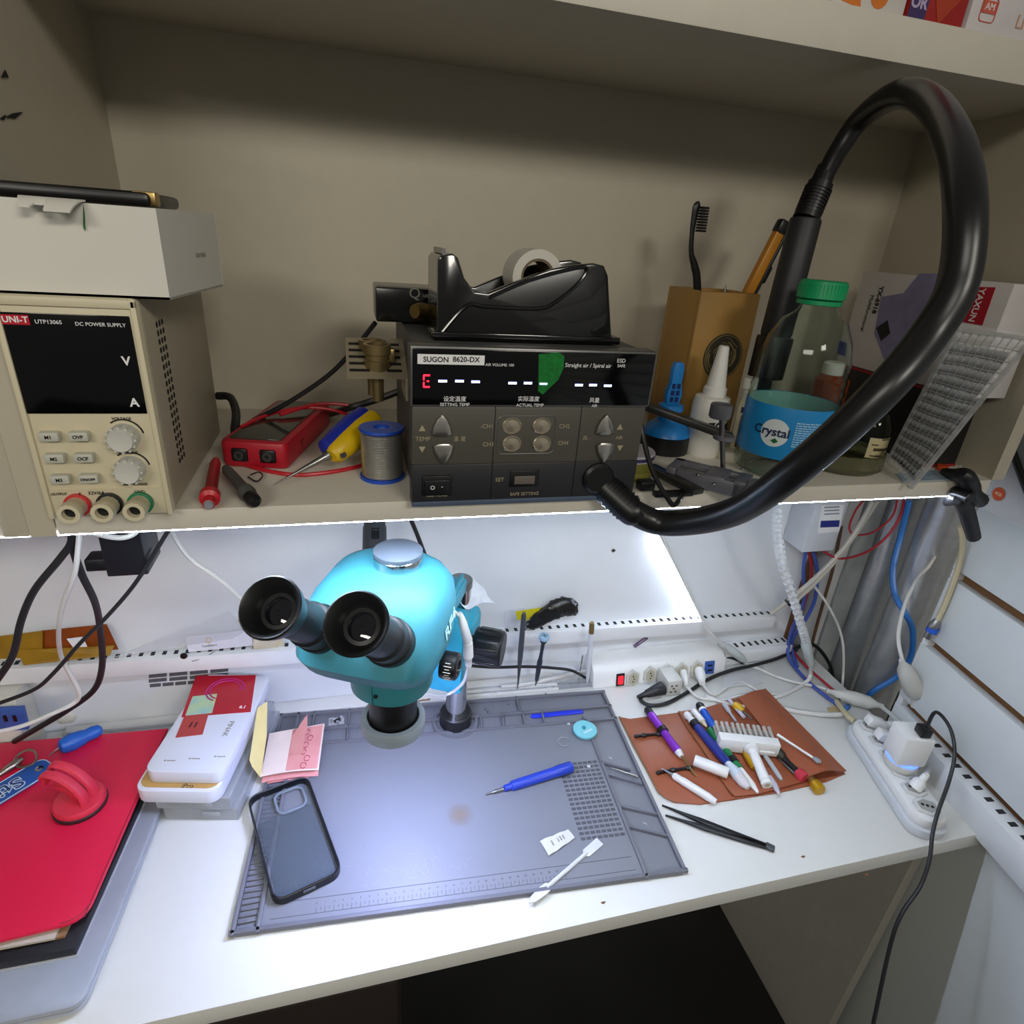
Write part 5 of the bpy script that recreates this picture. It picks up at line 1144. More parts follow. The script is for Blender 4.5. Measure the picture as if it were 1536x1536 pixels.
cx, cy = wC * .13, lC * .5 - 0.026
b = bmesh.new()
ou = [b.verts.new((x, y, 0.0012)) for x, y in o2]; inn = [b.verts.new((x + cx, y + cy, 0.0012)) for x, y in rrect(0.036, 0.034, 0.009, 6)]
es = [b.edges.new((ou[i], ou[(i + 1) % n_])) for i in range(n_)] + [b.edges.new((inn[i], inn[(i + 1) % n_])) for i in range(n_)]
bmesh.ops.triangle_fill(b, edges=es, use_beauty=True)
MB().bm(b).build('back_plate', mat('smoked_clear', '#7d868e', 0.08, alpha=0.35, noise=0.1, scale=150), t)
MB().prism([(x, y - lC * .11) for x, y in rrect(wC - 0.012, lC * .70, 0.006)], 0.0016, 0.0022).build('inner_film', mat('film_grey', '#6a747c', 0.08, alpha=0.5, noise=0.12, scale=120), t)
m = MB(); m.tube([VV(x + cx, y + cy, 0.0035) for x, y in rrect(0.037, 0.035, 0.0095, 5)], 0.0022, 8, 1, closed=True); m.build('camera_ring', mat('ring_clear_grey', '#7c858e', 0.15), t)
m = MB(); m.box((0, -lC / 2 - 0.0002, 0.0055), (0.014, 0.001, 0.0045), None, 0.0004); m.build('port_opening', mat('port_shade', '#6a7079', 0.6), t)
# ---- banknotes and yellow note
PINK = mat('note_pink', '#dd9d96', 0.7, color2='#c97f7c', scale=30, noise=0.1); PALE = mat('note_pale', '#e6d4c8', 0.7)
n0, n1, n2, n3 = G(391, 1165, .022), G(478, 1155, .018), G(487, 1085, .026), G(404, 1100, .03)
t = thing('banknotes', 'folded pink banknotes standing half open beside the phone boxes', 'banknote', n0)
def note(u, v, dz=0): 
    p = (n0 * (1 - u) + n1 * u) * (1 - v) + (n3 * (1 - u) + n2 * u) * v; return p + VV(0, 0, dz + 0.003 * math.sin(u * 3.1) * (1 - v))
MB().grid(lambda u, v: note(u, v), 16, 8, 0.0004).build('top_fold', PALE, t, world=True)
m = MB(); m.grid(lambda u, v: note(0.42 + .55 * u, 0.03 + .94 * v, 0.0005), 12, 6, 0.0003); m.build('print', PINK, t, world=True)
m = MB(); random.seed(4)
for k in range(6):
    u0 = 0.72 + 0.05 * math.sin(k * 2); v0 = 0.1 + 0.15 * k
    m.tube([note(u0 + .05 * math.cos(s), v0 + .06 * math.sin(s), 0.0011) for s in [i * 0.7 for i in range(9)]], 0.0006, 5, 3)
m.build('print', mat('note_red', '#b75565', 0.7), t, world=True)
m = MB(); m.grid(lambda u, v: note(u * .98, v * .4, -0.004 - 0.008 * (1 - v)), 10, 4, 0.0004); m.grid(lambda u, v: note(0.05 + u * .9, v * .5, -0.010 - 0.006 * (1 - v)), 10, 4, 0.0004); m.build('lower_fold', PINK, t, world=True)
tp_ = W(461, 1071, n2.y - 0.004)
m = MB().add([note(.42, .8, .0006), note(.70, .8, .0006), tp_, note(.68, .35, .002), note(.44, .35, .001)], [(0, 1, 2), (0, 2, 3, 4)]); m.build('raised_corner', PINK, t, world=True)
y0, y1, y2, y3 = G(374, 1140, .05), G(391, 1167, .02), W(401, 1052, 0.735), W(386, 1062, 0.735)
t = MB().add([y0, G(378, 1150, .045), y1, G(400, 1105, .05), y2, y3], [(0, 1, 2, 3), (0, 3, 4, 5)])
one('sticky_note', 'yellow note paper sticking up between the phone boxes and the banknotes', 'note', t, mat('yellow_paper', '#e2d08c', 0.7))
# ================================================================ microscope
TEAL = mat('teal_enamel', '#3d8898', 0.5, noise=0.02, spec=0.35); TEAL2 = mat('teal_dark_enamel', '#2f8088', 0.4, noise=0.02)
ms_o = VV(0.03, 0.527, 0)
mb_x = VV(0.9, -0.436, 0).normalized(); MS = FR(ms_o, mb_x, VV(-mb_x.y, mb_x.x, 0))
mic = thing('microscope', 'turquoise stereo microscope on a chrome pole leaning out over the grey mat', 'microscope', MS)
poleL = MS.inverted() @ VV(pc.x, pc.y, 0)
def sell(cx, cy, hx, hy, z, n=32, e=2.6):
    o = []
    for i in range(n):
        a = 2 * PI * i / n; c, s = math.cos(a), math.sin(a)
        o.append(VV(cx + hx * math.copysign(abs(c) ** (2 / e), c), cy + hy * math.copysign(abs(s) ** (2 / e), s), z))
    return o
def loft(m, secs, n=32):
    vs = [p for s in secs for p in s]; fs = [(j * n + i, j * n + (i + 1) % n, (j + 1) * n + (i + 1) % n, (j + 1) * n + i) for j in range(len(secs) - 1) for i in range(n)]
    fs += [tuple(range(n - 1, -1, -1)), tuple((len(secs) - 1) * n + i for i in range(n))]; return m.add(vs, fs)
zo = 0.216
MB().lathe([(0.021, zo), (0.0345, zo), (0.0355, zo + 0.002), (0.0355, zo + 0.014), (0.034, zo + 0.017), (0.029, zo + 0.017), (0.028, zo + 0.010), (0.0215, zo + 0.010)], None, 44, cap=False).build('ring_light_housing', mat('ring_grey', '#8f9aa0', 0.45), mic)
rlw = MB().lathe([(0.024, zo - 0.0004), (0.033, zo - 0.0004), (0.033, zo - 0.001), (0.024, zo - 0.001), (0.024, zo - 0.0004)], None, 44, cap=False).build('ring_light', mat('ring_led', '#b9c4ff', emit=270), mic)
MB().lathe([(0.02, zo + 0.001), (0.0265, zo + 0.001), (0.0265, zo + 0.066), (0.02, zo + 0.066)], None, 40).build('objective', BLK, mic)
m = MB(); loft(m, [sell(0, 0, .040, .040, zo + .064, e=2.2), sell(0, 0, .043, .043, zo + .067, e=2.2), sell(0, 0, .0445, .0445, zo + .092, e=2.2), sell(0, 0, .043, .043, zo + .094, e=2.2)])
co = m.build('collar', TEAL2, mic)
MB().cyl((0.0, -0.0435, zo + 0.080), (0, -0.0452, zo + 0.080), 0.0022).build('set_screw', BLK, co)
m = MB(); m.box((-0.004, -0.0438, zo + 0.080), (0.0006, 0.002, 0.024)); m.build('seam', mat('teal_seam', '#1c6a72', 0.5), co)
hx0 = -0.006
m = MB(); loft(m, [sell(0, 0, .044, .044, zo + .093), sell(hx0 * .5, -.002, .054, .050, zo + .099), sell(hx0, -.006, .060, .056, zo + .112), sell(hx0, -.006, .059, .055, zo + .115)])
m.build('lower_body', TEAL2, mic)
z0 = zo + .114; kz = .092 / .098
m = MB(); loft(m, [sell(hx0, -.006, .060, .056, z0, e=3.6), sell(hx0, -.012, .066, .064, z0 + .008 * kz, e=4), sell(hx0, -.017, .068, .071, z0 + .028 * kz, e=4), sell(hx0, -.010, .068, .070, z0 + .052 * kz, e=3.8), sell(hx0, .000, .065, .062, z0 + .072 * kz, e=3.2), sell(hx0 + .001, .006, .056, .050, z0 + .087 * kz, e=2.6), sell(hx0 + .003, .010, .042, .038, z0 + .094 * kz), sell(hx0 + .004, .010, .03, .028, z0 + .098 * kz)])
hb = m.build('head', TEAL, mic)
# trinocular port with dark cap
ztc = z0 + .090
MB().lathe([(0.0245, ztc - 0.004), (0.0245, ztc + 0.012), (0.0235, ztc + 0.013)], T(0.004, 0.010, 0), 40).build('photo_port', CHROME, mic)
MB().lathe([(0.0238, ztc + 0.012), (0.0244, ztc + 0.013), (0.0244, ztc + 0.017), (0.023, ztc + 0.018), (0.001, ztc + 0.018)], T(0.004, 0.010, 0), 40).build('port_cap', mat('cap_slate', '#5b6470', 0.4), mic)
# eyepieces
EY = mat('eyepiece_black', '#17181a', 0.4); EG = mat('eyepiece_grey', '#1d2022', 0.45, spec=0.35)
GLS = mat('lens_glass', '#0c0d16', 0.03, noise=0, coat=1.0)
for sx, ex in ((-1, -0.042), (1, 0.029)):
    pe_ = VV(ex, -0.139, 0.455); pb_ = VV(ex * .95 - .001, -0.060, 0.378)
    dr = (pb_ - pe_).normalized(); L = (pb_ - pe_).length
    e_ = MB().lathe([(0.0165, 0.024), (0.018, 0.03), (0.018, L * .62), (0.0205, L * .64), (0.0205, L * .80), (0.0225, L * .82), (0.0225, L + 0.012)], AX(pe_, pb_), 36).build('eyepiece_tube', EG, mic)
    MB().lathe([(0.0242, 0), (0.0256, 0.0014), (0.0242, 0.010), (0.0190, 0.026), (0.016, 0.027), (0.0145, 0.016), (0.0185, 0.008), (0.0228, 0.0012), (0.0242, 0)], AX(pe_, pb_), 40, cap=False).build('eyecup', EY, e_)
    MB().lathe([(0.0148, 0.0155), (0.0115, 0.015), (0.0113, 0.0165)], AX(pe_, pb_), 36, cap=False).build('lens_rim', mat('rim_grey', '#2b2c2e', 0.35), e_)
    MB().lathe([(0.0118, 0.0165), (0.008, 0.0152), (0.004, 0.0146), (0.0005, 0.0145)], AX(pe_, pb_), 36, cap=False).build('lens', GLS, e_)
# zoom knobs
for sx in (1, -1):
    k_ = MB().lathe([(0.014, 0), (0.0145, 0.002), (0.0145, 0.016), (0.012, 0.018), (0.0075, 0.018), (0.007, 0.015), (0.0005, 0.015)], FR((sx * 0.057, -0.005, zo + 0.104), (0, 1, 0), (0, 0, 1)) if sx > 0 else FR((sx * 0.057, -0.005, zo + 0.104), (0, -1, 0), (0, 0, 1)), 28).build('zoom_knob', BLK, mic)
m = MB()
for k in range(9):
    a = PI * 0.75 + k * 0.22; m.box((0.066, -0.005 + 0.0147 * math.cos(a), zo + 0.104 + 0.0147 * math.sin(a)), (0.008 if k % 2 else 0.005, 0.0006, 0.0006))
m.build('scale_mark', WHT, mic)
# lettering on the side
sp_ = FR((hx0 + 0.0688, 0.002, z0 + .036), (0.0, 1, 0.35), (0, -.35, 1))
MB().text('RF4', 0.022, sp_ @ RZ(0.0), bold=0.0006).build('lettering', mat('pale_teal_print', '#b9e6ea', 0.5, noise=0), mic)
# bracket, focus block, pole
px_, py_ = poleL.x, poleL.y
m = MB(); m.box((px_ * .5, 0.036 + (py_ - 0.036) / 2, zo + 0.058), (0.034, py_ - 0.06, 0.024), None, 0.004)
m.box((px_ * .5 + .012, 0.036 + (py_ - 0.036) / 2, zo + 0.074), (0.005, py_ - 0.075, 0.012), None, 0.0015)
m.build('arm', mat('teal_bright', '#2ea9c4', 0.35), mic)
m = MB(); m.box((px_, py_ - 0.052, 0.187), (0.050, 0.035, 0.128), None, 0.006); m.box((px_, py_ - 0.005, 0.185), (0.058, 0.062, 0.072), None, 0.010)
m.build('focus_block', mat('teal_bright'), mic)
for sx in (1, -1):
    m = MB(); M_ = FR((px_ + sx * 0.030, py_ - 0.052, 0.205), (0, sx, 0), (0, 0, 1))
    m.lathe([(0.012, 0), (0.012, 0.006), (0.024, 0.008), (0.0255, 0.010), (0.0255, 0.046), (0.023, 0.049), (0.001, 0.049)], M_, 36)
    k_ = m.build('focus_knob', BLK, mic)
    m = MB()
    for i in range(14): m.box((0.0254, 0, 0.028), (0.0022, 0.004, 0.030), M_ @ RZ(2 * PI * i / 14), 0.0006)
    m.build('grip_rib', mat('knob_gloss', '#222428', 0.25), k_)
MB().cyl((px_, py_, 0.02), (px_, py_, 0.262), 0.0165, n=36).build('pole', CHROME, mic)
MB().cyl((px_, py_, 0.262), (px_, py_, 0.275), 0.0175, n=36, bev=0.0015).build('pole_cap', STEEL, mic)
MB().lathe([(0.026, 0.0058), (0.026, 0.026), (0.024, 0.028), (0.0165, 0.028)], T(px_, py_, 0), 36).build('base_collar', mat('collar_black', '#1a1a1c', 0.4), mic)
# ring light cable
def MSp(x, y, z): return MS @ VV(x, y, z)
cable('ring_light_cable', 'white cable of the ring light looping round the microscope pole', [W(668, 910, .60), W(690, 925, .60), W(700, 955, .605), W(703, 985, .61), W(701, 1005, .62), W(694, 1025, .64), W(675, 1040, .66), W(655, 1043, .64), W(628, 1036, .60), W(605, 1040, .57)], 0.0022, WW)
cc1 = thing('cable_connector', 'white inline plug on the ring light cable beside the focus knob', 'connector', W(702, 975, .61))
MB().rod(W(690, 920, .60), W(702, 962, .604), [(0, .003), (0.3, .0052), (0.95, .0062), (1, .005)], 14).build('plug_shell', PLW, cc1, world=True)
MB().rod(W(702, 963, .604), W(703, 998, .61), [(0, .006), (0.6, .0066), (0.65, .0048), (1, .0042)], 14).build('plug_shell', PLW, cc1, world=True)
# tissue on the pole
random.seed(12)
ta, tb_, tc_, td_ = W(663, 878, .73), W(712, 868, .74), W(741, 905, .74), W(690, 905, .72)
tcc = W(726, 925, .735)
def tis(u, v):
    p = (ta * (1 - u) + tb_ * u) * (1 - v) + ((td_) * (1 - u) + tcc.lerp(tc_, u) * u) * v
    return p + VV(0.002 * math.sin(9 * v + u * 4), 0.003 * math.sin(7 * u + v * 3), 0.004 * math.sin(6 * u) * math.sin(5 * v))
one('tissue', 'crumpled white tissue with a violet ink spot draped on top of the pole', 'tissue', MB().grid(tis, 16, 12, 0.001), mat('tissue_white', '#e6ebf0', 0.8, bump=0.2, scale=80))
# ================================================================ left end of the desk
c0 = G(215, 1205, .016)
# silver laptop under everything
r1, r2 = G(248, 1195, .016), G(122, 1508, .016)
lx = (r1.x + r2.x) / 2
t = thing('laptop', 'closed silver laptop lying at the left desk end under the red notebook', 'laptop', (lx - 0.17, 0.57, 0.001))
lw = 0.36; ly0 = G(60, 1522, .016).y; ly1 = ly0 + 0.25; rk = (r1.x - r2.x) / (r1.y - r2.y)
def lap(m, z0_, z1_, ins=0.0, bev=0.002):
    pts = []
    for x, y in rrect(lw - 2 * ins, ly1 - ly0 - 2 * ins, 0.012): 
        Y = (ly0 + ly1) / 2 + y; pts.append((r2.x + rk * (Y - r2.y) - lw / 2 + x, Y))
    return m.prism(pts, z0_, z1_, None, bev)
lap(MB(), 0.003, 0.0095).build('base', mat('silver_alu', '#b4bac4', 0.4, 0.3), t, world=True)
lap(MB(), 0.0105, 0.0165).build('lid', mat('silver_alu'), t, world=True)
lap(MB(), 0.009, 0.011, 0.004, 0.0).build('hinge_gap', DARK, t, world=True)
m = MB()
for dx in (-0.15, 0.15):
    for dy in (0.02, 0.22): m.cyl((lx - lw / 2 + dx, ly0 + dy, 0.0002), (lx - lw / 2 + dx, ly0 + dy, 0.0035), 0.008)
m.build('rubber_foot', RUB, t, world=True)
# black folder on the laptop
q1, q2 = G(212, 1205, .027), G(128, 1393, .027); yfr = G(10, 1446, .027).y
t = thing('black_folder', 'black folder with a pale rim between the silver laptop and the red notebook', 'folder', (q1.x - .15, .6, .0168))
fk = (q1.x - q2.x) / (q1.y - q2.y); xq = lambda y: q1.x + fk * (y - q1.y)
yb1 = q1.y + 0.09
pl = lambda o: [(xq(yfr) - o, yfr + o), (xq(yb1) - o, yb1 - o), (xq(yb1) - .32, yb1 - o), (xq(yfr) - .32, yfr + o)]
MB().prism(pl(0), 0.0168, 0.0180).build('rim', mat('rim_white', '#c9cbd2', 0.5), t, world=True)
MB().prism(pl(0.0012), 0.0181, 0.029, None, 0.001).build('cover', mat('folder_black', '#14131a', 0.5), t, world=True)
# paper bundle
t = thing('paper_bundle', 'uneven bundle of tan and white papers under the red notebook cover', 'paper', (q1.x - .13, .6, .0292))
xo = lambda y: xq(y) - 0.010
for k, (z, cm, o, dy) in enumerate(((.0294, 'paper_tan', 0.004, .014), (.0325, 'paper_offwhite', 0.012, .012), (.0355, 'paper_tan', 0.006, .022))):
    col = {'paper_tan': '#9a7650', 'paper_offwhite': '#cfc8bb'}[cm]
    MB().prism([(xo(yfr) - o, yfr + dy), (xo(yb1) - o, yb1 - .01), (xo(yb1) - .27, yb1 - .01), (xo(yfr) - .27, yfr + dy)], z, z + 0.003).build('sheet_stack', mat(cm, col, 0.8), t, world=True)
# red notebook
ztn = 0.0445
c1, c2, c3 = G(252, 1092, ztn), G(130, 1372, ztn), G(0, 1410, ztn)
tl_ = G(0, 1114, ztn)
t = thing('red_notebook', 'red leather notebook lying on top of the pile at the left desk end', 'notebook', (c1.x - .15, .62, .0388))
RED = mat('red_leather', '#e41c48', 0.42, bump=0.06, scale=160, noise=0.03)
fx_ = (c1 - tl_); fx_.z = 0; fx_.normalize()
ex = (G(110, 1385, ztn) - G(0, 1412, ztn)); ex.z = 0; ex.normalize()
pA_ = VV(c1.x, c1.y, 0); pB_ = PL(0, 0, (0, 0, 0), (0, 0, 1)) if False else None
# corner where right edge meets front edge
re_ = VV(c2.x - c1.x, c2.y - c1.y, 0).normalized()
k_ = (VV(c3.x, c3.y, 0) - pA_); den = re_.x * (-ex.y) - re_.y * (-ex.x); tt = (k_.x * (-ex.y) - k_.y * (-ex.x)) / den
pF = pA_ + re_ * tt
def rnd(p, a, b, r, n=6):
    a = (a - p).normalized(); b = (b - p).normalized(); o = []
    for i in range(n + 1):
        u = i / n; o.append((p + a * r * (1 - u) ** 2 + b * r * u ** 2))
    return o
fl = pF - ex * 0.24; bl_ = pA_ - fx_ * 0.24
out = [pA_] + rnd(pF, pA_, fl, 0.022) + [fl, bl_]
m = MB().prism([(p.x, p.y) for p in out], 0.0388, ztn, None, 0.0016); m.build('cover', RED, t, world=True)
ctr = sum(out, VV(0, 0, 0)) / len(out)
m = MB().tube([ctr + (p - ctr) * 0.975 + VV(0, 0, ztn + 0.0001) for p in out[:-2]], 0.0006, 5, 3); m.build('stitching', mat('stitch_red', '#a01830', 0.6), t, world=True)
# suction lifter
c = G(122, 1208, ztn); rs_ = 0.0285
t = thing('suction_lifter', 'red suction cup lifter with an arched double handle on the red notebook', 'suction cup', FR((c.x, c.y, ztn + 0.0002), (0.96, -0.28, 0), (.28, .96, 0)))
MB().lathe([(rs_, 0), (rs_ * 1.03, 0.003), (rs_ * 1.03, 0.005), (rs_ * .98, 0.006)], None, 48).build('rubber_pad', mat('pad_black', '#2a1c20', 0.5), t)
RP = mat('lifter_red', '#d8344c', 0.45, noise=0.03)
MB().lathe([(rs_ * .98, 0.0055), (rs_ * 1.0, 0.010), (rs_ * .93, 0.0135), (rs_ * .2, 0.0165), (0.001, 0.0165)], None, 48).build('cup', RP, t)
m = MB()
for dy in (-0.0075, 0.0075):
    m.tube([(0.014, dy, 0.014), (0.012, dy, 0.030), (0.003, dy, 0.045), (-0.010, dy, 0.056), (-0.024, dy, 0.059), (-0.031, dy, 0.053)], [.0045, .0042, .0038, .0036, .0034, .0032], 8, 5, 1.6)
m.build('handle', RP, t)
MB().box((-0.030, 0, 0.047), (0.004, 0.018, 0.016), RY(0.0), 0.0015).build('lever', RP, t)
m = MB().prism([(-0.026, 0.036), (-0.010, 0.034), (0.010, 0.016), (-0.003, 0.016), (-0.014, 0.028)], -0.006, 0.006, FR((0, 0, 0), (1, 0, 0), (0, 0, 1)), 0.001); m.build('tongue', RP, t)
# blue key strap with lettering, key ring, rubber fob
BLS = mat('strap_blue', '#1f55a6', 0.5, noise=0.05)
z = ztn + 0.004
a, b = G(72, 1146, z), G(-70, 1232, z)
d = (b - a); L = d.length; Ms = FR(VV(a.x, a.y, ztn + .0004), d, VV(-d.y, d.x, 0))
t = thing('key_strap', 'blue rubber key strap with white wavy lettering lying on the red notebook', 'key strap', a)
MB().prism([(x + L / 2 - 0.002, y) for x, y in rrect(L, 0.033, 0.010)], 0, 0.0042, Ms, 0.001).build('strap', BLS, t, world=True)
MB().tube([Ms @ VV(x + L / 2 - 0.002, y, 0.0036) for x, y in rrect(L, 0.034, 0.0105)], 0.0009, 6, 1, closed=True).build('edge_piping', mat('strap_edge', '#b9cfe6', 0.5), t, world=True)
# lettering is read from the far side
Mt_ = Ms @ T(0.012, 0.0, 0.0044) @ RZ(PI) 
m = MB(); m.text('Stitch', 0.028, Ms @ T(0.062, 0.0005, 0.0044), bold=0.0014); m.build('lettering', mat('strap_white', '#cfdff0', 0.5), t, world=True)
m = MB(); m.text('Stitch', 0.028, Ms @ T(0.062, 0.0005, 0.0047), bold=0.0001); m.build('lettering', mat('strap_navy', '#1c3f80', 0.5), t, world=True)
MB().lathe([(0.0022, 0), (0.0048, 0.0003), (0.0048, 0.0009), (0.0022, 0.001)], Ms @ T(0.010, 0, 0.0042), 20, cap=False).build('eyelet', CHROME, t, world=True)
t = thing('key_clip', 'silver key ring and clip beside the blue strap on the red notebook', 'key ring', G(38, 1140, ztn + .003))
ring = [G(px, py, ztn + .006) for px, py in ((55, 1137), (52, 1128), (42, 1125), (30, 1130), (22, 1140), (26, 1150), (38, 1150), (50, 1145))]
MB().tube(ring, 0.0016, 8, 4, closed=True).build('ring', mat('warm_steel', '#b5aa98', 0.3, 1.0), t, world=True)
a, b = G(34, 1138, ztn + .006), G(-6, 1166, ztn + .005)
MB().rod(a, b, [(0, .003), (0.2, .0055), (0.6, .005), (0.8, .0035), (1, .003)], 12).build('clip', mat('warm_steel'), t, world=True)
a, b = G(88, 1122, ztn + .009), G(153, 1093, ztn + .009)
t = thing('key_fob', 'plain blue rubber fob lying on the far edge of the red notebook', 'key fob', a)
MB().rod(a, b, [(0, .005), (0.06, .010), (0.3, .0125), (0.55, .0105), (0.62, .0088), (0.8, .0095), (0.95, .0076), (1, .004)], 18).build('body', mat('fob_blue', '#1d62c4', 0.4), t, world=True)
MB().tube([G(74, 1134, ztn + .004), G(80, 1128, ztn + .006), a], 0.001, 6, 4).build('link', STEEL, t, world=True)
# power strip on the left with blue USB panel
pe = G(92, 1075, 0.0); yL = 0.772
t = thing('power_strip', 'off-white power strip end with a blue USB panel at the back left', 'power strip', (pe.x - .09, yL, 0.001))
xe = pe.x - .006; hL = W(60, 1035, yL + .02).z
m = MB().prism([(yL, 0.001), (yL + .052, 0.001), (yL + .052, hL), (yL + .014, hL), (yL + .002, hL * .6)], xe, xe - 0.2, FR((0, 0, 0), (0, 1, 0), (0, 0, 1)), 0.003); m.build('body', mat('strip_offwhite', '#d3d1c4', 0.45), t, world=True)
FL = FR((0, yL - .0006, 0), (1, 0, 0), (0, 0, 1))
g = lambda px, py: (W(px, py, yL).x, W(px, py, yL).z)
u_ = MB().prism([g(-20, 1064), g(36, 1060), g(44, 1092), g(-20, 1098)], -0.004, 0.0025, FL, 0.001).build('usb_panel', mat('usb_blue', '#3b5fae', 0.45), t, world=True)
m = MB()
for px in (10, 24): x, z = g(px, 1075); m.box((x, yL - .0035, z), (0.004, 0.001, 0.0105))
m.build('usb_port', BLK, u_, world=True)
x, z = g(20, 1089); MB().box((x, yL - .0034, z), (0.003, 0.0012, 0.0018)).build('pilot_light', mat('pink_light', '#ff5fa0', emit=6), u_, world=True)
p = G(88, 1072, .02); m = MB().lathe([(.012, 0), (.013, .003), (.013, .016), (.008, .024), (.006, .03)], FR((p.x + .004, p.y - .004, .022), (0, 1, 0), (0, 0, 1)), 20)
one('wall_plug', 'off-white round plug in the end of the left power strip', 'plug', m, mat('strip_offwhite'))
# phone boxes on clear cases
zt_ = 0.086
def q4(a, b, z): return [G(*p, z) for p in (a, b)]
nl, nr = G(233, 1155, zt_), G(357, 1163, zt_); fl_, fr_ = G(293, 1012, zt_), G(387, 1011, zt_)
axx = VV((nr.x + fr_.x) / 2 - (nl.x + fl_.x) / 2, (nr.y + fr_.y) / 2 - (nl.y + fl_.y) / 2, 0); wP = axx.length; axx.normalize(); ayy = VV(-axx.y, axx.x, 0)
lP = ((fl_ - nl).dot(ayy) + (fr_ - nr).dot(ayy)) / 2
ctr = (nl + nr + fl_ + fr_) / 4
PM = FR((ctr.x, ctr.y, 0), axx, ayy)
PBX = mat('box_lilac_white', '#dadde8', 0.4, noise=0.01)
t = thing('phone_box', 'white phone box with a red cover picture on top of the stack', 'box', PM @ T(0, 0, 0.0665))
MB().prism(rrect(wP, lP, 0.014), 0, zt_ - .0665, None, 0.0015).build('box_body', PBX, t)
h_ = zt_ - .0665 + .0003
loc = lambda px, py: tuple((PM.inverted() @ G(px, py, zt_)).xy)
w_x = wP / 2
MB().prism([loc(294, 1014), loc(384, 1013), loc(376, 1068), loc(272, 1076)], h_ - .0003, h_ + .0001).build('cover_art', mat('art_red', '#b81428', 0.35), t)
m = MB(); cA = loc(338, 1035)
for k, r in enumerate((0.026, 0.021)):
    m.tube([VV(cA[0] + r * math.cos(a), cA[1] + r * .95 * math.sin(a), h_ + .0001) for a in [i * PI / 10 for i in range(0, 15)]], 0.0012, 5, 2, 1.0)
m.build('cover_art', mat('art_magenta', '#b8257a', 0.4), t)
MB().prism([loc(289, 1045), loc(326, 1041), loc(318, 1070), loc(278, 1074)], h_, h_ + .0003).build('color_patch', mat('patch_rainbow', '#6fb7d6', 0.4, color2='#d8d84a', scale=45, noise=0.3), t)
MB().prism([loc(276, 1076), loc(313, 1071), loc(304, 1102), loc(263, 1107)], h_, h_ + .0003).build('number_patch', mat('patch_coral', '#b8433f', 0.5), t)
m = MB(); c = loc(290, 1088); m.text('11', 0.013, T(c[0], c[1], h_ + .0004), bold=0.0002); m.build('lettering', INK, t)
m = MB(); c = loc(364, 1061); m.text('6.1', 0.0075, T(c[0], c[1], h_ + .0003), bold=0.0002); m.build('lettering', WHT, t)
m = MB(); c = loc(346, 1090); m.text('PINAK', 0.010, T(c[0] - .002, c[1] - .004, h_) @ RZ(-PI / 2)); 
for px in (253, 290, 328): c = loc(px, 1141 - (px - 253) * .08); m.box((c[0] + .003, c[1], h_), (0.011, 0.0012, 0.0002)); m.box((c[0] - .0045, c[1], h_), (0.0022, 0.0022, 0.0002))
m.build('lettering', GREYI, t)
t = thing('phone_box', 'white and gold phone box under the red topped one', 'box', PM @ T(-0.007, -0.012, 0.0455))
MB().prism(rrect(wP * 1.06, lP, 0.015), 0, 0.0205, None, 0.0015).build('box_body', PBX, t)
MB().prism([(x, y) for x, y in rrect(wP * 1.0, lP * .94, 0.013)], 0.0205, 0.0208).build('cover_art', mat('art_gold', '#c39a58', 0.4), t)
MB().text('iPro', 0.009, T(0.012, -lP * .455, 0.0209)).build('lettering', INK, t)
CLR = mat('clear_box', '#e9eef2', 0.1, trans=0.6, ior=1.2, alpha=0.55)
for k, (z_, dx, dy, lb) in enumerate(((0.001, 0.012, 0.0, 'lower clear plastic storage box on the desk under the phone boxes'), (0.0232, 0.006, -0.002, 'upper clear plastic storage box holding up the phone boxes'))):
    t = thing('storage_box', lb, 'box', PM @ T(dx, dy - 0.004, z_), 'clear storage boxes')
    ww, ll, hh_ = wP * .95, lP * .95, 0.0212
    m = MB(); m.box((0, -ll / 2, hh_ / 2), (ww, 0.0012, hh_)); m.box((0, ll / 2, hh_ / 2), (ww, 0.0012, hh_)); m.box((-ww / 2, 0, hh_ / 2), (0.0012, ll, hh_)); m.box((ww / 2, 0, hh_ / 2), (0.0012, ll, hh_)); m.box((0, 0, .0006), (ww, ll, .0012))
    m.build('tray', CLR, t)
    MB().box((0, 0, hh_ - .001), (ww + .002, ll + .002, .0018), None, .0006).build('lid', CLR, t)
    MB().box((0.014, -ll / 2 - .0022, hh_ * .55), (0.022, 0.003, 0.008), None, 0.001).build('latch', CLR, t)
    MB().box((0.01, 0.02, 0.005), (ww * .6, ll * .6, 0.006), None, .001).build('contents', mat('contents_grey', '#9a9ca0', 0.6, scale=60, noise=0.2), t)
# ================================================================ on and over the wiring duct, left
yD = 0.80
def dz(px): return None
a = thing('tape_sheet', 'amber heat tape strips stuck over the duct at the far left', 'tape', W(90, 975, .815))
AMB = mat('amber_film', '#a8551a', 0.25, noise=0.2, scale=30, color2='#6b2f10', alpha=0.9); YLB = mat('yellow_tape', '#b58a22', 0.3, noise=0.2, scale=40, color2='#7a5a10', alpha=0.92)
MB().quad(W(62, 946, .822), W(160, 936, .822), W(178, 974, .817), W(60, 982, .817), .0006).build('amber_strip', AMB, a, world=True)
MB().quad(W(-30, 958, .818), W(64, 946, .818), W(64, 985, .812), W(-30, 990, .812), .0006).build('yellow_strip', YLB, a, world=True)
MB().quad(W(25, 975, .812), W(172, 968, .812), W(165, 983, .806), W(36, 998, .806), .0006).build('yellow_strip', YLB, a, world=True)
MB().quad(W(100, 958, .815), W(124, 955, .815), W(131, 970, .812), W(112, 974, .812), .0004).build('white_patch', WHT, a, world=True)
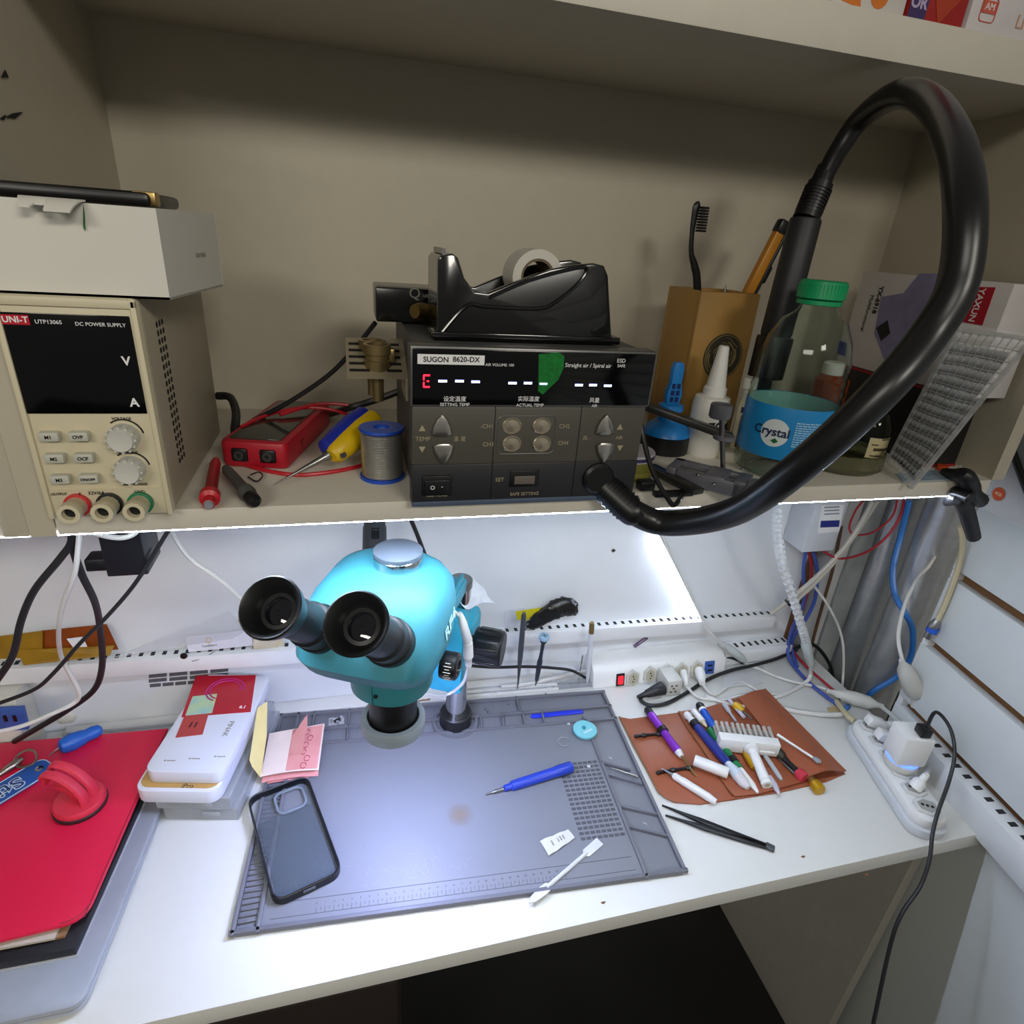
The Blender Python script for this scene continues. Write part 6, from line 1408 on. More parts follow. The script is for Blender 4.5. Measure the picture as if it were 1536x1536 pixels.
PLB = mat('clear_film', '#e4e6ea', 0.15, alpha=0.28)
m = MB()
fA, fB, fC, fD = W(172, 985, .808), W(345, 915, .822), W(378, 952, .818), W(300, 972, .810)
m.grid(lambda u, v: (fA * (1 - u) + fB * u) * (1 - v) + (fA * (1 - u) + fC * u) * v + VV(0, 0.001 * math.sin(9 * u + 4 * v) - .001, 0), 10, 6, .0003)
one('plastic_sleeve', 'clear plastic sleeve leaning on the wall above the duct left of the microscope', 'sleeve', m, PLB)
t = thing('business_card', 'white business card with an orange ring logo standing on the duct', 'card', W(325, 965, .816))
cq = [W(278, 955, .818), W(377, 944, .818), W(380, 968, .812), W(283, 978, .812)]
MB().quad(*cq, .0005).build('card', mat('card_white', '#dcdce4', 0.5), t, world=True)
cx_ = (cq[1] - cq[0]).normalized(); cy_ = (cq[0] - cq[3]).normalized()
o_ = cq[3] + cx_ * .030 + cy_ * .015; FC_ = FR(o_ + cx_.cross(cy_) * .0006, cx_, cy_)
MB().lathe([(.0032, 0), (.0044, 0), (.0044, .0003), (.0032, .0003)], FC_, 20, cap=False).build('logo_ring', mat('logo_orange', '#d89a1c', 0.5), t, world=True)
MB().text('TomEletro', .0048, FC_ @ T(0, -.0085, 0)).build('lettering', INK, t, world=True)
one('yellow_sticker', 'scrap of yellow tape on the wall left of the eyepieces', 'sticker', MB().quad(W(357, 930, .8255), W(368, 929, .8255), W(371, 940, .8255), W(366, 949, .8255), .0004), YLB)
one('yellow_bag', 'small yellow and clear bag on the duct under the left eyepiece', 'bag', MB().grid(lambda u, v: W(380 + 45 * u, 948 + 26 * v - 3 * u, .815 - .006 * math.sin(3 * u + 2 * v) - .003 * v), 8, 6, .0004), mat('yellow_clear', '#cdb668', 0.2, alpha=0.8, noise=.25, scale=50, color2='#e4e4e0'))
p = W(276, 983, .807); one('black_dot_plug', 'black rubber button stuck on the duct left of the business card', 'button', MB().lathe([(.0035, 0), (.0052, .001), (.0045, .003), (.001, .0036)], FR(p, (1, 0, 0), (0, 0, 1)), 16), BLK)
cable('scratch_line', 'short thin black hair lying across the duct', [W(288, 992, .806), W(305, 987, .808), W(322, 977, .811)], .0005, BLK, cat='wire')
# printed label strips under the duct
t = thing('label_strip', 'grey printed label strips stuck under the duct behind the phone boxes', 'label', W(285, 1015, .8285))
m = MB()
for (px0, px1, py0, py1) in ((222, 345, 1012, 1002), (222, 345, 1019, 1009), (224, 300, 1026, 1020)):
    n_ = 4
    for k in range(n_):
        a_, b_ = px0 + (px1 - px0) * (k + .04) / n_, px0 + (px1 - px0) * (k + .92) / n_
        ya_, yb2 = py0 + (py1 - py0) * k / n_, py0 + (py1 - py0) * (k + 1) / n_
        m.quad(W(a_, ya_, .8296), W(b_, yb2, .8296), W(b_, yb2 + 5, .8296), W(a_, ya_ + 5, .8296), .0003)
m.build('strip', mat('label_dark', '#6d6a72', 0.6, scale=200, noise=0.2), t, world=True)
# black lump and yellow label right of the microscope
t = thing('plastic_bag', 'crumpled black plastic bag with a yellow label lying on the duct', 'bag', W(825, 925, .812))
random.seed(9)
lumps = [(W(800, 935, .812), .012), (W(815, 925, .812), .0155), (W(833, 915, .812), .019), (W(848, 910, .812), .0195), (W(860, 915, .812), .014)]
def bag():
    m = MB()
    P_ = [l[0] for l in lumps]; R_ = [l[1] for l in lumps]
    m.tube([P_[0] - VV(.012, 0, .004)] + P_ + [P_[-1] + VV(.008, 0, 0)], [.003] + R_ + [.004], 14, 5)
    for i, v in enumerate(m.v): m.v[i] = VV(v.x, .812 + (v.y - .812) * .55, v.z) + VV(random.uniform(-1, 1), random.uniform(-1, 1), random.uniform(-1, 1)) * .0016
    return m
bag().build('black_film', mat('bag_black', '#1d1c1a', 0.3, bump=.3, scale=120, noise=.3), t, world=True)
MB().quad(W(773, 917, .818), W(835, 908, .818), W(832, 926, .815), W(776, 930, .815), .0006).build('yellow_label', mat('label_yellow', '#cbbf10', 0.4), t, world=True)
MB().quad(W(756, 916, .821), W(785, 912, .821), W(790, 938, .813), W(757, 942, .813), .0004).build('clear_film', PLB, t, world=True)
q_ = W(920, 826, .829); one('wall_mark', 'small dark chip mark on the back wall under the hose', 'mark', MB().prism([(q_.x - .004, q_.z), (q_.x, q_.z + .004), (q_.x + .005, q_.z), (q_.x, q_.z - .004)], 0, .0008, FR((0, .8298, 0), (1, 0, 0), (0, 0, 1))), DGR)
a_ = FR(W(961, 963, .8092), W(975, 953, .8092) - W(948, 972, .8092), (0, .3, 1)); 
t = thing('purple_sticker', 'slanted mauve sticker on the wall above the back power strip', 'sticker', FR(W(961, 963, .8285), W(975, 953, .8285) - W(948, 972, .8285), (0, 0, 1)))
MB().box((0, 0, 0), (0.031, 0.009, 0.0006)).build('paper', mat('mauve_paper', '#75607f', 0.6, scale=150, noise=.15), t)
MB().box((0.003, 0, 0.0004), (0.014, 0.0022, 0.0003)).build('print', mat('mauve_print', '#b9acc4', 0.6), t)
for px, py in ((1096, 943), (1168, 996)):
    q_ = W(px, py, .829)
    if q_.z > .005: one('screw_hole', 'round dark screw hole in the back wall below the duct end', 'hole', MB().cyl((q_.x, .8288, q_.z), (q_.x, .8301, q_.z), .0035, n=16), DARK)
# ================================================================ under the shelf
t = thing('camera_mount', 'black bracket box hanging under the shelf behind the cables', 'bracket', W(185, 830, .62))
x0_, x1_ = W(147, 810, .62).x, W(212, 810, .62).x; zb_ = W(180, 865, .62).z
MB().box(((x0_ + x1_) / 2, .645, (.4955 + zb_) / 2), (x1_ - x0_, .05, .4955 - zb_), None, .002).build('body', mat('bracket_black', '#16161b', 0.4), t, world=True)
p = W(145, 853, .615); MB().box((p.x - .003, .632, p.z), (.020, .022, .014), None, .002).build('side_lug', BLK, t, world=True)
p = W(214, 848, .615); MB().box((p.x - .003, .632, p.z), (.012, .022, .014), None, .002).build('side_lug', BLK, t, world=True)
p = W(165, 800, .60); one('cable_loop', 'white cable loop tucked under the shelf in front of the black bracket', 'cable', MB().tube([p + VV(.026 * math.cos(s), 0.006 * math.sin(2 * s), .006 + .010 * math.sin(s)) for s in [i * PI / 8 for i in range(16)]], .0026, 8, 3, closed=True), WW)
yc_ = .62
cable('black_cable', 'thick black cable hanging from the shelf and swinging left to the frame edge', [W(106, 775, yc_), W(107, 812, yc_), W(90, 838, yc_), (W(52, 885, yc_)), W(32, 930, yc_), W(18, 985, yc_), W(-12, 1030, yc_)], .0036, RUB)
cable('black_cable', 'thick black cable hanging straight down and curling back under the duct end', [W(110, 775, yc_ + .01), W(108, 815, yc_ + .01), W(122, 860, yc_ + .02), W(143, 905, .66), W(151, 950, .69), W(153, 1000, .71), W(140, 1036, .72), W(100, 1066, .73), W(60, 1090, .735), G(22, 1112, ztn + .006)], .0038, RUB)
cable('black_cable', 'thinner black cable slanting from the shelf down to the left frame edge', [W(262, 780, yc_), W(245, 808, yc_), W(205, 872, yc_), W(165, 920, yc_), W(120, 965, yc_), W(80, 1010, yc_), W(50, 1035, yc_), W(-10, 1058, yc_)], .0022, RUB)
cable('white_cable', 'white cable hanging from the shelf and curving left over the power strip', [W(120, 775, yc_ - .01), W(118, 812, yc_ - .01), W(112, 860, yc_), W(95, 905, yc_ + .02), W(88, 945, .66), W(92, 985, .69), W(110, 1020, .70), W(119, 1040, .70), W(112, 1054, .70), W(80, 1070, .69), W(30, 1090, .68), W(-15, 1100, .67)], .0026, WW)
cable('white_cable', 'white cable sagging from the shelf to behind the left eyepiece', [W(250, 780, .70), W(260, 803, .70), W(285, 838, .70), W(330, 870, .70), W(372, 908, .70), W(400, 940, .70)], .0026, WW)
t = thing('lamp_arm', 'dark grey clamp arm hanging behind the microscope head under the shelf', 'arm', W(562, 815, .74))
MB().rod(W(562, 770, .74), W(562, 850, .74), [(0, .014), (0.2, .014), (0.25, .0155), (0.7, .0165), (0.72, .012), (1, .012)], 16).build('arm_body', mat('arm_grey', '#34373b', 0.45), t, world=True)
MB().box(tuple(W(563, 800, .724)), (.012, .006, .016), None, .002).build('latch', BLK, t, world=True)
cable('black_cable', 'black cable slanting down behind the microscope head from the shelf', [W(612, 770, .74), W(625, 800, .74), W(640, 840, .745), W(654, 880, .75), W(664, 915, .76)], .003, RUB)
cable('black_cable', 'black cable lying along the wall foot behind the focus knob', [W(700, 998, .79), W(740, 1001, .79), W(790, 1000, .79), W(830, 1002, .79), W(858, 1006, .79), G(880, 1018, .006)], .0026, RUB)
cable('white_cable', 'white flat cable running to the back power strip along the wall foot', [G(752, 1030, .012), G(790, 1026, .012), G(835, 1016, .012), G(870, 1008, .012), G(895, 1003, .012)], .0034, WW)
# ================================================================ back power strip
a_, b_ = G(893, 1032, 0), G(1082, 1010, 0)
ax = (b_ - a_); Lb = ax.length + .012; PSM = FR((a_.x - .006, a_.y - .002, 0.0005), ax, VV(-ax.y, ax.x, 0))
t = thing('power_strip', 'long white power strip with a red switch and blue USB panel at the wall', 'power strip', PSM)
hB = 0.040
prof = [(0, 0), (0.052, 0), (0.052, hB), (0.020, hB), (0.006, hB * .72)]
m = MB().prism(prof, 0, Lb, FR((0, 0, 0), (0, 1, 0), (0, 0, 1)), .003)
m.build('body', PLW, t)
# sloped front face frame
fa, fb = VV(0, 0.0, 0.0), VV(0, 0.006, hB * .72)
ny = (fb - fa).normalized()
FS = lambda x, h: FR((x, 0.0 + ny.y * h, ny.z * h), (1, 0, 0), ny)
PI_ = PSM.inverted()
pn = PSM.to_3x3() @ VV(1, 0, 0).cross(ny); 
def ons(px, py):
    p = PI_ @ PL(px, py, PSM @ VV(0, 0, 0), pn); return p.x, p.z / ny.z
x, h = ons(930, 1019)
s_ = MB().box((0, 0, 0.0012), (0.016, 0.024, 0.003), FS(x, h), .001).build('switch_frame', BLK, t)
MB().box((0, 0, 0.003), (0.010, 0.016, 0.003), FS(x, h), .001).build('rocker', mat('red_neon', '#ff1c2c', emit=1.2), s_)
hexo = [(0.0142 * math.cos(a), 0.0178 * math.sin(a)) for a in [PI / 2 + i * PI / 3 for i in range(6)]]
for px, py in ((948, 1017), (974, 1012), (1000, 1008), (1022, 1003), (1044, 1000)):
    x, h = ons(px, py); h = min(h, .017)
    k_ = MB().prism(hexo, -.001, .0045, FS(x, h), .001).build('socket', PLG, t)
    MB().prism([(p[0] * .72, p[1] * .76) for p in hexo], .0042, .0048, FS(x, h)).build('well', mat('well_cream', '#b9b39a', 0.6), k_)
    m = MB()
    for dx, dy in ((0, .005), (0, -.005), (.002, 0)): m.cyl(FS(x, h) @ VV(dx, dy, .0047), FS(x, h) @ VV(dx, dy, .0051), .0014, n=10)
    m.build('pin_hole', DARK, k_)
x, h = ons(1064, 998); h = min(h, .017)
u_ = MB().box((0, 0, 0.001), (0.020, 0.026, 0.003), FS(x, h), .001).build('usb_panel', mat('usb_blue'), t)
m = MB()
for dy in (.005, -.005): m.box((0, dy, .0027), (.010, .0032, .0006), FS(x, h))
m.build('usb_port', BLK, u_)
# adapter and plugs
p = G(1006, 1040, 0.0); AM_ = PSM.to_3x3().to_4x4(); AM_.translation = VV(p.x, p.y + .012, .0008)
ad = thing('plug_adapter', 'grey-white cube plug adapter in the middle of the back power strip', 'adapter', AM_)
MB().box((0, 0, .017), (.029, .040, .033), None, .002).build('housing', PLG, ad)
m = MB()
for x_, z_ in ((-.006, .023), (.003, .023), (-.0015, .017), (-.006, .010), (.003, .010)): m.box((x_, -.0202, z_), (.004, .0006, .0028))
m.build('pin_hole', DGR, ad)
bp = thing('power_plug', 'black power plug pushed sideways into the cube adapter', 'plug', G(980, 1040, .014))
a2, b2 = G(964, 1043, .014), G(994, 1032, .018)
MB().rod(a2, b2, [(0, .0045), (0.15, .0055), (0.2, .007), (0.55, .0095), (0.95, .0125), (1, .012)], 14).build('plug_body', mat('plug_black', '#25262a', 0.45), bp, world=True)
MB().rod(a2 + (a2 - b2) * .25, a2, [(0, .0034), (1, .0046)], 12).build('strain_relief', BLK, bp, world=True)
cable('black_cable', 'black power cable looping on the desk in front of the back power strip', [a2, G(961, 1050, .005), G(975, 1058, .004), G(1000, 1055, .004), G(1032, 1038, .004), G(1060, 1020, .006), G(1095, 1006, .012), G(1130, 998, .014), W(1165, 988, .79), W(1195, 975, .80)], .0034, RUB)
for px, py, lb in ((1023, 1012, 'white plug between the cube adapter and the round plug'), (1047, 1008, 'round white plug beside the blue USB panel')):
    x, h = ons(px, py - 6); h = min(h, .016)
    q0_ = PSM @ (FS(x, h) @ VV(0, 0, .0048)); q1_ = q0_ + (G(px + 8, py + 24, .012) - q0_).normalized() * .034
    pg = thing('power_plug', lb, 'plug', q0_)
    r_ = .0095 if px > 1030 else .007
    MB().rod(q0_, q1_, [(0, r_), (.5, r_), (.75, r_ * .7), (.8, r_ * .55), (1, r_ * .5)], 16).build('plug_body', PLW, pg, world=True)
    m = MB()
    for k in range(4): e_ = q0_.lerp(q1_, .8 + .05 * k); m.cyl(e_, e_ + (q1_ - q0_) * .02, r_ * .62, n=14)
    m.build('strain_relief', PLW, pg, world=True)
    cable('white_cable', 'white cable from the ' + ('square' if px < 1030 else 'round') + ' plug lying across the desk to the corner', [q1_, G(px + 25, py + 34, .004), G(px + 60, py + 38 - (px - 1023), .004), G(px + 95, py + 30, .004), G(px + 130, py + 34, .004)], .0026, WW)
# clear tape and cable knot
t = MB(); t.grid(lambda u, v: G(1085 + 60 * u, 1006 + 26 * v - 8 * u, .006 + .006 * math.sin(3.1 * u) * math.sin(3.1 * v)), 10, 6, .0004)
one('plastic_film', 'crumpled clear plastic film by the right end of the back power strip', 'film', t, mat('clear_film'))
cn = thing('clear_joint', 'clear connector joint at the foot of the LED bar cable', 'connector', W(1100, 985, .79))
MB().rod(W(1088, 968, .79), G(1118, 992, .012), [(0, .004), (.2, .008), (.8, .008), (1, .004)], 10).build('shell', mat('clear_connector'), cn, world=True)
cable('black_wire', 'short black wire end behind the clear connector joint', [W(1086, 985, .80), W(1100, 988, .795), W(1114, 995, .79)], .0024, RUB, cat='wire')
cable('white_cable', 'thick white cable along the desk back edge towards the right power strip', [G(1170, 1062, .005), G(1200, 1068, .005), G(1235, 1072, .006), G(1262, 1072, .010)], .0042, mat('white_wire'))
# ================================================================ leather tool roll
LEA = mat('brown_leather', '#9c5638', 0.42, bump=0.05, scale=90, noise=0.05); LEA2 = mat('leather_edge', '#8a5a34', 0.6)
def P3(px, py, z=0.003): return G(px, py, z)
tr_ = thing('tool_roll', 'open brown leather tool roll on the white desk', 'tool roll', G(1090, 1130, 0))
def sheet(pts, z0_, z1_, nm, mm_=LEA): 
    q = [P3(*p, z1_) for p in pts]; return MB().prism([(p.x, p.y) for p in q], z0_, z1_, None, .0006).build(nm, mm_, tr_, world=True)
sheet([(929, 1075), (945, 1078), (968, 1075), (1000, 1071), (1055, 1063), (1106, 1048), (1140, 1034), (1268, 1160), (1240, 1172), (1170, 1188), (1100, 1199), (1050, 1206), (1012, 1203), (990, 1190), (975, 1163)], .0004, .0028, 'panel')
sheet([(1018, 1067), (1055, 1062), (1109, 1046), (1208, 1170), (1098, 1192), (1052, 1120)], .0029, .0052, 'pocket')
sheet([(1064, 1144), (1100, 1150), (1140, 1152), (1180, 1150), (1205, 1172), (1140, 1190), (1102, 1194)], .0053, .0070, 'pocket')
MB().tube([P3(px, py, .0034) for px, py in ((929, 1075), (938, 1092), (952, 1120), (975, 1163), (990, 1190), (1012, 1203))], .0013, 6, 4).build('edge_stitching', LEA2, tr_, world=True)
MB().tube([P3(px, py, .0056) for px, py in ((1018, 1067), (1034, 1095), (1052, 1120), (1072, 1152), (1098, 1192))], .0010, 6, 4).build('edge_stitching', LEA2, tr_, world=True)
def flapf(u, v):
    p = P3(1108 + 40 * u, 1048 - 14 * u, .006) * (1 - v) + P3(1206 + 62 * u, 1172 - 12 * u, .006) * v
    return p + VV(0, 0, .010 * math.sin(PI * min(1, u * 1.1)) * (.4 + .6 * v) + .004 * v)
MB().grid(flapf, 14, 14, .0022).build('flap', LEA, tr_, world=True)
for pts in (((955, 1104), (966, 1103), (988, 1101)), ((988, 1159), (1010, 1155), (1034, 1152))):
    m = MB(); q = [P3(*p, .006) for p in pts]; m.tube(q, [.0018] * 3, 8, 4, 1.6)
    m.ball(tuple(q[1]), (.006, .004, .0035)); m.ball(tuple(q[0]), (.0045, .003, .003)); m.ball(tuple(q[2]), (.0062, .0045, .004))
    m.build('elastic_loop', BLK, tr_, world=True)
# tools in and on the roll
def tool(name, label, cat, a, b, parts, z=.0095, group=None, zb=None):
    p, q = G(a[0], a[1], z), G(b[0], b[1], z if zb is None else zb)
    t = thing(name, label, cat, (p.x, p.y, z), None and group)
    for nm, t0, t1, prof, m_ in parts: MB().rod(p.lerp(q, t0), p.lerp(q, t1), [(a_, r_ * 1.18) for a_, r_ in prof], 16).build(nm, m_, t, world=True)
    return t, p, q
PUR = mat('purple_alu', '#8c35c4', 0.3, .3); BLA = mat('blue_alu', '#1f5cc8', 0.3, .3)
knurl = lambda r: [(0, r * .9), (.1, r), (.2, r * .88), (.3, r), (.4, r * .88), (.5, r), (.6, r * .9), (1, r)]
tool('precision_screwdriver', 'purple precision screwdriver at the left of the leather roll', 'screwdriver', (970, 1063), (1045, 1165), [('end_cap', 0, .09, [(0, .0042), (.3, .0062), (1, .0056)], BLK), ('handle', .09, .66, knurl(.0058), PUR), ('collar', .66, .73, [(0, .0052), (1, .0034)], PLW), ('shaft', .73, 1, [(0, .0016), (.9, .0014), (1, .0006)], BRASS), ('band', .32, .38, [(0, .0072), (1, .0072)], BLK)], .0105, zb=.008)
tool('craft_knife', 'white slim pen knife lying across the lower left of the roll', 'knife', (992, 1152), (1074, 1203), [('tip', 0, .22, [(0, .0005), (.7, .0015), (1, .002)], STEEL), ('ferrule', .22, .34, [(0, .003), (.3, .0046), (1, .0046)], PLW), ('handle', .34, 1, [(0, .0042), (.1, .005), (.8, .005), (1, .0035)], PLW)], .0085)
t, p, q = tool('white_tube', 'plain white round tube lying across the middle of the leather roll', 'tube', (1041, 1140), (1092, 1160), [('tube', 0, 1, [(0, .0062), (.03, .0072), (.97, .0072), (1, .0064)], PLW)], .016)
tool('precision_screwdriver', 'bright blue precision screwdriver in the pocket beside the brush head', 'screwdriver', (1048, 1056), (1078, 1102), [('end_cap', 0, .18, [(0, .0045), (.4, .0064), (1, .0058)], BLK), ('ring', .18, .24, [(0, .0058), (1, .0058)], PLW), ('handle', .24, .8, knurl(.0058), BLA), ('shaft', .8, 1, [(0, .003), (1, .0025)], BLK)], .0125)
t, p, q = tool('detail_brush', 'dark blue handled brush with a white ferrule and pale tip across the roll', 'brush', (1029, 1070), (1122, 1182), [('end_piece', 0, .13, [(0, .004), (.3, .006), (.6, .0045), (1, .006)], PLW), ('clip', .13, .2, [(0, .0064), (1, .0064)], BLK), ('handle', .2, .7, [(0, .0055), (.5, .0066), (1, .0058)], mat('navy_handle', '#26358c', 0.35)), ('ferrule', .7, .86, [(0, .0045), (.5, .007), (1, .0078)], mat('ferrule_white', '#cfdbe6', 0.3)), ('bristles', .86, 1, [(0, .0074), (.6, .0068), (1, .003)], mat('bristle_pale', '#d8d4d4', 0.8))], .0125)
tool('white_pen', 'short white capped pen between the blue handled brush and blue screwdriver', 'pen', (1040, 1066), (1060, 1090), [('barrel', 0, .7, [(0, .0048), (1, .0048)], PLW), ('tip', .7, 1, [(0, .004), (.6, .0026), (1, .001)], mat('cream_tip', '#d6c9a8', 0.5))], .0105)
GRB = mat('green_grip', '#167a45', 0.4)
tool('green_knife', 'black and green banded blade tool lying right of the blue brush', 'knife', (1064, 1094), (1137, 1189), [('grip', 0, .66, [(0, .0045), (.12, .0055), (.2, .0046), (.35, .0055), (.45, .0046), (.6, .0055), (.72, .0046), (1, .0052)], GRB), ('guard', .48, .56, [(0, .0062), (1, .0062)], BLK), ('blade', .66, 1, [(0, .004), (.7, .0042), (1, .0016)], PLW)], .010)
tool('gold_screwdriver', 'small yellow screwdriver under the white brush handle', 'screwdriver', (1112, 1118), (1132, 1152), [('tip', 0, .3, [(0, .002), (1, .002)], STEEL), ('handle', .3, 1, [(0, .004), (.2, .0052), (.8, .0052), (1, .004)], mat('gold_alu', '#c99a1a', 0.3, .4))], .012)
t, p, q = tool('dental_probe', 'thin white dental tool lying on the right flap of the roll', 'probe', (1166, 1102), (1231, 1144), [('shaft', 0, .82, [(0, .0022), (.5, .0016), (1, .0016)], PLW), ('spoon', .82, 1, [(0, .0016), (.4, .0035), (.8, .0035), (1, .0012)], mat('clear_grey', '#9aa0a6'))], .026)
tool('steel_file', 'flat grey file lying right of the white brush handle', 'file', (1144, 1128), (1172, 1170), [('blade', 0, 1, [(0, .0032), (.9, .0032), (1, .002)], mat('file_grey', '#b9bcc0', 0.4))], .0095)
t, p, q = tool('precision_screwdriver', 'black screwdriver with a red end cap at the right pocket', 'screwdriver', (1160, 1122), (1207, 1168), [('clip', 0, .36, [(0, .005), (.2, .0072), (.8, .0065), (1, .004)], mat('olive_black', '#2d2a18', 0.5)), ('shaft', .36, .78, [(0, .0032), (1, .0036)], BLK), ('end_cap', .78, 1, [(0, .006), (.2, .0078), (.9, .0078), (1, .0066)], mat('coral_red', '#c93446', 0.4))], .0115)
tool('precision_screwdriver', 'screwdriver with a gold end cap sticking out of the roll front', 'screwdriver', (1212, 1163), (1231, 1187), [('shaft', 0, .45, [(0, .0034), (.5, .0046), (1, .004)], mat('dark_gold', '#7a5a2a', 0.4)), ('end_cap', .45, 1, [(0, .006), (.25, .0078), (.9, .0078), (1, .0062)], mat('gold_alu'))], .0085)
tool('steel_pick', 'thin grey pick lying beside the red capped screwdriver', 'pick', (1168, 1138), (1200, 1168), [('shaft', 0, 1, [(0, .0008), (.6, .0018), (1, .0022)], STEEL)], .0105)
tool('pointer', 'pale pointed stick poking out below the white brush handle', 'stick', (1154, 1165), (1169, 1191), [('stick', 0, 1, [(0, .003), (.5, .0042), (.8, .003), (1, .001)], mat('pale_lilac', '#c5c2d0', 0.4))], .0095)
tool('mini_screwdriver', 'small screwdriver with a yellow cap above the brush bristles', 'screwdriver', (1101, 1056), (1128, 1079), [('end_cap', 0, .5, [(0, .004), (.2, .0062), (.8, .0062), (1, .0035)], mat('yellow_cap', '#d2a81c', 0.4)), ('shaft', .5, 1, [(0, .0015), (1, .0015)], STEEL)], .012)
tool('steel_pick', 'grey pick in the back pocket left of the yellow cap', 'pick', (1086, 1056), (1104, 1082), [('shaft', 0, 1, [(0, .0035), (.4, .0035), (.5, .0018), (1, .0016)], mat('file_grey'))], .0105)
tool('steel_pick', 'thin lilac-grey stick in the back pocket beside the yellow cap', 'pick', (1094, 1050), (1116, 1076), [('shaft', 0, 1, [(0, .003), (1, .0026)], mat('pale_lilac'))], .0115)
# the wide white brush on top
zb_ = .026
h1, h2 = G(1078, 1108, zb_), G(1168, 1118, zb_)
dx = h2 - h1; dx.z = 0; wB = dx.length; BMx = FR((h1.x, h1.y, zb_ - .012), dx, VV(-dx.y, dx.x, 0))
br = thing('cleaning_brush', 'wide white cleaning brush lying on the tools of the leather roll', 'brush', BMx)
MB().box((wB / 2, 0, .007), (wB, .017, .025), None, .002).build('block', PLW, br)
MB().box((wB * .78, -.0085, .002), (wB * .3, .004, .006), None, .001).build('rib', PLW, br)
m = MB(); random.seed(31)
for k in range(11):
    for j in range(2):
        x = wB * (k + .5) / 11; m.rod((x, .007, .002 + .009 * j), (x + random.uniform(-.001, .001), .037, .003 + .010 * j), [(0, .0022), (.6, .0027), (1, .003)], 8)
m.build('bristles', mat('bristle_grey', '#b5aea4', 0.8, bump=.4, scale=300), br)
k0 = VV(wB * .53, -.008, .008); inv = BMx.inverted(); k1 = inv @ G(1151, 1178, .0145)
MB().rod(k0, k0 + (k1 - k0) * .18, [(0, .0125), (.4, .0125), (.6, .009), (1, .0076)], 24).build('neck_collar', PLW, br)
MB().rod(k0 + (k1 - k0) * .15, k1, [(0, .0072), (.85, .0078), (.87, .0066), (.9, .0082), (1, .0082)], 22).build('handle', PLW, br)
MB().rod(k1, k1 + (k1 - k0) * .004, [(0, .004), (1, .004)], 14).build('handle_hole', mat('well_cream'), br)
# black tweezers
zt_ = .0035
tw = thing('tweezers', 'black tweezers with open points lying on the desk before the leather roll', 'tweezers', G(1155, 1272, 0))
e_ = G(1155, 1271, zt_)
for (p, off_) in (((993, 1208), .0022), ((998, 1223), -.0022)):
    a2 = G(*p, zt_); d = a2 - e_; L = d.length; M_ = FR(e_ + VV(0, 0, 0), d, VV(-d.y, d.x, 0))
    MB().prism([(-.004, -.003), (-.006, 0), (-.004, .004), (L * .3, .0052), (L * .62, .0048), (L * .80, .0022), (L, .0004), (L, -.0004), (L * .8, -.0014), (L * .62, -.0030), (L * .3, -.003)], -.002, .002, M_, .0006).build('arm', mat('tweezer_black', '#141416', 0.4, noise=.1), tw, world=True)
MB().box((0, 0, 0), (.012, .010, .0046), FR(e_, G(1100, 1245, zt_) - e_, VV(.4, 1, 0)), .0015).build('end_block', mat('tool_grey', '#54585c', 0.4, 0.4), tw, world=True)
# ================================================================ right power strip
zS = .030
A1, B1 = G(1283, 1078, zS), G(1388, 1232, zS)
d = B1 - A1; Ls = d.length
SM_ = FR((A1.x, A1.y, 0.0006), d, VV(-d.y, d.x, 0))     # x runs towards the viewer, y to the right
rs = thing('power_strip', 'white six socket power strip lying along the right end of the desk', 'power strip', SM_)
wS = .058
o = rrect(Ls + .012, wS, .024, 8)
yo = wS / 2 - .014
o = [(x + Ls / 2, y + yo) for x, y in o]
MB().prism(o, 0, .014, None, .002).build('base', mat('strip_grey_white', '#cfd3d6', 0.4), rs)
cxm, cym = Ls / 2, yo
MB().prism([(cxm + (x - cxm) * .95, cym + (y - cym) * .86) for x, y in o], .0138, zS, None, .004).build('cover', PLW, rs)
hx2 = [(0.0155 * math.cos(a), 0.0185 * math.sin(a)) for a in [PI / 6 * 0 + i * PI / 3 for i in range(6)]]
SI = SM_.inverted()
for k in range(6):
    x = Ls * (k + .62) / 6.35
    s_ = MB().prism(hx2, zS - .002, zS + .004, T(x, yo, 0), .001).build('socket', mat('socket_shade', '#d6d6d2', 0.45), rs)
    MB().prism([(p[0] * .74, p[1] * .74) for p in hx2], zS + .0036, zS + .0044, T(x, yo, 0)).build('well', mat('well_grey', '#a9a8a2', 0.6), s_)
    m = MB()
    for dx_ in (-.006, .006, 0): m.cyl((x + dx_ * .3, yo + dx_, zS + .004), (x + dx_ * .3, yo + dx_, zS + .0048), .0022, n=12)
    m.build('pin_hole', DARK, s_)
# charger cube
c = SI @ G(1368, 1148, zS + .004)
ch = thing('charger', 'white cube phone charger standing in the right power strip', 'charger', SM_ @ T(c.x, yo + .002, zS + .0045))
MB().lathe([(.0225, 0), (.0235, .002), (.0235, .010), (.022, .012)], None, 40).build('round_adapter', PLG, ch)
MB().lathe([(.0222, .012), (.0226, .0126), (.0226, .0146), (.0222, .0152)], None, 40).build('light_ring', mat('blue_ring_light', '#5f86ff', emit=1.5), ch)
MB().box((0, 0, .041), (.040, .043, .052), None, .003).build('housing', PLW, ch)
kc = thing('usb_plug', 'black USB plug with cable in the top of the white cube charger', 'plug', SM_ @ T(c.x, yo + .002, zS + .072))
um = SM_ @ VV(c.x + .010, yo + .008, zS + .0722)
MB().box((c.x + .008, yo + .008, zS + .080), (.018, .016, .014), SM_, .002).build('plug_body', BLK, kc, world=True)
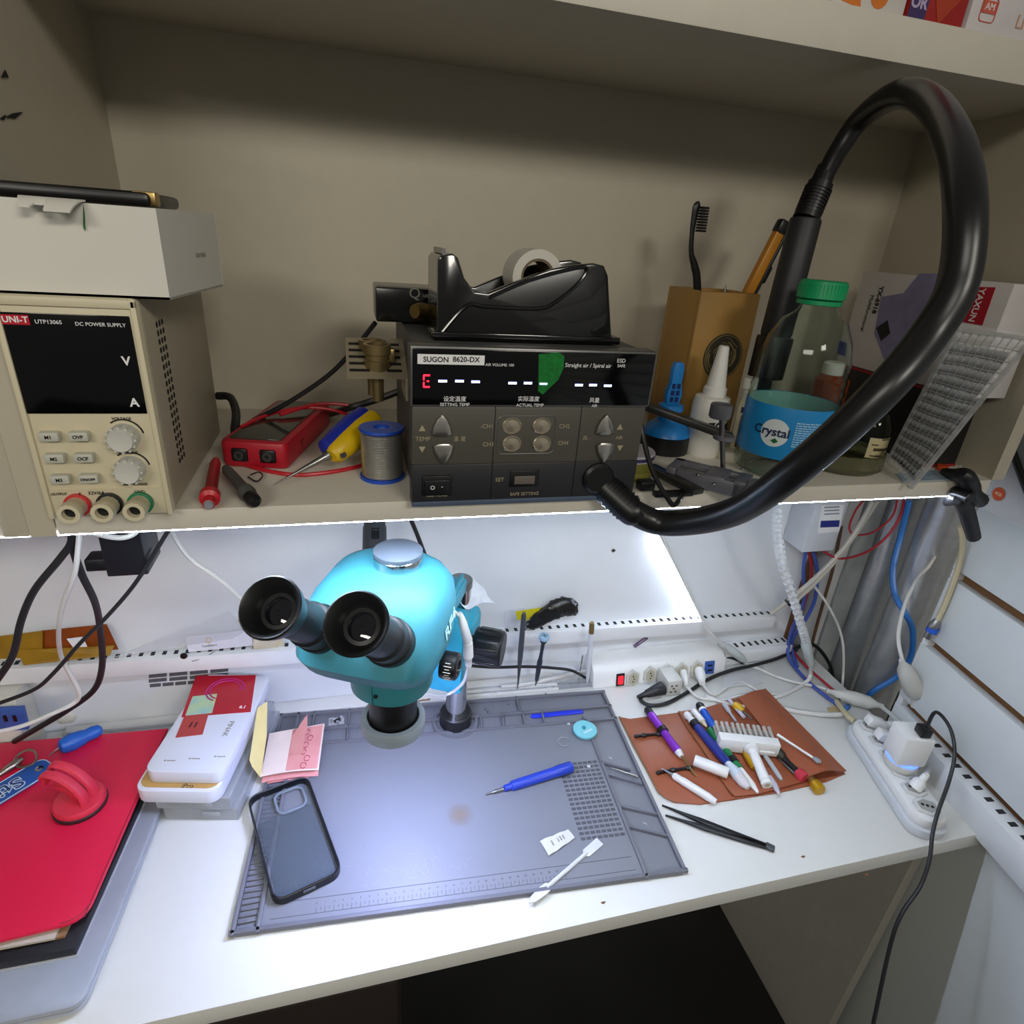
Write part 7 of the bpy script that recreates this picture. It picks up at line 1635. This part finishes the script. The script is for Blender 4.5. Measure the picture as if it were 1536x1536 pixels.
cable('black_cable', 'black charger cable arching over the strip and hanging off the desk front', [SM_ @ VV(c.x + .008, yo + .010, zS + .086), D(1404, 1068, .895), D(1425, 1092, .885), D(1432, 1130, .87), D(1424, 1170, .855), D(1408, 1215, .835), D(1399, 1250, .82), D(1394, 1290, .81), D(1380, 1330, .805), D(1352, 1372, .80), D(1335, 1420, .80), D(1310, 1536, .80)], .0026, RUB)
# white plugs in the strip
c2 = SI @ G(1385, 1186, zS); x2 = Ls * 4.62 / 6.35
pg = thing('power_plug', 'white plug in the strip socket in front of the cube charger', 'plug', SM_ @ T(x2, yo, zS + .004))
MB().rod((x2, yo, zS + .004), (x2 - .004, yo + .012, zS + .026), [(0, .009), (.45, .009), (.6, .0065), (.65, .005), (1, .0046)], 16).build('plug_body', PLW, pg, world=False).matrix_basis = T(-x2, -yo, -zS - .004)
cable('white_cable', 'white cable from the front plug curling up beside the charger', [SM_ @ VV(x2 - .004, yo + .012, zS + .026), W(1394, 1150, .50), W(1400, 1128, .52), W(1402, 1110, .545)], .0036, WW)
x3 = Ls * .62 / 6.35
for k, (dx_, lb) in enumerate(((0.0, 'slanted white plug in the first socket of the right power strip'), (Ls / 6.35, 'flat white plug in the second socket behind the cube charger'))):
    pg = thing('power_plug', lb, 'plug', SM_ @ T(x3 + dx_, yo, zS + .004))
    MB().box((0, .002, .009), (.018, .030, .016), RX(-.35), .003).build('plug_body', PLW, pg)
    m = MB()
    for q in range(3): m.box((0, .020 + .004 * q, .012 + .002 * q), (.010, .002, .009), RX(-.35), .001)
    m.build('strain_relief', PLW, pg)
mk = MB().rod(G(1248, 1075, .003), G(1275, 1066, .006), [(0, .003), (1, .004)]); one('tape_scrap', 'scrap of beige masking tape at the desk corner by the strip end', 'tape', MB().quad(G(1240, 1062, .0012), G(1262, 1056, .003), G(1272, 1068, .003), G(1246, 1074, .0012), .0005), mat('masking_tape', '#b9a478', 0.7))
cable('cream_cable', 'cream cable entering the far end of the right power strip', [G(1255, 1052, .008), G(1262, 1062, .014), G(1272, 1074, .018), G(1282, 1082, .02)], .0045, mat('coax_cream'))
cable('black_cable', 'black cable crossing the lower right frame corner in front of the desk leg', [W(1560, 1370, .33), W(1530, 1395, .33), W(1505, 1420, .33), W(1480, 1450, .33)], .004, RUB)
# ================================================================ light
w_ = bpy.data.worlds.new('room'); SC.world = w_; w_.use_nodes = True
bg = w_.node_tree.nodes['Background']; bg.inputs['Color'].default_value = (1.0, 0.97, 0.90, 1); bg.inputs['Strength'].default_value = 0.12
def area(name, loc, tgt, sx, sy, power, col):
    l = bpy.data.lights.new(name, 'AREA'); l.shape = 'RECTANGLE'; l.size = sx; l.size_y = sy; l.energy = power; l.color = col
    o = bpy.data.objects.new(name, l); COL.objects.link(o); o.location = loc
    o.rotation_euler = (Vector(tgt) - Vector(loc)).to_track_quat('-Z', 'Y').to_euler()
    return o
area('ceiling_and_fill_lamp', (0.95, -1.8, 1.75), (0.3, 0.6, 0.5), 1.2, 0.3, 32, (1.0, 0.95, 0.85))
area('ceiling_and_fill_lamp', (-1.1, -1.7, 1.6), (0.3, 0.6, 0.3), 1.2, 0.3, 17, (1.0, 0.95, 0.85))  # added fill lamp, brightens the leg panel and lower slat wall
